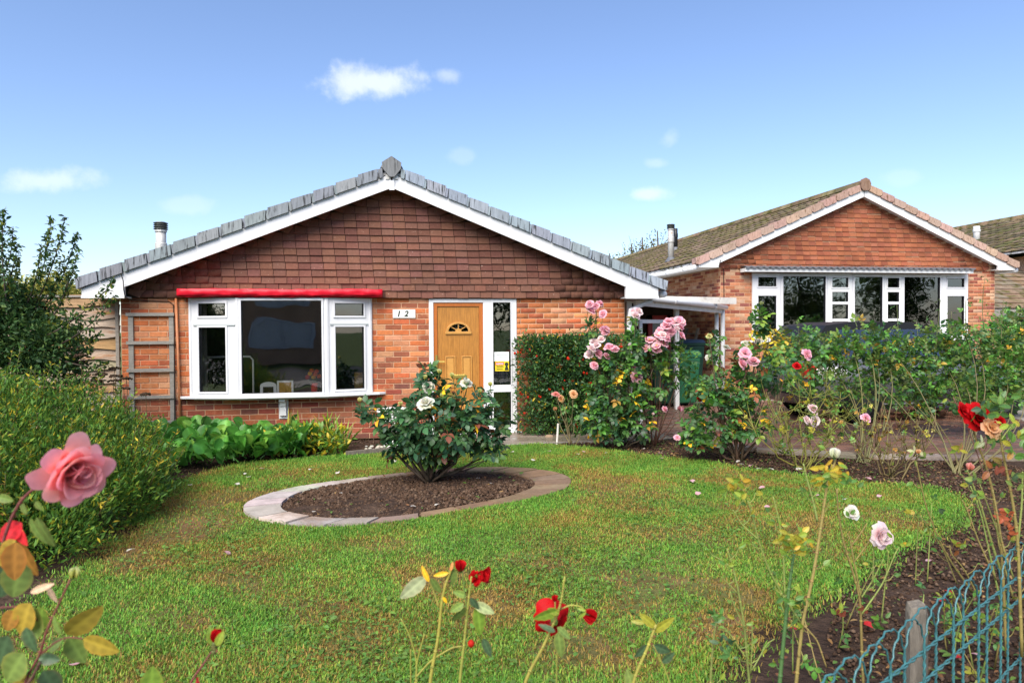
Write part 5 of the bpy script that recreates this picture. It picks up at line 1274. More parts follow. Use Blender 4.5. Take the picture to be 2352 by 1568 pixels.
rose_bush('dense dark green rose bush with white roses in the oval bed', b0, tips, lob, bl, .15, DARK, 760, (.06, .045, .03), extra=[YEL[0], BRONZE[0], BRONZE[1], BRONZE[3]], r0=.017, low=.16, twig=40)
# ---------------------------------------------------------------- white urn behind it
q = onG(905, 1040); ub = (q[0], 8.75, .0)
ur = thing('white_planter', 'white urn shaped planter against the brick wall behind the white rose bush', 'planter', (q[0]*8.75/q[1], 8.75, 0))
uc = np.array([q[0]*8.75/q[1], 8.75, 0.02])
MB().lathe([(.13, 0), (.13, .04), (.07, .08), (.06, .14), (.12, .22), (.17, .32), (.18, .42)], uc, 20).build('bowl', 'frame_white', ur, smooth=True)
MB().lathe([(.18, .42), (.21, .44), (.21, .48), (.18, .48), (.17, .44)], uc, 20).build('rim', 'frame_white', ur, smooth=True)
MB().lathe([(.01, .44), (.165, .445)], uc, 16).build('soil', 'soil', ur)

# ---------------------------------------------------------------- pink roses by the carport
R8 = lambda x, y: (1148.4+.25634*x, 660.3+.25634*y)
def BL(lst, zc, size, kinds, col, jit=.12, face=None):
    return [(atZ(*R8(x, y), zc+random.uniform(-jit, jit)), size*random.uniform(.85, 1.15), random.choice(kinds), col, face) if face else (atZ(*R8(x, y), zc+random.uniform(-jit, jit)), size*random.uniform(.85, 1.15), random.choice(kinds), col) for x, y in lst]
b2 = onG(1425, 1030); z2 = zc_of(b2)
bl = BL([(800, 140), (900, 135), (820, 195), (915, 230), (855, 160), (925, 365), (960, 360), (940, 390)], z2-.15, .118, ['loose', 'full', 'open'], 'pink') + BL([(850, 480), (905, 450), (830, 540), (800, 590), (860, 510)], z2-.15, .118, ['loose', 'full'], 'pale') + BL([(980, 520), (1030, 540), (890, 585), (965, 610), (850, 690)], z2-.15, .118, ['loose', 'full'], 'pink')
bl += BL([(1230, 800)], z2-.3, .15, ['open'], 'pink', face=(.1, -1, .2)) + BL([(1210, 720), (1485, 1085)], z2-.2, .10, ['full'], 'pink') + BL([(1370, 1130), (1160, 510)], z2-.2, .06, ['bud'], 'pale')
lob = [lobe(1420, 900, 75, 70, z2, 6, .4), lobe(1395, 965, 60, 55, z2, 4, .35), lobe(1460, 960, 45, 50, z2, 2.5, .3), lobe(1425, 840, 55, 30, z2, 2.5, .25), lobe(1360, 760, 18, 30, z2, .8, .08), lobe(1385, 820, 30, 30, z2, 1, .15), lobe(1452, 800, 25, 45, z2, 1.6, .15), lobe(1400, 1005, 40, 22, z2, 1.0, .25)]
tips = [atZ(x, y, z2+random.uniform(-.15, .15)) for x, y in ((1368, 705), (1392, 755), (1380, 790), (1410, 800), (1460, 730), (1462, 870), (1530, 940), (1400, 900), (1440, 900), (1360, 840), (1480, 950), (1450, 820))]
rose_bush('tall leafy rose bush with clusters of pink roses in front of the berried hedge', b2, tips, lob, bl, .14, MID+DARK[:3], 760, extra=[YEL[0], BRONZE[2]], low=.1, twig=30)
b3 = onG(1500, 1022); z3 = zc_of(b3)
bl = BL([(1320, 520), (1360, 480), (1400, 510), (1380, 560), (1440, 390), (1480, 400), (1490, 330), (1540, 290), (1560, 340), (1540, 390), (1620, 310), (1630, 345), (1640, 420), (1500, 440), (1480, 490), (1430, 450), (1340, 455), (1510, 290), (1420, 410), (1600, 290), (1300, 540), (1410, 545)], z3-.18, .128, ['loose', 'full', 'open'], 'pink') + BL([(1345, 500), (1460, 420), (1515, 320), (1575, 300), (1590, 360), (1450, 480), (1370, 530), (1520, 410)], z3-.2, .12, ['full', 'loose'], 'pale') + BL([(1200, 215), (1240, 205), (1225, 245)], z3, .12, ['loose', 'full'], 'pale') + BL([(1615, 1085)], z3-.1, .13, ['bud'], 'pink')
lob = [lobe(1530, 800, 40, 20, z3, 1.4, .15), lobe(1455, 770, 14, 40, z3, .9, .1), lobe(1560, 835, 50, 40, z3, 2.4, .25), lobe(1500, 870, 45, 55, z3, 2.6, .3), lobe(1590, 880, 40, 30, z3, 1.2, .2), lobe(1480, 800, 30, 30, z3, 1.2, .2)]
tips = [atZ(x, y, z3+random.uniform(-.1, .1)) for x, y in ((1495, 790), (1520, 755), (1545, 745), (1565, 765), (1461, 715), (1600, 880), (1562, 930), (1530, 830))]
rose_bush('arching rose with one large cluster of bright pink roses beside the carport', b3, tips, lob, bl, .14, MID+LIME[:1]+DARK[:1], 300, (.10, .05, .035), extra=[BRONZE[0], BRONZE[3]], low=.2, twig=14)
# ---------------------------------------------------------------- leafy rose with pale pink blooms right of the path
R5 = lambda x, y: (1435.5+.29296*x, 660.3+.29296*y)
b4 = onG(1690, 1058); z4 = zc_of(b4)
def B5(lst, zc, size, kinds, col, jit=.1): return [(atZ(*R5(x, y), zc+random.uniform(-jit, jit)), size*random.uniform(.9, 1.1), random.choice(kinds), col) for x, y in lst]
bl = B5([(945, 505), (1010, 570), (930, 590)], z4-.3, .13, ['full', 'loose'], 'pink') + B5([(945, 430), (1040, 415), (800, 460), (660, 545)], z4+.2, .09, ['open', 'loose'], 'white') + B5([(590, 885), (690, 790), (575, 870), (740, 580)], z4, .06, ['bud'], 'red') + B5([(410, 1170), (880, 950)], z4, .08, ['loose'], 'pink') + B5([(660, 375)], z4, .08, ['full'], 'cream') + B5([(1070, 125)], z4, .07, ['bud'], 'cream')
lob = [lobe(1640, 960, 60, 60, z4, 5, .4), lobe(1600, 1010, 35, 50, z4, 2.6, .3), lobe(1690, 900, 60, 50, z4, 4, .35), lobe(1735, 840, 50, 50, z4, 3, .3), lobe(1650, 890, 45, 30, z4, 1.6, .25), lobe(1640, 800, 16, 35, z4, .7, .08), lobe(1745, 740, 18, 35, z4, .9, .1), lobe(1720, 960, 55, 45, z4, 2.5, .3), lobe(1790, 850, 50, 45, z4+.3, 2, .25), lobe(1580, 1035, 25, 25, z4, 1, .2)]
tips = [atZ(x, y, z4+random.uniform(-.15, .15)) for x, y in ((1629, 775), (1749, 700), (1712, 808), (1731, 827), (1600, 920), (1640, 895), (1580, 990), (1690, 880), (1760, 850), (1740, 940), (1660, 930), (1800, 870))]
rose_bush('broad leafy rose bush with pale pink and white roses left of the dark car', b4, tips, lob, bl, .14, MID+DARK[:3]+LIME[:1], 820, (.12, .075, .045), extra=[YEL[0], BRONZE[0], BRONZE[1]], low=.14, twig=44, r0=.014)
# yellow flowering patch behind it
ys_ = thing('yellow_shrub', 'small yellow leaved shrub below the left end of the long white window', 'shrub', onG(1770, 1010)*[1, 1, 0])
_l = [lobe(1770, 775, 34, 28, 10.2, 1, .3), lobe(1800, 800, 30, 30, 10.2, 1, .3), lobe(1740, 800, 30, 35, 10.2, .7, .3)]
_P, _D = [], []
for c_, r_, w_ in _l:
    U = rng.normal(0, 1, (110, 3)); U /= np.linalg.norm(U, axis=1, keepdims=True); _P += list(np.asarray(c_)+U*np.asarray(r_)*rng.uniform(.3, 1, (110, 1))); _D += list(U+rng.normal(0, .5, (110, 3)))
plant_leaves(ys_, _P, _D, .075, [simple_leaf(jitter(c, .2), .5) for c in ((.30, .24, .02), (.22, .20, .02), (.10, .14, .025), (.34, .26, .03))], 'leaf', 300)
for _ in range(5): cane(ys_, bez(onG(1770, 1010), np.asarray(_l[random.randrange(3)][0])+rng.normal(0, .1, 3), rng.normal(0, .05, 3), 6), .01, .004, (.1, .08, .04), 'stem')
# ---------------------------------------------------------------- apricot rose, thin
b5 = onG(1312, 1024); z5 = zc_of(b5)
bl = BL([(505, 950)], z5, .11, ['loose'], 'salmon', .02) + BL([(555, 990), (660, 950)], z5, .12, ['loose'], 'apricot', .02) + BL([(495, 1085)], z5, .08, ['bud'], 'apricot', .02)
rose_bush('thin sparse rose with salmon and apricot blooms in front of the berried hedge', b5, [atZ(x, y, z5) for x, y in ((1278, 908), (1291, 918), (1318, 908), (1275, 940), (1340, 945), (1300, 960))], [lobe(1308, 930, 22, 22, z5, 1, .12), lobe(1325, 975, 25, 25, z5, .7, .1)], bl, .085, MID, 34, (.16, .13, .06), r0=.008, twig=8)
# ---------------------------------------------------------------- nearly bare yellow-green roses
def bare_rose(label, basepx, tips_, blooms_, spread, nbranch, col=(.17, .17, .035), leafn=30, lc=LIME, r0=.011):
    b = onG(*basepx); z = zc_of(b); t = thing('bare_rose_bush', label, 'rose bush', b); P, D = [], []
    for (x, y) in tips_:
        tip = atZ(x, y, z+random.uniform(-spread, spread)); pts = bez(b+rng.normal(0, .03, 3)*[1, 1, 0], tip, np.array([(tip[0]-b[0])*.3, 0, -.05])+rng.normal(0, .04, 3), 9); pts[1:-1] += rng.normal(0, .026, (7, 3)); cane(t, pts, r0*random.uniform(.5, 1.0), .0025, col)
        for _ in range(nbranch):
            i = random.randrange(3, 8); q = pts[i] + np.array([random.uniform(-.22, .22), random.uniform(-.18, .18), random.uniform(.05, .28)]); bp = bez(pts[i], q, rng.normal(0, .03, 3), 5); cane(t, bp, .0045, .002, col, 'twig', 5)
            for _k in range(2): P.append(bp[random.randrange(1, 5)]); D.append(rng.normal(0, 1, 3)+[0, 0, .4])
    if leafn < len(P): sel = rng.choice(len(P), leafn, replace=False); P = [P[i] for i in sel]; D = [D[i] for i in sel]
    plant_leaves(t, P, D, .065, comp_vars(lc, 2), 'leaf')
    for q in blooms_: place_bloom(t, atZ(q[0], q[1], z+random.uniform(-.1, .05)), q[2], q[3], q[4], q[5] if len(q) > 5 else None)
bare_rose('sparse yellow green rose with three pale pink blooms before the dark car', (1850, 1078), [(1760, 900), (1790, 930), (1720, 960), (1860, 880), (1900, 850), (1930, 900), (1960, 930), (1875, 960), (1800, 990), (1910, 990), (1980, 960), (1835, 870)], [(1870, 937, .13, 'full', 'pale'), (1875, 967, .13, 'open', 'pale', (0, -1, .1)), (1856, 963, .10, 'loose', 'pale'), (1907, 965, .05, 'bud', 'pink'), (1857, 813, .13, 'loose', 'pink'), (1831, 838, .09, 'loose', 'red')], .3, 12, leafn=150, lc=LIME+MID)
bare_rose('sparse brown and yellow stemmed rose with a single pink bloom before the dark car', (2040, 1095), [(1990, 960), (2030, 940), (2070, 960), (2110, 950), (2150, 960), (1960, 1000), (2060, 1000), (2120, 1000)], [(1991, 958, .10, 'loose', 'pink')], .2, 10, (.15, .115, .045), 90, LIME+BRONZE[2:])

# ---------------------------------------------------------------- generic foliage masses
def foliage(t, lobes_, n, size, variants, mat_, low=0.02, up=.5, out_bias=.6, name='leaf', shell=.45, nind=300, szvar=.35, updir=.3, weights=None):
    P, D = [], []; ws = np.array([l[2] for l in lobes_]); ws = ws/ws.sum()
    for (c, rad, w), f in zip(lobes_, ws):
        k = int(n*f); U = rng.normal(0, 1, (k, 3)); U /= np.linalg.norm(U, axis=1, keepdims=True)
        rr_ = (1-shell*rng.uniform(0, 1, (k, 1))**1.5)*(1+.10*np.sin(U[:, :1]*9+U[:, 2:]*7)+.07*np.sin(U[:, 1:2]*17+U[:, :1]*13)*np.sin(U[:, 2:]*15)+rng.normal(0, .05, (k, 1)))
        Q = np.asarray(c)+U*rr_*np.asarray(rad); dd = U*out_bias + rng.normal(0, .5, (k, 3)) + np.array([0, 0, updir]); ok_ = Q[:, 2] > low
        P.append(Q[ok_]); D.append(dd[ok_])
    P = np.concatenate(P); D = np.concatenate(D); return plant_leaves(t, P, D, size, variants, mat_, nind, up, name, szvar, weights=weights)
def stems(t, base, lobes_, n, col, r=.01, name='stem'):
    for _ in range(n):
        c, rad, w = random.choice(lobes_); q = np.asarray(c)+rng.normal(0, .4, 3)*np.asarray(rad); b = np.asarray(base)+np.array([random.uniform(-.15, .15), random.uniform(-.1, .1), 0]); cane(t, bez(b, q, [(q[0]-b[0])*.2, 0, 0], 6), r, .004, col, name)
def C3(x, y, z, rx, ry, rz, w): return ((x, y, z), (rx, ry, rz), w)

# berried hedge against the main wall
hx0, hx1 = onY(1192, 850, HY-.3)[0], onY(1440, 850, HY-.3)[0]; hzt = onY(1300, 772, HY-.3)[2]
hb = thing('berry_hedge', 'clipped dark green hedge with scarlet berries against the brick wall beside the door', 'hedge', ((hx0+hx1)/2, HY-.28, 0))
lob = [C3(hx0+.18+(hx1-hx0-.36)*i/6, HY-.27+random.uniform(-.03, .03), .20+.30*j, .24, .24, .22, 1) for i in range(7) for j in range(int((hzt-.05)/.30))]
lob += [C3(hx0+.14+(hx1-hx0-.3)*i/8, HY-.25, hzt-.10, .2, .2, .11, .8) for i in range(9)]
sv = [simple_leaf(jitter(c, .2), .45, .2) for c in ((.020, .062, .022), (.016, .05, .022), (.03, .08, .025), (.024, .07, .02), (.045, .11, .025), (.018, .055, .03))] + [simple_leaf((.30, .26, .03), .45)]
foliage(hb, lob, 21000, .044, sv, 'leaf', low=.03, shell=.35, weights=np.array([1, 1, 1, 1, .8, 1, .13])/5.93)
stems(hb, ((hx0+hx1)/2, HY-.15, 0), lob, 16, (.06, .045, .03), .012)
for i in range(60):
    c, rad, w = random.choice(lob); U = rng.normal(0, 1, 3); U[1] = -abs(U[1]); U /= np.linalg.norm(U); p = np.asarray(c)+U*np.asarray(rad)*1.04; cl = rng.normal(0, .02, 3)
    m = MB(); r_ = random.uniform(.012, .02)
    for k in range(random.randint(1, 3)): m.lathe([(r_*.3, -r_), (r_, 0), (r_*.3, r_)], p+rng.normal(0, .016, 3), 6, jitter((.62, .04, .012), .2))
    m.build('berry', 'petal', hb)
P, D = [], []
for (px, py) in ((1283, 750), (1268, 768), (1360, 765), (1320, 768)):
    p = onY(px, 775, HY-.25); q = onY(px, py, HY-.25); cane(hb, bez(p, q, (.01, 0, 0), 4), .003, .002, (.08, .1, .03), 'sprig', 5)
    for k in range(7): P.append(p+(q-p)*k/6); D.append(rng.normal(0, 1, 3))
for _ in range(70):
    x = random.uniform(hx0-.02, hx1); top_ = random.random() < .5; p = np.array([x, HY-.27+random.uniform(-.18, .1), hzt-.06]) if top_ else np.array([x, HY-.48, random.uniform(.15, hzt-.1)])
    d = np.array([rng.normal(0, .4), rng.normal(-.2, .3), 1.0]) if top_ else np.array([rng.normal(0, .6), -1, rng.normal(.4, .5)]); d /= np.linalg.norm(d); q = p+d*random.uniform(.06, .16); cane(hb, bez(p, q, rng.normal(0, .01, 3), 4), .003, .0015, (.07, .08, .03), 'sprig', 4)
    for k in range(10): P.append(p+(q-p)*k/9+rng.normal(0, .006, 3)); D.append(rng.normal(0, 1, 3)+d*.6)
plant_leaves(hb, P, D, .038, sv[:5], 'leaf', 100)
sb = onY(1276, 1020, 8.62); MB().tube([onG(1279, 1020), onG(1279, 1020)+np.array([.02, 0, .27])], .014, 7).build('garden_stake', 'dirtywhite', None, loc=onG(1279, 1020)); tag(bpy.data.objects['garden_stake'], 'pale leaning stake at the foot of the berried hedge', 'stake')
for (px, py, r_) in ((1262, 1007, .07),): 
    p = onG(px, py); m = MB().lathe([(r_*.5, 0), (r_, r_*.3), (r_*.7, r_*.7), (r_*.2, r_*.8)], p, 8, (.3, .22, .15)); tag(m.build('stone', 'stone', None, loc=p, smooth=True), 'rounded stone beside the door step at the foot of the hedge', 'stone')

# rose hedge in front of the car
rh = thing('rose_hedge', 'long loose rose hedge in front of the dark car', 'hedge', onG(2060, 1075)*[1, 1, 0]+[0, .25, 0])
zc_h = 9.1
lob = []
for i in range(12):
    px = 1835+i*52; top = 755+16*sin(i*1.7)+9*sin(i*4.1)-max(0, (px-2150))*.10
    lob += [lobe(px, top+48, 42, 42, zc_h+i*.02, 1.5, .3), lobe(px+20, top+105, 40, 40, zc_h, 1.3 if i > 2 else .7, .26), lobe(px, top+150, 40, 34, zc_h, .55, .26)]
    if i > 6: lob += [lobe(px, top+160, 40, 40, zc_h-.3, 1.0, .25)]
hv = comp_vars(MID[:3]+[(.05, .10, .03), (.07, .13, .03), DARK[2], (.075, .115, .04)], 1)
foliage(rh, lob, 3700, .13, hv+comp_vars([YEL[0], BRONZE[2]], 1), 'leaf', low=.25, shell=.9, nind=300, weights=np.array([1]*7+[.12]*2)/7.24)
stems(rh, onG(1990, 1062), lob[:12], 12, (.14, .13, .05), .009); stems(rh, onG(2200, 1085), lob[10:], 14, (.14, .12, .05), .009)
for (px, py, s, k, c) in ((1755, 775, .05, 'loose', 'cream'), (1775, 760, .05, 'loose', 'cream'), (1745, 785, .05, 'open', 'cream')): place_bloom(rh, atZ(px, py, 8.6), s*1.6, k, c)
# upright shoots rising out of the hedge
for (x0_, y0_, x1_, y1_) in ((2065, 800, 2060, 700), (2150, 800, 2160, 690), (2180, 790, 2185, 715), (2260, 760, 2262, 640), (2220, 780, 2218, 690), (2300, 800, 2305, 690), (1835, 820, 1830, 735), (2110, 800, 2105, 740)):
    a_ = atZ(x0_, y0_, zc_h); b_ = atZ(x1_, y1_, zc_h); pts = bez(a_, b_, rng.normal(0, .03, 3), 7); cane(rh, pts, .006, .003, (.12, .13, .05), 'shoot', 5)
    plant_leaves(rh, [pts[random.randrange(7)] for _ in range(9)], rng.normal(0, 1, (9, 3))+[0, 0, .4], .08, hv, 'leaf')

# tall green bush mass at the far right behind the hedge
tb = thing('tall_shrub', 'loose green shrub at the right end of the rose hedge beside the neighbouring bungalow', 'shrub', (11.9, 10.2, 0))
lob = [lobe(2330, 770, 50, 60, 12.5, 2, .6), lobe(2290, 840, 50, 60, 12.3, 1.5, .6), lobe(2370, 850, 50, 80, 12.2, 1.5, .6)]
foliage(tb, lob, 1800, .12, hv, 'leaf', shell=.8, nind=150); stems(tb, (11.9, 10.2, 0), lob, 8, (.1, .08, .05), .012)

# ---------------------------------------------------------------- left shrubs
big = thing('goldenrod_shrub', 'large mounded bright green shrub with narrow leaves at the left of the lawn', 'shrub', (-3.0, 6.0, 0))
lob = [C3(-3.3, 5.6, .45, 1.05, 1.15, .72, 9), C3(-3.0, 6.5, .40, .85, .85, .62, 6), C3(-2.55, 5.7, .30, .55, .75, .46, 5), C3(-2.55, 6.6, .30, .50, .6, .50, 4), C3(-2.7, 5.0, .20, .50, .45, .35, 3), C3(-3.9, 5.2, .5, .9, .9, .72, 5), C3(-3.3, 6.4, .75, .55, .5, .38, 3), C3(-3.0, 7.0, .5, .6, .4, .45, 2), C3(-2.35, 4.95, .18, .42, .4, .32, 2.5), C3(-2.25, 6.0, .22, .4, .6, .36, 3)]
def narrow(c, w=.3): return [(0, 0, 0), (-w/2, .4, .05), (0, .45, .0), (w/2, .4, .05), (0, 1, -.12)], [(0, 3, 2), (0, 2, 1), (1, 2, 4), (2, 3, 4)], [tuple(q*.8 for q in c), c, tuple(q*1.15 for q in c), c, tuple(q*1.25 for q in c)]
gv = [narrow(jitter(c, .25), .32) for c in ((.036, .105, .018), (.028, .08, .016), (.05, .135, .02), (.02, .06, .015), (.08, .165, .022), (.04, .095, .018))] + [narrow((.26, .22, .02), .32), narrow((.15, .18, .02), .3)]
foliage(big, lob, 78000, .044, gv, 'leafdull', low=.02, shell=.30, updir=.75, out_bias=.7, up=.3, nind=300, weights=np.array([1, 1, 1, 1, 1, 1, .16, .5])/6.66)
P, D = [], []
for _ in range(330):                      # upright leafy shoots standing out of the mound
    c, rad, w = lob[rng.choice(len(lob), p=np.array([l[2] for l in lob])/sum(l[2] for l in lob))]; U = rng.normal(0, 1, 3); U[2] = abs(U[2])*1.2; U /= np.linalg.norm(U); p = np.asarray(c)+U*np.asarray(rad)*.92
    d = U*.5+np.array([rng.normal(0, .15), rng.normal(0, .15), .8]); d /= np.linalg.norm(d); L_ = random.uniform(.08, .30); q = p+d*L_; cane(big, bez(p, q, rng.normal(0, .01, 3), 4), .003, .002, (.10, .08, .03), 'shoot', 4)
    for k in range(16): a = k*2.4; P.append(p+d*L_*(.25+.75*k/16)); D.append(d*.6+np.array([cos(a), sin(a), .2]))
plant_leaves(big, P, D, .045, gv[2:], 'leafdull', nind=0)
# brown dry patch low on the left
fo = [C3(-2.75, 4.75, .42, .32, .25, .22, 1)]
foliage(big, fo, 900, .05, [simple_leaf(jitter(c, .2), .26) for c in ((.16, .09, .03), (.12, .07, .025), (.2, .14, .03))], 'leafdull', nind=0, shell=.5)
stems(big, (-3.0, 6.0, 0), lob, 26, (.07, .05, .03), .008)
# dark tall shrub behind with long thorny shoots
ds = thing('cotoneaster_shrub', 'tall dark green shrub with long arching small leaved shoots beside the waney lap fence', 'shrub', (-4.6, 8.2, 0))
def lobeY(px, py, rx, ry, Y_, w, dep): c = onY(px, py, Y_); return (c, (rx*zc_of(c)/F, dep, ry*zc_of(c)/F), w)
lob = [lobeY(40, 770, 90, 75, 8.1, 5, .6), lobeY(110, 800, 75, 60, 8.0, 3, .5), lobeY(-60, 730, 110, 100, 8.0, 4, .6), lobeY(60, 880, 140, 70, 8.0, 3, .6), lobeY(20, 700, 60, 50, 8.1, 1.6, .35)]
dv = [simple_leaf(jitter(c, .2), .5, .15) for c in ((.018, .048, .018), (.015, .04, .02), (.025, .062, .02), (.035, .075, .02))]
foliage(ds, lob, 15000, .05, dv, 'leafdull', low=.05, shell=.45, nind=300)
stems(ds, (-4.8, 8.2, 0), lob, 14, (.05, .035, .025), .015)
dvs = dv+[simple_leaf((.10, .12, .02), .5)]
for (x0_, y0_, x1_, y1_, dy) in ((20, 720, 8, 480, -.3), (-10, 700, 40, 560, -.2), (50, 720, 95, 560, -.1), (80, 730, 140, 600, .1), (110, 740, 160, 620, -.2), (-20, 690, -5, 500, .1), (40, 740, 40, 600, 0), (60, 740, 118, 500, .1), (70, 720, 150, 498, 0), (90, 730, 178, 535, .1), (100, 760, 182, 570, -.1), (0, 650, 30, 520, .2), (110, 770, 265, 640, -.4), (140, 790, 262, 680, -.4), (150, 800, 230, 765, -.3), (150, 830, 250, 835, -.4), (60, 700, 60, 640, .2), (30, 700, -20, 560, 0), (120, 720, 120, 690, 0), (10, 760, -30, 640, -.2), (160, 780, 180, 720, -.3)):
    Yb_ = 8.1+dy; a_ = onY(x0_, y0_, Yb_); b_ = onY(x1_, y1_, Yb_); pts = bez(a_, b_, np.array([.03*(1 if x1_ > x0_ else -1), 0, -.04])*2, 10); cane(ds, pts, .009, .003, (.05, .035, .025), 'shoot', 5)
    Ls = np.linalg.norm(b_-a_); n = int(Ls*200); P, D = [], []
    for k in range(n):
        u = random.uniform(0, 1)**.8; j = u*9; i = min(8, int(j)); p = pts[i]+(pts[i+1]-pts[i])*(j-i); off_ = rng.normal(0, .045*(1.15-u), 3); P.append(p+off_); D.append(rng.normal(0, 1, 3)+off_*20)
    plant_leaves(ds, P, D, .048, dvs, 'leafdull', nind=0)
# pale tree beyond the fence
pt = thing('pale_tree', 'pale yellowish tree showing above the waney lap fence', 'tree', (-6.2, 13.5, 0))
MB().tube([(-6.2, 13.5, 0), (-6.15, 13.5, 1.0), (-6.2, 13.5, 1.9)], .09, 8, None, .04).build('trunk', 'bark', pt)
lob = [lobeY(120, 672, 55, 38, 13.5, 3, .6), lobeY(40, 690, 80, 50, 13.5, 3, .6), lobeY(175, 685, 28, 28, 13.5, 1.2, .4)]
foliage(pt, lob, 4200, .075, [simple_leaf(jitter(c, .2), .4) for c in ((.17, .19, .05), (.22, .22, .08), (.12, .15, .04))], 'leafdull', shell=.8, name='crown', nind=0)
# wisps of trees behind the mossy roof
for k, (px, py, hpx) in enumerate(((1400, 600, 18), (1475, 590, 45), (1510, 570, 40), (1450, 600, 40))):
    Yt = 36+k; top = onY(px, py-hpx, Yt); t_ = thing('distant_tree', ('thin tree top just clearing the grey verge', 'wispy tree top behind the lower end of the mossy roof', 'wispy tree top beside the pale flue', 'small tree top where the two roofs meet')[k], 'tree', (top[0], Yt, 0))
    MB().tube([(top[0], Yt, 0), (top[0]+.1, Yt, top[2]*.6), (top[0], Yt, top[2])], .18, 6, None, .03).build('trunk', 'bark', t_)
    lob = [((top[0], Yt, top[2]-.5), (.8, .7, .6), 1), ((top[0]+.6, Yt, top[2]-.9), (.8, .7, .5), 1), ((top[0]-.5, Yt, top[2]-1.2), (.9, .7, .6), 1)]
    foliage(t_, lob, 260, .12, [simple_leaf(jitter(c, .3), .5) for c in ((.06, .08, .02), (.09, .09, .025), (.05, .06, .02))], 'leafdull', shell=1.0, name='crown', nind=0)
    for _ in range(9): q = np.array([top[0]+random.uniform(-.9, .9), Yt, top[2]-random.uniform(-.1, .9)]); cane(t_, bez((top[0], Yt, top[2]-1.6), q, rng.normal(0, .1, 3), 5), .02, .008, (.07, .05, .03), 'limb', 4)

# seed heads over the shrub
R1 = lambda x, y: ((x*.4464)*.5742, (1300+y*.4464)*.5742)
sh_lab = 'dark brown dried flat seed head standing above the bright green shrub'
for (zx, zy) in ((720, 268), (728, 326), (1028, 382), (1035, 448), (1030, 492), (912, 436), (1130, 472), (865, 495), (1110, 560), (1306, 612)):
    px, py = R1(zx, zy); zc = 7.2+random.uniform(-.3, .2); p = atZ(px, py, zc); b_ = p+np.array([random.uniform(-.04, .04), 0, -.38])
    t_ = thing('dried_seed_head', sh_lab, 'seed head', b_, 'dried seed heads over the green shrub')
    MB().tube(bez(b_, p, rng.normal(0, .01, 3), 5), .003, 5, (.10, .07, .03)).build('stalk', 'stem', t_)
    m = MB(); r_ = random.uniform(.05, .07)
    for k in range(26):
        a = random.uniform(0, 6.28); q = r_*sqrt(random.random()); e = p+np.array([q*cos(a), q*sin(a)*.8, -.2*q*q/r_+random.uniform(-.006, .01)]); m.lathe([(.004, -.012), (.013, 0), (.004, .009)], e, 5, jitter((.05, .032, .02), .3))
    m.build('head', 'clod', t_)

# ================================================================ border plants by the wall
bed = thing('bergenia_clump', 'dense clump of broad glossy green leaves in the bed below the bow window', 'plant', (-1.6, 8.2, 0))
bv = [round_leaf(jitter(c, .15), random.uniform(.6, .85)) for c in ((.045, .17, .03), (.035, .14, .028), (.06, .20, .035), (.03, .115, .025), (.09, .22, .04), (.04, .15, .03)) for _ in (0, 1)]
P, D, cnt = [], [], 0
while cnt < 720:
    px = random.uniform(335, 700); t_ = (px-335)/365; lo = 1098-45*t_; hi = 1000+3*t_
    py = random.uniform(hi+22, lo); g = onG(px, py); 
    hgt = random.uniform(.05, .30)
    P.append((g[0], min(g[1], 9.45), .02+random.uniform(0, .17))); a = random.uniform(0, 2*pi); D.append((cos(a)*.8, sin(a)*.8-.35, random.uniform(.35, 1.3))); cnt += 1
plant_leaves(bed, P, D, .205, bv, 'leaf', 300, up=.4, szvar=.28)
ld = thing('yellow_green_perennial', 'yellow green leafy perennial between the broad leaved clump and the strap leaves', 'plant', onG(715, 1040))
lob = [((lambda g: (g[0], g[1], .16))(onG(x, y)), (.24, .22, .2), 1) for x, y in ((660, 1045), (700, 1040), (735, 1035), (765, 1045))]
foliage(ld, lob, 900, .075, [simple_leaf(jitter(c, .2), .45) for c in ((.08, .17, .025), (.05, .13, .025), (.16, .20, .02), (.26, .24, .02), (.04, .10, .02))], 'leaf', shell=.8, nind=300)
ir = thing('iris_clump', 'clump of upright yellow green strap leaves against the brick wall', 'plant', onG(765, 1035))
iv = [blade(jitter(c, .15), random.uniform(.045, .07), random.uniform(.1, .8)) for c in ((.10, .20, .03), (.16, .22, .04), (.07, .15, .03), (.28, .27, .06)) for _ in (0, 1, 2)]
P, D = [], []
for (x, y, n, s) in ((755, 1030, 26, 1), (775, 1038, 16, 1.0), (640, 1030, 6, 1), (670, 1030, 6, .9), (700, 1030, 4, .9)):
    for _ in range(n): g = onG(x+random.uniform(-18, 18), y+random.uniform(-6, 6)); P.append(g); D.append((random.uniform(-.6, .6), random.uniform(-.4, .3), 1))
plant_leaves(ir, P, D, .42, iv, 'leaf', 300, up=.2, szvar=.35)
ed = thing('bed_edging', 'low dark timber edging below the brick wall beside the strap leaved clump', 'edging', onG(850, 1045))
a_ = onG(795, 1050); b_ = onG(900, 1040); MB().bar(a_+[0, 0, .03], b_+[0, 0, .03], .05, .08).build('board', 'post', ed)
for i in range(16):
    g = onG(random.uniform(800, 900), random.uniform(1026, 1034)); r_ = random.uniform(.018, .035)
    tag(MB().lathe([(r_*.4, 0), (r_, r_*.4), (r_*.6, r_*.8)], g+[0, 0, .0], 7, jitter((.42, .38, .32), .2)).build('pebble', 'siding', None, smooth=True, loc=g), 'pale rounded pebble in the narrow bed at the foot of the brick wall', 'pebble', 'pale pebbles below the wall')

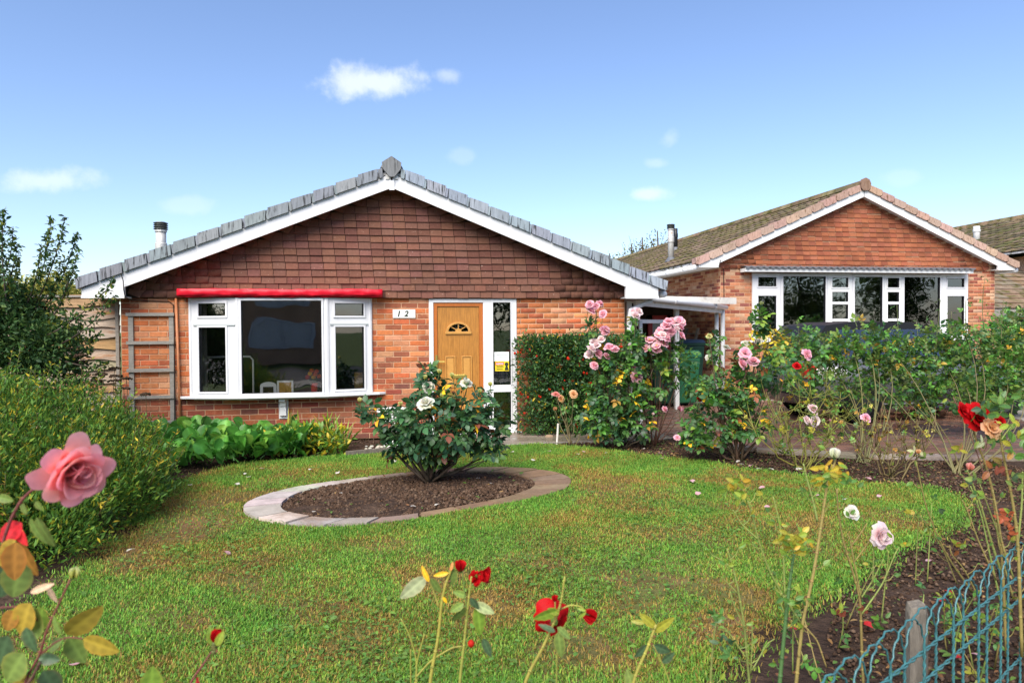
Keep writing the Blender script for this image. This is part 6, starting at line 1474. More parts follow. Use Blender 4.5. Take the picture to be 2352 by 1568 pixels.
# ================================================================ lawn blades, weeds, clods
PATCH = [(*onG(x, y)[:2], r_, k) for x, y, r_, k in ((470, 1165, .55, 1), (400, 1215, .45, 1), (300, 1265, .35, 1), (560, 1140, .35, 1), (640, 1105, .4, .6), (1480, 1130, .6, .6), (1700, 1105, .5, .6), (1380, 1095, .4, .5), (1320, 1500, .22, .9), (1480, 1350, .25, .9), (1640, 1370, .25, .9), (1250, 1290, .3, .7), (560, 1330, .22, .8), (720, 1400, .25, .7), (900, 1250, .3, .6), (1850, 1230, .4, .6), (1560, 1230, .35, .7), (420, 1420, .25, .7), (820, 1480, .2, .8), (1130, 1400, .2, .7), (1750, 1180, .4, .5), (1000, 1330, .2, .8), (1690, 1440, .25, .9), (2060, 1190, .3, .6))]
def patch_w(Q):
    w = np.zeros(len(Q)); wob = .25*np.sin(Q[:, 0]*9+3*np.sin(Q[:, 1]*5))+.25*np.sin(Q[:, 1]*11+2*np.sin(Q[:, 0]*7))
    for x, y, r_, k in PATCH: w = np.maximum(w, k*np.clip(1.35+wob-np.hypot(Q[:, 0]-x, (Q[:, 1]-y)*.8)/r_, 0, 1))
    return w
def blades(name, n, ybias, hgt, wid, cols, label, region_y, five):
    P = []
    while sum(len(p) for p in P) < n:
        y = region_y[0]+(region_y[1]-region_y[0])*rng.uniform(0, 1, n)**ybias; x = rng.uniform(-.58, 1.12, n)*y*1.0; Q = np.stack([x, y], 1)
        k = inpoly(Q+rng.normal(0, .07, Q.shape), LAWN) & ~inpoly(Q, OUT); Q = Q[k]; Q = Q[rng.uniform(0, 1, len(Q)) > .78*patch_w(Q)]
        # bare worn patches thin the grass
        w = np.sin(Q[:, 0]*1.9+1.2*np.sin(Q[:, 1]*1.3))*np.cos(Q[:, 1]*1.7+.8*np.sin(Q[:, 0]*2.3)); Q = Q[rng.uniform(0, 1, len(Q)) > np.clip((w-.35)*.9, 0, .6)]; P.append(Q)
    Q = np.concatenate(P)[:n]; n = len(Q); z = .016+.012*np.sin(Q[:, 0]*1.3+.4)*np.cos(Q[:, 1]*1.1)+.006*np.sin(Q[:, 0]*4.1)*np.sin(Q[:, 1]*3.7)
    B = np.column_stack([Q, z-.004]); a = rng.uniform(0, 2*pi, n); lean = rng.uniform(.3, 1.5, n); h = hgt*rng.uniform(.5, 1.35, n); dx = np.stack([np.cos(a), np.sin(a)], 1)
    wv = np.stack([-np.sin(a), np.cos(a)], 1)*(wid*rng.uniform(.6, 1.4, n))[:, None]/2
    tip = B.copy(); tip[:, :2] += dx*(h*np.sin(lean))[:, None]; tip[:, 2] += h*np.cos(lean)*.9+.006
    l = B.copy(); l[:, :2] -= wv; r = B.copy(); r[:, :2] += wv
    ci = rng.choice(len(cols), n); c = np.array(cols)[ci]*rng.uniform(.75, 1.25, (n, 1))
    s1 = np.sin(Q[:, 0]*2.3+Q[:, 1]*1.1+1.3*np.sin(Q[:, 1]*.9))*np.sin(Q[:, 1]*2.9-Q[:, 0]*.7+np.sin(Q[:, 0]*1.7)); s2 = np.sin(Q[:, 0]*5.3+2*np.sin(Q[:, 1]*2.1))*np.sin(Q[:, 1]*6.1+1.5*np.sin(Q[:, 0]*3.3))
    f = .45*s1+.35*s2+rng.normal(0, .36, n)+1.0*patch_w(Q); dry = f > .48; c[dry] = np.array((.26, .19, .06))*rng.uniform(.5, 1.4, (dry.sum(), 1)); lush = f < -.35; c[lush] *= np.array((.75, 1.0, .8)); br = (f > .12) & ~dry; c[br] *= np.array((1.22, 1.06, .9))
    if five:
        mid = (B+tip)/2; mid[:, 2] += h*.18; ml = mid.copy(); ml[:, :2] -= wv*.8; mr_ = mid.copy(); mr_[:, :2] += wv*.8
        V = np.stack([l, r, ml, mr_, tip], 1).reshape(-1, 3); o = np.arange(n)[:, None]*5; F4 = o+np.array([[0, 1, 3, 2]]); F3 = o+np.array([[2, 3, 4]]); me = mesh_np(name, V, [F3, F4], 'grass', np.repeat(c, 5, 0))
    else:
        V = np.stack([l, r, tip], 1).reshape(-1, 3); me = mesh_np(name, V, [np.arange(3*n).reshape(-1, 3)], 'grass', np.repeat(c, 3, 0))
    o = bpy.data.objects.new(name, me); COL.objects.link(o); tag(o, label, 'grass', kind='stuff'); return o
GC = [(.115, .27, .05), (.085, .225, .04), (.145, .30, .05), (.175, .31, .055), (.075, .19, .04), (.19, .27, .06)]
blades('grass', 230000, 1.0, .023, .0050, GC, 'short green grass with straw coloured patches near the front of the lawn', (1.6, 5.2), True)
blades('grass', 230000, .8, .026, .009, GC, 'short bright green grass on the far part of the lawn by the house', (4.9, 9.0), False)
# clover and broad weeds
n = 70000; y = 1.8+6.2*rng.uniform(0, 1, n)**1.1; x = rng.uniform(-.58, 1.12, n)*y; Q = np.stack([x, y], 1); k = inpoly(Q, LAWN) & ~inpoly(Q, OUT)
pn_ = np.sin(Q[:, 0]*2.7+2)*np.cos(Q[:, 1]*2.1+Q[:, 0]) + rng.normal(0, .5, n); k &= pn_ > .25; Q = Q[k]; n = len(Q)
wvv = [simple_leaf(jitter(c, .2), .6, .3) for c in ((.06, .13, .03), (.045, .105, .025), (.085, .16, .035), (.055, .12, .03))]
a = rng.uniform(0, 2*pi, n); Dw = np.stack([np.cos(a), np.sin(a), rng.uniform(-.1, .5, n)], 1)
Rw = frames(Dw, np.tile([0, 0, 1.], (n, 1))+rng.normal(0, .3, (n, 3)))
ob, _ = scatter('clover', wvv, rng.integers(0, 4, n), Rw, np.column_stack([Q, .030+rng.uniform(0, .014, n)]), rng.uniform(.010, .030, n)*rng.choice([.7, 1, 1.5], n, p=[.5, .4, .1]), 'leafdull', None, 0)
tag(ob, 'small clover and weed leaves mixed through the lawn grass', 'weeds', kind='stuff')
# soil clods in beds
def clods(poly, n, label, zf, exclude=None, size=(.004, .019)):
    poly = np.asarray(poly); lo, hi = poly.min(0), poly.max(0); Q = rng.uniform(lo, hi, (n*3, 2)); k = inpoly(Q, poly)
    if exclude is not None:
        for e in exclude: k &= ~inpoly(Q, e)
    Q = Q[k][:n]; m_ = len(Q); vs_ = []
    for c in ((.07, .042, .027), (.055, .032, .02), (.09, .055, .036), (.12, .08, .055), (.05, .03, .02)):
        V = [(x+random.uniform(-.3, .3), y+random.uniform(-.3, .3), z+random.uniform(-.2, .2)) for x, y, z in ((1, 0, 0), (0, 1, 0), (-1, 0, 0), (0, -1, 0), (0, 0, .8), (0, 0, -.7))]; vs_.append((V, [(0, 1, 4), (1, 2, 4), (2, 3, 4), (3, 0, 4), (1, 0, 5), (2, 1, 5), (3, 2, 5), (0, 3, 5)], [c]*6))
    a = rng.uniform(0, 6.28, m_); Rr = np.zeros((m_, 3, 3)); Rr[:, 0, 0] = np.cos(a); Rr[:, 0, 1] = -np.sin(a); Rr[:, 1, 0] = np.sin(a); Rr[:, 1, 1] = np.cos(a); Rr[:, 2, 2] = 1
    S = size[0]+(size[1]-size[0])*rng.uniform(0, 1, m_)**2.5
    ob, _ = scatter('soil_clods', vs_, rng.integers(0, 5, m_), Rr, np.column_stack([Q, zf(Q)]), S, 'clod', None, 0, smooth=False); tag(ob, label, 'soil', kind='stuff')
clods(INN, 10000, 'loose dark soil crumbs in the oval rose bed', lambda Q: .012+.045*np.clip(1-(((Q-ic)/(np.array([1.2, .72])))**2).sum(1), 0, 1), size=(.004, .026))
SOIL_R = [(.7, 1.2), (4.9, 1.2), (7.0, 5.0), (6.4, 6.6), (4.2, 7.6), (3.5, 8.6), (1.9, 8.7), (3.3, 7.0), (4.4, 5.5), (3.0, 4.2)]
clods(SOIL_R, 34000, 'loose dark soil crumbs in the rose border along the driveway and wire fence', lambda Q: np.full(len(Q), .0), [LAWN])
clods([(-2.9, 8.6), (-2.4, 7.2), (-.5, 8.2), (.2, 8.5), (.2, 9.5), (-3.3, 9.5)], 2200, 'loose dark soil crumbs in the bed below the bow window', lambda Q: np.full(len(Q), .0), [LAWN])
# low weeds and fallen brown leaves in the border
n = 7000; Q = np.column_stack([rng.uniform(.8, 6.4, n), rng.uniform(1.5, 8.6, n)]); k = inpoly(Q, SOIL_R) & ~inpoly(Q, LAWN); Q = Q[k]; n = len(Q)
lv = [simple_leaf(jitter(c, .25), .5, .3) for c in ((.045, .10, .025), (.055, .12, .025), (.14, .075, .04), (.10, .05, .03), (.20, .13, .07), (.05, .10, .03))]
a = rng.uniform(0, 6.28, n); Dw = np.stack([np.cos(a), np.sin(a), rng.uniform(-.05, .35, n)], 1); Rw = frames(Dw, np.tile([0, 0, 1.], (n, 1))+rng.normal(0, .35, (n, 3)))
ob, _ = scatter('leaf_litter', lv, rng.integers(0, 6, n), Rw, np.column_stack([Q, rng.uniform(.008, .03, n)]), rng.uniform(.012, .045, n), 'leafdull', None, 0); tag(ob, 'small weeds and fallen leaves scattered on the dark border soil', 'leaf litter', kind='stuff')
# seedlings in the oval bed
n = 150; Q = ic+rng.uniform(-1, 1, (n, 2))*[1.3, .8]; Q = Q[inpoly(Q, INN)]; n = len(Q); a = rng.uniform(0, 6.28, n); Rw = frames(np.stack([np.cos(a), np.sin(a), rng.uniform(0, .8, n)], 1), np.tile([0, 0, 1.], (n, 1))+rng.normal(0, .3, (n, 3)))
ob, _ = scatter('seedlings', lv, rng.integers(0, 6, n), Rw, np.column_stack([Q, np.full(n, .045)]), rng.uniform(.02, .05, n), 'leafdull', None, 0); tag(ob, 'tiny seedlings and dead leaves on the soil of the oval bed', 'seedlings', kind='stuff')

# fallen petals, each one a thing
def petal_mesh(c0, c1, sd):
    V, Fc, C = petal(1, .95, 1.35, 1.75, .35, c0, c1, .2, 4, 4, sd); me = bpy.data.meshes.new('fallen_petal'); me.from_pydata(V, [], Fc); me.update(); at = me.attributes.new('Col', 'FLOAT_COLOR', 'POINT'); c = np.ones((len(V), 4), np.float32); c[:, :3] = C; at.data.foreach_set('color', c.ravel()); me.polygons.foreach_set('use_smooth', np.ones(len(me.polygons), bool)); me.materials.append(M['petal']); return me
pm = {'white': petal_mesh((.78, .72, .6), (.85, .82, .78), 1), 'pink': petal_mesh((.8, .4, .45), (.85, .55, .6), 2), 'red': petal_mesh((.6, .03, .03), (.65, .05, .06), 3)}
def fallen(px, py, col, size, where):
    g = onG(px, py, .045); o = link_mesh('fallen_petal', pm[col], None, loc=g); o.rotation_euler = (random.uniform(-.3, .3), random.uniform(-.3, .3), random.uniform(0, 6)); o.scale = (size,)*3
    tag(o, {'l': 'fallen %s petal lying on the lawn grass', 'o': 'fallen %s petal lying on the soil of the oval bed', 'b': 'fallen %s petal lying on the dark border soil', 'f': 'fallen %s petal lying on the soil behind the wire fence'}[where] % col, 'petal', 'fallen %s petals' % col)
for px, py, c in ((434, 1113, 'white'), (567, 1086, 'white'), (605, 1075, 'pink'), (570, 1095, 'white'), (716, 1077, 'white'), (776, 1083, 'white'), (540, 1110, 'white'), (905, 1060, 'white'), (1180, 1037, 'white'), (1260, 1035, 'pink'), (1325, 1042, 'white'), (1228, 1055, 'white'), (1342, 1036, 'pink'), (1165, 1032, 'pink'), (1390, 1040, 'white'), (1520, 1052, 'pink'), (1586, 1102, 'pink'), (1756, 1118, 'pink'), (1768, 1163, 'pink'), (1945, 1147, 'white'), (516, 1265, 'pink'), (175, 1525, 'pink'), (292, 1265, 'white'), (1600, 1135, 'pink'), (1873, 1136, 'pink'), (2022, 1136, 'pink')): fallen(px, py, c, random.uniform(.035, .055), 'l')
for px, py, c in ((910, 1130, 'white'), (780, 1132, 'white'), (955, 1163, 'white'), (1095, 1098, 'white'), (1126, 1110, 'white'), (1000, 1160, 'white'), (720, 1175, 'white')): fallen(px, py, c, random.uniform(.03, .045), 'o')
for px, py, c in ((1708, 1066, 'white'), (1722, 1070, 'pink'), (1748, 1076, 'white'), (1776, 1078, 'white'), (1700, 1058, 'white'), (1830, 1078, 'white'), (2000, 1100, 'pink'), (1520, 1040, 'pink'), (1480, 1030, 'white'), (1700, 1040, 'white')): fallen(px, py, c, random.uniform(.04, .06), 'b')
for px, py, c in ((1810, 1442, 'red'), (2170, 1355, 'red'), (2172, 1376, 'red'), (2210, 1510, 'red'), (2230, 1500, 'pink'), (1985, 1430, 'red'), (2320, 1290, 'pink'), (2140, 1285, 'pink'), (2225, 1470, 'red')): fallen(px, py, c, random.uniform(.035, .05), 'f')

# ================================================================ wire border fence on the right
ZTOP = .62
f0 = onG(1870, 1568, ZTOP); f1 = onG(2352, 1240, ZTOP); fd = (f1-f0); fL = np.linalg.norm(fd); fd /= fL; fn = np.array([-fd[1], fd[0], 0])
pitch = fL/14.0
fen = thing('wire_fence', 'blue green plastic coated wire border fence with looped top', 'fence', (f0+f1)/2*[1, 1, 0])
def wave(pts, amp, wl):
    pts = np.asarray(pts); d = np.concatenate([[0], np.cumsum(np.linalg.norm(np.diff(pts, axis=0), axis=1))]); tg = np.gradient(pts, axis=0); tg /= np.linalg.norm(tg, axis=1, keepdims=True); sd_ = np.cross(tg, fn); return pts + sd_*(amp*np.sin(2*pi*d/wl))[:, None] + fn*(amp*.6*np.cos(2*pi*d/wl))[:, None]
for i in range(-7, 24):
    c = f0+fd*pitch*(i+.5); off_ = .005 if i % 2 else -.005; pts = []
    for z in np.linspace(.0, ZTOP-pitch*1.05, 34): pts.append((-pitch, z))
    for a in np.linspace(pi, 0, 22)[1:-1]: pts.append((pitch*cos(a), ZTOP-pitch*1.05+pitch*1.05*sin(a)))
    for z in np.linspace(ZTOP-pitch*1.05, 0, 34): pts.append((pitch, z))
    W3 = np.array([(c*[1, 1, 0]) + fd*u + np.array([0, 0, z]) + fn*off_ for u, z in pts])
    MB().tube(wave(W3, .0045, .052), .0030, 6).build('hoop', 'wire', fen, smooth=True)
for z in (ZTOP-.135, ZTOP-.232, ZTOP-.475):
    a_ = f0-fd*.9; b_ = f1+fd*1.2; n_ = 170; t = np.linspace(0, 1, n_)
    for ph in (0, pi):
        pts = [(a_+(b_-a_)*u)*[1, 1, 0]+np.array([0, 0, z+.004*sin(u*210+ph)])+fn*.004*cos(u*210+ph) for u in t]; MB().tube(pts, .0032, 5).build('twisted_wire', 'wire', fen, smooth=True)
pp = onG(2148, 1388, ZTOP-.02); pb = np.array([pp[0], pp[1], 0])+fn*.055
m = MB(); V = []; kk = 9
for z, r_ in ((0, .036), (.3, .035), (.56, .034), (.585, .030)):
    for j in range(kk): a = 2*pi*j/kk; V.append(pb+np.array([r_*cos(a)*(1+.08*sin(j*3)), r_*sin(a), z+(.008*sin(j*2.1) if z > .5 else 0)]))
m.add(V, [(i*kk+j, i*kk+(j+1) % kk, (i+1)*kk+(j+1) % kk, (i+1)*kk+j) for i in range(3) for j in range(kk)]+[tuple(range(3*kk, 4*kk))]); m.build('post', 'post', fen)

# ================================================================ foreground roses
def leafmesh(c, w, droop, fold):
    key = ('fl', c, w); 
    if key in _mesh_cache: return _mesh_cache[key]
    V, C = [], []; nu, nv = 6, 9
    for i in range(nv):
        v = i/(nv-1); hw = w/2*(sin(pi*min(1, v**.8*.97+.015)))**.75
        for j in range(-3, 4):
            u = j/3; ser = .012*(i % 2)*(abs(j) == 3); V.append((u*(hw+ser), v, -droop*v*v+fold*abs(u)*hw*1.4+.012*sin(v*22)*abs(u))); k_ = 1.25 if j == 0 else (1-.24*(i % 2)*(abs(j) in (1, 2))); e = .25*(abs(j) == 3)
            C.append((c[0]*k_+e*.12, c[1]*k_, c[2]*k_))
    Fc = [(i*7+j, i*7+j+1, (i+1)*7+j+1, (i+1)*7+j) for i in range(nv-1) for j in range(6)]
    me = bpy.data.meshes.new('leaf'); me.from_pydata(V, [], Fc); me.update(); a = me.attributes.new('Col', 'FLOAT_COLOR', 'POINT'); cc = np.ones((len(V), 4), np.float32); cc[:, :3] = C; a.data.foreach_set('color', cc.ravel()); me.polygons.foreach_set('use_smooth', np.ones(len(me.polygons), bool)); me.materials.append(M['leaf']); _mesh_cache[key] = me; return me
def near_leaf(parent, a, b, zc, c, w=.62, droop=.12, fold=.12, tilt=None, dz=0):
    """leaf from base pixel a to tip pixel b"""
    p = atZ(*a, zc); q = atZ(*b, zc+dz); d = q-p; ln = np.linalg.norm(d); n_ = -fwd + rng.normal(0, .35, 3) + (np.asarray(tilt) if tilt is not None else 0); R_ = frame(d, n_); m = np.eye(4); m[:3, :3] = R_*ln; m[:3, 3] = p-org(parent)
    link_mesh('leaf', leafmesh(c, w, droop, fold), parent, Matrix(m.tolist()))
def near_stem(parent, pix, zc, r0, r1, col, name='stem', dz=0):
    n_ = len(pix); pts = np.array([atZ(x, y, zc+dz*i/max(1, n_-1)) for i, (x, y) in enumerate(pix)]); t = np.linspace(0, n_-1, n_*5); P = np.stack([np.interp(t, np.arange(n_), pts[:, k]) for k in range(3)], 1)
    for _ in range(3): P[1:-1] = .5*P[1:-1]+.25*(P[:-2]+P[2:])
    r0 *= .8; r1 *= .8; m_ = MB().tube(P, r0, 7, jitter(col, .15), r1); c_ = jitter((.16, .07, .04), .2)
    if r0 > .0026:
        for i in range(2, len(P)-1, 2):
            if random.random() < .75:
                a = random.uniform(0, 6.28); d = np.array([cos(a), sin(a)*.6, .15]); p = P[i]; rr_ = r0+(r1-r0)*i/len(P); m_.add([p+[0, 0, rr_*1.6], p-[0, 0, rr_*1.6], p+d*rr_*3.2], [(0, 1, 2)], c_)
                for k_ in range(1): m_.lathe([(rr_*.9, -rr_*.9), (rr_*1.28, 0), (rr_*.9, rr_*.9)], p, 6, jitter(col, .3))
    return m_.build(name, 'stem', parent, smooth=True)
def to_ground(px, py, zc): p = atZ(px, py, zc); return p
def big_bloom(parent, p, size, layers, c0, c1, face, seed, stretch=1.0):
    d = np.array(face, float); d /= np.linalg.norm(d); x = np.cross((0, .1, 1), d); x /= np.linalg.norm(x); y = np.cross(d, x)
    m = np.eye(4); m[:3, :3] = np.stack([x, y, d], 1)*size; m[:3, 3] = np.asarray(p)-org(parent)
    V, Fc, C = sepals(); me = bpy.data.meshes.new('flower'); me.from_pydata(V, [], Fc); at = me.attributes.new('Col', 'FLOAT_COLOR', 'POINT'); cc = np.ones((len(V), 4), np.float32); cc[:, :3] = C; at.data.foreach_set('color', cc.ravel()); me.materials.append(M['leaf'])
    fl = link_mesh('flower', me, parent, Matrix(m.tolist()))
    for V, Fc, C in bloom(layers, c0, c1, seed):
        me = bpy.data.meshes.new('petal'); me.from_pydata(V, [], Fc); me.update(); at = me.attributes.new('Col', 'FLOAT_COLOR', 'POINT'); cc = np.ones((len(V), 4), np.float32); cc[:, :3] = C; at.data.foreach_set('color', cc.ravel()); me.polygons.foreach_set('use_smooth', np.ones(len(me.polygons), bool)); me.materials.append(M['petal'])
        o = link_mesh('petal', me, fl); sub = o.modifiers.new('s', 'SUBSURF'); sub.levels = 1; sub.render_levels = 1
    return fl
GL, OL, RL, BRz, DG = (.10, .17, .05), (.20, .17, .03), (.50, .03, .05), (.22, .12, .03), (.04, .085, .05)
# --- left pink rose
ZP = 1.18
base = np.array([-.62, .88, 0.0]); tL = thing('pink_garden_rose', 'leggy rose with one big faded pink bloom and bronze leaves beside the camera', 'rose', base)
g1 = [(120, 2700), (60, 2100), (30, 1568), (60, 1540), (91, 1505), (106, 1450), (131, 1395), (161, 1331)]
REDST = (.16, .045, .04)
near_stem(tL, [(60, 2750), (50, 2100), (46, 1580), (91, 1505), (106, 1450), (131, 1395), (161, 1331)], ZP, .0035, .002, REDST)
near_stem(tL, [(60, 2750), (20, 2000), (-20, 1600), (-25, 1400), (5, 1250), (24, 1194), (46, 1152), (72, 1125), (100, 1112), (135, 1092), (155, 1076)], ZP, .004, .0025, REDST)
place_bloom(tL, atZ(170, 1316, ZP), .030, 'bud', 'cream', (.2, 0, 1))
ROSEP = [(4, .50, .36, .05, .15, .9), (6, .58, .46, .28, .45, .8), (7, .68, .52, .5, .75, .6), (8, .74, .54, .75, 1.05, .5), (6, .66, .50, 1.15, 1.6, .5)]
big_bloom(tL, atZ(158, 1072, ZP), .094, ROSEP, (.99, .26, .12), (1.0, .42, .45), (.70, -.55, -.30), 4)
near_leaf(tL, (85, 1465), (70, 1395), ZP, GL, .75)
for a, b, c, w in (((50, 1200), (-5, 1245), RL, .6), ((36, 1205), (57, 1255), RL, .6), ((35, 1240), (-8, 1300), OL, .6), ((36, 1245), (28, 1335), BRz, .6), ((40, 1245), (78, 1325), BRz, .55), ((50, 1290), (25, 1375), GL, .75), ((20, 1290), (-5, 1375), DG, .75), ((70, 1190), (100, 1252), GL, .5), ((85, 1188), (118, 1258), GL, .7), ((62, 1180), (45, 1150), GL, .6), ((82, 1150), (95, 1172), GL, .7), ((-5, 1140), (28, 1150), GL, .6), ((98, 1395), (85, 1450), LIME[0], .9), ((70, 1385), (40, 1460), OL, .8), ((35, 1400), (10, 1450), BRz, .7), ((152, 1455), (233, 1400), OL, .55), ((192, 1466), (268, 1500), OL, .52), ((160, 1462), (190, 1525), GL, .75), ((142, 1470), (108, 1492), GL, .75), ((140, 1455), (118, 1415), GL, .6), ((90, 1510), (135, 1515), DG, .6), ((60, 1440), (78, 1500), DG, .6), ((20, 1460), (-10, 1530), DG, .8), ((55, 1500), (8, 1568), GL, .8), ((80, 1560), (20, 1590), OL, .7), ((110, 1345), (128, 1385), (.40, .34, .28), .35), ((70, 1360), (120, 1340), (.42, .36, .28), .3), ((100, 1540), (135, 1600), DG, .7)): near_leaf(tL, a, b, ZP+random.uniform(-.06, .06), jitter(c, .12), w)
near_stem(tL, [(95, 1500), (125, 1475), (155, 1462), (192, 1466)], ZP, .002, .0015, REDST, 'leaf_stalk'); near_stem(tL, [(-30, 1400), (20, 1392), (60, 1395), (88, 1425)], ZP, .002, .0015, REDST, 'leaf_stalk')
near_stem(tL, [(30, 1700), (40, 1600), (75, 1555), (92, 1520)], ZP-.03, .0035, .003, (.09, .04, .03), 'stem')
# --- red bud
tb_ = thing('red_rose_bud', 'single red rosebud on a dark red stem in front of the lawn', 'rose', np.array([-.42, 1.15, 0]))
near_stem(tb_, [(330, 2500), (380, 1750), (435, 1568), (470, 1520), (491, 1487)], 1.35, .0028, .0018, (.22, .05, .06))
place_bloom(tb_, atZ(497, 1462, 1.35), .040, 'bud', 'red', (.08, 0, 1), 1)
near_leaf(tb_, (491, 1480), (481, 1440), 1.35, LIME[0], .55); near_leaf(tb_, (497, 1482), (512, 1450), 1.34, LIME[1], .5); near_leaf(tb_, (495, 1480), (500, 1435), 1.36, LIME[0], .3)
near_stem(tb_, [(491, 1500), (492, 1475)], 1.35, .0055, .0055, (.13, .14, .04), 'hip'); near_leaf(tb_, (345, 1600), (350, 1533), 1.3, LIME[0], .75); near_leaf(tb_, (445, 1600), (458, 1555), 1.3, RL, .5)
# --- centre pair of red roses
ZR = 1.72; YST = (.27, .26, .05)
tr = thing('red_rose_plant', 'two yellow green rose stems with half closed red blooms in front of the lawn', 'rose', np.array([.05, 1.62, 0]))
near_stem(tr, [(960, 2150), (985, 1568), (1007, 1466), (1015, 1377), (1024, 1340), (1039, 1301)], ZR, .0062, .004, YST); near_stem(tr, [(1030, 2150), (1055, 1568), (1066, 1480), (1074, 1396), (1083, 1323)], ZR, .006, .003, YST)
near_stem(tr, [(1072, 1400), (1066, 1350), (1062, 1310)], ZR, .0025, .002, (.12, .17, .04), 'flower_stalk'); near_stem(tr, [(1080, 1345), (1096, 1335), (1099, 1320)], ZR, .0025, .002, (.12, .17, .04), 'flower_stalk')
near_stem(tr, [(955, 1640), (958, 1515), (940, 1455), (921, 1420)], ZR+.05, .0035, .002, YST, 'twig'); near_stem(tr, [(950, 1640), (957, 1520), (975, 1455)], ZR+.05, .003, .002, YST, 'twig'); near_stem(tr, [(955, 1555), (990, 1515), (1040, 1485), (1068, 1483)], ZR, .003, .0022, YST, 'twig'); near_stem(tr, [(1008, 1392), (995, 1355), (985, 1330)], ZR, .003, .002, YST, 'twig'); near_stem(tr, [(944, 1640), (943, 1490)], ZR+.06, .003, .002, YST, 'twig')
place_bloom(tr, atZ(1057, 1300, ZR), .050, 'bud', 'red', (0, -.1, 1), 2); big_bloom(tr, atZ(1098, 1322, ZR), .058, [(3, .6, .5, .1, .2, .9), (4, .6, .55, .5, .9, .5)], *RED, (.55, -.3, .1), 8); place_bloom(tr, atZ(1088, 1328, ZR), .04, 'loose', 'red', (-.6, -.4, .1))
MB().lathe([(.002, -.010), (.008, -.004), (.0085, .003), (.003, .009)], atZ(1082, 1477, ZR-.01), 10, (.62, .03, .015)).build('rose_hip', 'petal', tr, smooth=True)
for a, b, c, w in (((978, 1325), (918, 1376), (.22, .30, .20), .42), ((990, 1328), (1012, 1362), GL, .45), ((1040, 1305), (1035, 1345), GL, .7), ((1096, 1390), (1106, 1460), LIME[0], .42), ((1068, 1395), (1040, 1428), GL, .6), ((1088, 1385), (1136, 1408), (.20, .28, .16), .42), ((1065, 1385), (1033, 1405), GL, .5), ((1072, 1368), (1040, 1358), GL, .5), ((1082, 1372), (1098, 1400), DG, .6), ((1030, 1315), (995, 1322), YEL[0], .3), ((1035, 1310), (1040, 1290), (.4, .2, .08), .35), ((1018, 1370), (1026, 1385), YEL[0], .45), ((985, 1335), (968, 1300), YEL[0], .3), ((1110, 1465), (1128, 1510), DG, .4)): near_leaf(tr, a, b, ZR+random.uniform(-.04, .04), jitter(c, .1), w)
tr2 = thing('red_rose_bloom', 'leaning rose stem with one large open red rose turned away', 'rose', np.array([.38, 1.62, 0]))
near_stem(tr2, [(1080, 2150), (1201, 1568), (1245, 1491), (1280, 1412), (1290, 1377), (1297, 1323)], ZR-.06, .0065, .0025, YST); near_stem(tr2, [(1284, 1400), (1310, 1388), (1335, 1392), (1344, 1402)], ZR-.05, .0025, .002, YST, 'flower_stalk'); near_stem(tr2, [(1277, 1420), (1275, 1395), (1275, 1382)], ZR-.05, .002, .002, YST, 'flower_stalk')
big_bloom(tr2, atZ(1272, 1424, ZR), .104, [(4, .44, .40, .1, .2, .9), (5, .52, .46, .35, .5, .8), (6, .56, .50, .65, .85, .7), (7, .58, .50, .95, 1.15, .6)], *RED, (-.05, .92, .05), 6)
place_bloom(tr2, atZ(1352, 1411, ZR), .06, 'bud', 'red', (.8, -.1, -.35), 0); place_bloom(tr2, atZ(1274, 1374, ZR), .026, 'bud', 'red', (0, 0, 1), 1)
for a, b, c, w in (((1282, 1400), (1226, 1425), LIME[0], .42), ((1284, 1408), (1258, 1398), LIME[1], .6), ((1275, 1450), (1238, 1432), DG, .35), ((1280, 1440), (1312, 1466), GL, .45), ((1283, 1450), (1288, 1512), GL, .42), ((1346, 1405), (1328, 1420), LIME[1], .3), ((1346, 1402), (1326, 1396), LIME[1], .3)): near_leaf(tr2, a, b, ZR-.08, jitter(c, .1), w)
near_stem(tr2, [(1275, 1700), (1278, 1568), (1280, 1490)], ZR+.1, .003, .002, YST, 'twig')
tr3 = thing('cut_rose_stem', 'pruned leaning rose stem with a few dark leaves in front of the lawn', 'rose', np.array([.75, 1.7, 0]))
near_stem(tr3, [(1380, 2000), (1451, 1568), (1486, 1491), (1507, 1433)], 1.85, .006, .005, YST); near_stem(tr3, [(1560, 1640), (1530, 1540), (1500, 1480)], 1.85, .0025, .002, YST, 'twig')
for a, b, c, w in (((1500, 1480), (1540, 1500), DG, .6), ((1488, 1480), (1460, 1510), DG, .5), ((1506, 1440), (1470, 1410), LIME[2], .4), ((1500, 1450), (1550, 1420), LIME[2], .35), ((1520, 1520), (1550, 1500), DG, .6), ((1480, 1430), (1450, 1425), LIME[2], .35), ((1460, 1600), (1440, 1540), GL, .5)): near_leaf(tr3, a, b, 1.85, jitter(c, .1), w)

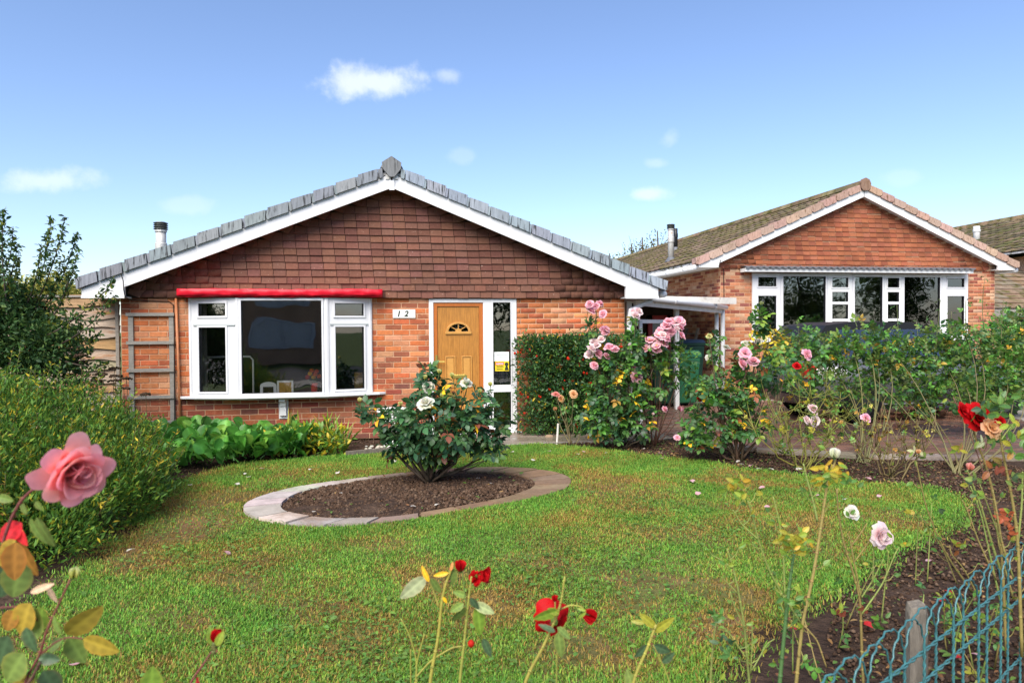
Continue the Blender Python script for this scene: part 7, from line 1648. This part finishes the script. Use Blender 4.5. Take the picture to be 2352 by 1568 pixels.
# --- right-hand stand of tall thin stems
RZ_ = lambda x, y: (1550.4+.34097*x, 1033.6+.34097*y)
GST = (.20, .24, .06); BST = (.25, .20, .065)
def tall_rose(label, stems_, zc, base_px, leaves_, blooms_=(), nm='tall_rose'):
    b = onG(*base_px) if base_px[1] > 1300 else onG(*base_px); t = thing(nm, label, 'rose', b)
    for (pix, r0, r1, c) in stems_:
        zz = zc+random.uniform(-.06, .06); near_stem(t, [RZ_(*p) for p in pix], zz, r0*1.1, r1*1.1, c)
        for q in range(len(pix)-1):
            if random.random() < .7:
                u = random.random(); x = pix[q][0]*(1-u)+pix[q+1][0]*u; y = pix[q][1]*(1-u)+pix[q+1][1]*u; X_, Y2 = RZ_(x, y); sgn = random.choice((-1, 1)); e = (X_+sgn*random.uniform(10, 26), Y2-random.uniform(8, 30)); near_stem(t, [(X_, Y2), ((X_+e[0])/2+sgn*3, (Y2+e[1])/2+3), e], zz, .0022, .0014, c, 'twig')
                for k_ in range(random.randint(1, 3)): near_leaf(t, e, (e[0]+sgn*random.uniform(4, 18), e[1]+random.uniform(-14, 10)), zz, random.choice(LIME+MID), random.uniform(.45, .65))
    for (x, y, n_, sp, cols, ln) in leaves_:
        for _ in range(int(n_*1.4)):
            a = random.uniform(0, 6.28); bx_, by_ = RZ_(x+random.uniform(-sp, sp), y+random.uniform(-sp, sp)*.7); near_leaf(t, (bx_, by_), (bx_+ln*cos(a), by_+ln*sin(a)*.8), zc+random.uniform(-.08, .08), random.choice(cols), random.uniform(.4, .65))
    for (x, y, s, k, c, f) in blooms_: place_bloom(t, atZ(*RZ_(x, y), zc), s, k, c, f)
    return t
YLL = LIME+[(.26, .24, .03), (.30, .22, .03)]
tall_rose('tall yellow green rose stem topped by a closed white bud', [([(800, 1750), (832, 1400), (860, 1150), (930, 850), (970, 600), (1000, 400), (1030, 200), (1075, 90), (1080, 60)], .0075, .0035, BST), ([(960, 480), (930, 340), (890, 200), (865, 90)], .0045, .003, GST), ([(870, 1180), (960, 1280), (1020, 1460)], .004, .003, BST)], 2.35, (1835, 1640), [(1080, 160, 22, 90, YLL, 22), (1000, 160, 8, 60, YLL, 20), (1200, 220, 6, 50, MID, 18), (900, 990, 4, 40, MID, 16)], [(1075, 22, .06, 'bud', 'white', (0, -.1, 1))])
tall_rose('upright green rose stem with a tuft of yellow green leaves', [([(690, 1750), (720, 1400), (760, 1000), (785, 800), (805, 690)], .0085, .004, (.07, .14, .045)), ([(740, 1100), (700, 1000), (720, 960)], .003, .002, GST)], 2.2, (1790, 1620), [(810, 620, 26, 100, YLL, 22), (760, 1000, 7, 60, MID, 22), (850, 640, 8, 60, YLL, 18)])
tall_rose('tall forked rose stem leaning left with pale green top leaves', [([(860, 1180), (720, 970), (620, 780), (560, 600), (520, 430), (490, 340)], .005, .003, GST), ([(560, 600), (450, 500), (390, 400)], .003, .002, GST), ([(740, 980), (730, 700), (700, 460), (660, 310)], .004, .0025, GST)], 2.4, (1850, 1660), [(400, 240, 14, 60, YLL, 20), (440, 320, 6, 40, LIME, 20), (740, 500, 4, 30, YLL, 14)])
tall_rose('bare branching grey green rose stems at the edge of the lawn', [([(520, 1750), (490, 1450), (470, 1200), (430, 960), (395, 800), (350, 660)], .006, .0025, GST), ([(470, 1200), (400, 1050), (370, 950)], .003, .002, GST), ([(395, 800), (330, 750), (280, 720)], .003, .002, GST), ([(440, 980), (360, 900), (310, 850)], .003, .002, GST), ([(480, 1400), (380, 1250), (320, 1180)], .003, .002, GST), ([(510, 1500), (520, 1300), (520, 1150)], .003, .002, GST), ([(520, 1480), (620, 1300), (670, 1270)], .003, .002, GST)], 2.3, (1730, 1640), [(520, 1160, 3, 20, LIME, 14), (380, 780, 3, 20, LIME, 12)])
tall_rose('short rose shoot with rounded blue green leaves at the edge of the lawn', [([(230, 1750), (245, 1450), (260, 1260), (285, 1130)], .005, .003, GST)], 2.2, (1640, 1620), [(280, 1120, 8, 40, MID, 20), (330, 1290, 5, 40, DARK+[DG], 22), (350, 1380, 4, 20, [(.05, .14, .05)], 26)])
tall_rose('branching brown rose stems carrying one blush white rose', [([(1270, 1600), (1255, 1250), (1250, 1000), (1180, 760), (1140, 640), (1100, 440), (1090, 260)], .006, .003, BST), ([(1255, 1000), (1200, 720), (1180, 600), (1160, 560)], .0035, .0025, BST), ([(1210, 750), (1290, 640), (1320, 600)], .003, .0025, BST), ([(1190, 640), (1250, 560), (1295, 490)], .003, .002, BST), ([(1250, 1000), (1330, 880), (1405, 730)], .0035, .002, GST), ([(1330, 900), (1340, 700), (1330, 600)], .003, .002, GST), ([(1260, 1100), (1400, 900), (1480, 700), (1510, 650)], .0035, .002, GST), ([(1390, 1150), (1420, 860), (1440, 700), (1420, 650)], .003, .002, GST)], 2.55, (1975, 1600), [(1540, 620, 4, 30, YLL, 16), (1110, 1080, 5, 40, BRONZE+LIME, 20), (1190, 440, 4, 30, MID, 16), (1390, 1160, 6, 60, MID, 20), (1250, 1060, 3, 30, BRONZE, 18)], [(1405, 580, .092, 'full', 'pale', (.1, -1, .1)), (1195, 415, .055, 'loose', 'white', (-.2, -.8, .6))])
RE = lambda x, y: ((2124.6+.29296*x-1550.4)/.34097, (803.9+.29296*y-1033.6)/.34097)
def E(lst): return [RE(*p) for p in lst]
tR = tall_rose('tall straggly rose with a large scarlet bloom above the wire fence', [(E([(640, 2400), (600, 1500), (540, 1150), (480, 900), (420, 760), (370, 600)]), .007, .0035, BST), (E([(620, 1800), (540, 1568), (440, 1220), (370, 1040), (330, 940)]), .006, .003, GST), (E([(470, 1000), (400, 780), (300, 520), (220, 370)]), .003, .002, (.15, .07, .05))], 2.75, (2330, 1500), [(*RE(460, 470), 14, 60, MID+DARK, 22), (*RE(560, 460), 12, 80, MID, 24), (*RE(450, 740), 5, 40, [(.2, .26, .2), GL], 24), (*RE(270, 760), 5, 40, BRONZE+LIME, 20), (*RE(380, 1010), 5, 40, [DG, GL], 18), (*RE(640, 400), 10, 60, MID, 26)], [(*RE(435, 520), .115, 'full', 'red', (0, -1, .25)), (*RE(310, 465), .06, 'loose', 'red', (.3, -1, .3)), (*RE(355, 915), .05, 'bud', 'salmon', (0, -.2, 1))])
tall_rose('tall brown stemmed rose with orange blossom and bronze leaves beside the wire fence', [(E([(760, 2400), (730, 1500), (690, 1200), (640, 950), (600, 750), (570, 580)]), .0075, .004, BST), (E([(600, 700), (640, 640), (690, 580)]), .003, .002, GST), (E([(730, 1500), (760, 1200), (765, 950)]), .005, .003, GST), (E([(660, 1700), (600, 1500), (560, 1250), (530, 1090)]), .005, .003, BST), (E([(700, 1800), (560, 1400), (430, 1050)]), .004, .002, GST), (E([(560, 1800), (420, 1500), (330, 1250), (290, 1170)]), .004, .002, BST)], 2.7, (2360, 1500), [(*RE(660, 640), 12, 110, MID+LIME, 26), (*RE(600, 920), 8, 90, BRONZE, 26), (*RE(700, 1000), 6, 60, [DG, GL], 24), (*RE(640, 1320), 8, 70, [(.22, .06, .03), (.18, .07, .04)], 16), (*RE(720, 1400), 6, 60, [(.2, .06, .03)], 16), (*RE(740, 800), 8, 60, MID, 26)], [(*RE(535, 600), .075, 'loose', 'apricot', (-.2, -1, .3)), (*RE(560, 650), .06, 'open', 'apricot', (.2, -1, .1)), (*RE(600, 560), .05, 'loose', 'red', (0, -1, .3))])
tall_rose('thin arching rose stems rising from the bare soil behind the wire fence', [([(2000, 950), (1850, 740), (1760, 560), (1690, 380), (1650, 200), (1625, 80)], .005, .0025, BST), ([(1900, 900), (1800, 650), (1650, 440)], .003, .002, BST), ([(2050, 1000), (1950, 800), (1860, 700), (1850, 640)], .004, .003, BST), ([(2200, 1050), (2120, 700), (2060, 420), (1990, 240)], .005, .003, GST), ([(2280, 1000), (2180, 640), (2140, 300)], .005, .003, BST), ([(1620, 900), (1630, 640), (1640, 480)], .003, .002, GST)], 3.1, (2250, 1420), [(1590, 420, 3, 20, [(.3, .28, .08), LIME[2]], 16), (1780, 400, 2, 15, [DG], 18), (1930, 640, 6, 50, BRONZE+LIME, 18), (2230, 430, 8, 50, [(.22, .06, .03)], 16), (1640, 50, 5, 60, [(.25, .3, .2), GL], 18)], [(1640, 10, .035, 'bud', 'apricot', (0, 0, 1))])
# loose wild stems among the border
for i in range(14):
    px, py = random.uniform(1750, 2330), random.uniform(1330, 1640); b = onG(px, py); h = random.uniform(.18, .5); t = thing('thin_rose_shoot', 'thin young rose shoot growing from the border soil behind the wire fence', 'rose', b, 'young shoots in the border'); tip = b+np.array([random.uniform(-.12, .12), random.uniform(-.1, .1), h]); pts = bez(b, tip, rng.normal(0, .03, 3), 6); cane(t, pts, .004, .002, GST if i % 2 else BST, 'stem', 5); plant_leaves(t, [pts[random.randrange(2, 6)] for _ in range(7)], rng.normal(0, 1, (7, 3))+[0, 0, .3], .06, comp_vars(LIME+MID, 1), 'leaf')

# trees across the road, mirrored in the neighbour's long window
for k, (x, y, h) in enumerate(((20.5, -11, 6.5), (25.5, -12, 8), (31.5, -10.5, 7), (3.5, -12.5, 5))):
    t = thing('street_tree', ('tall dark tree across the road, mirrored in the long white window', 'broad dark tree across the road, mirrored in the long white window', 'dark tree far along the road, mirrored in the long white window', 'small dark tree beside the house across the road')[k], 'tree', (x, y, 0))
    MB().tube([(x, y, 0), (x+.1, y, h*.4), (x, y, h*.7)], .22, 8, None, .08).build('trunk', 'bark', t)
    lob = [C3(x+random.uniform(-1.9, 1.9), y+random.uniform(-.8, .8), h*random.uniform(.22, .85), 1.7, 1.5, 1.4, 1) for _ in range(9)]
    foliage(t, lob, 7000, .2, [simple_leaf(jitter(c, .3), .55) for c in ((.03, .06, .02), (.045, .08, .02), (.025, .045, .02))], 'leafdull', shell=.8, name='crown', nind=0)
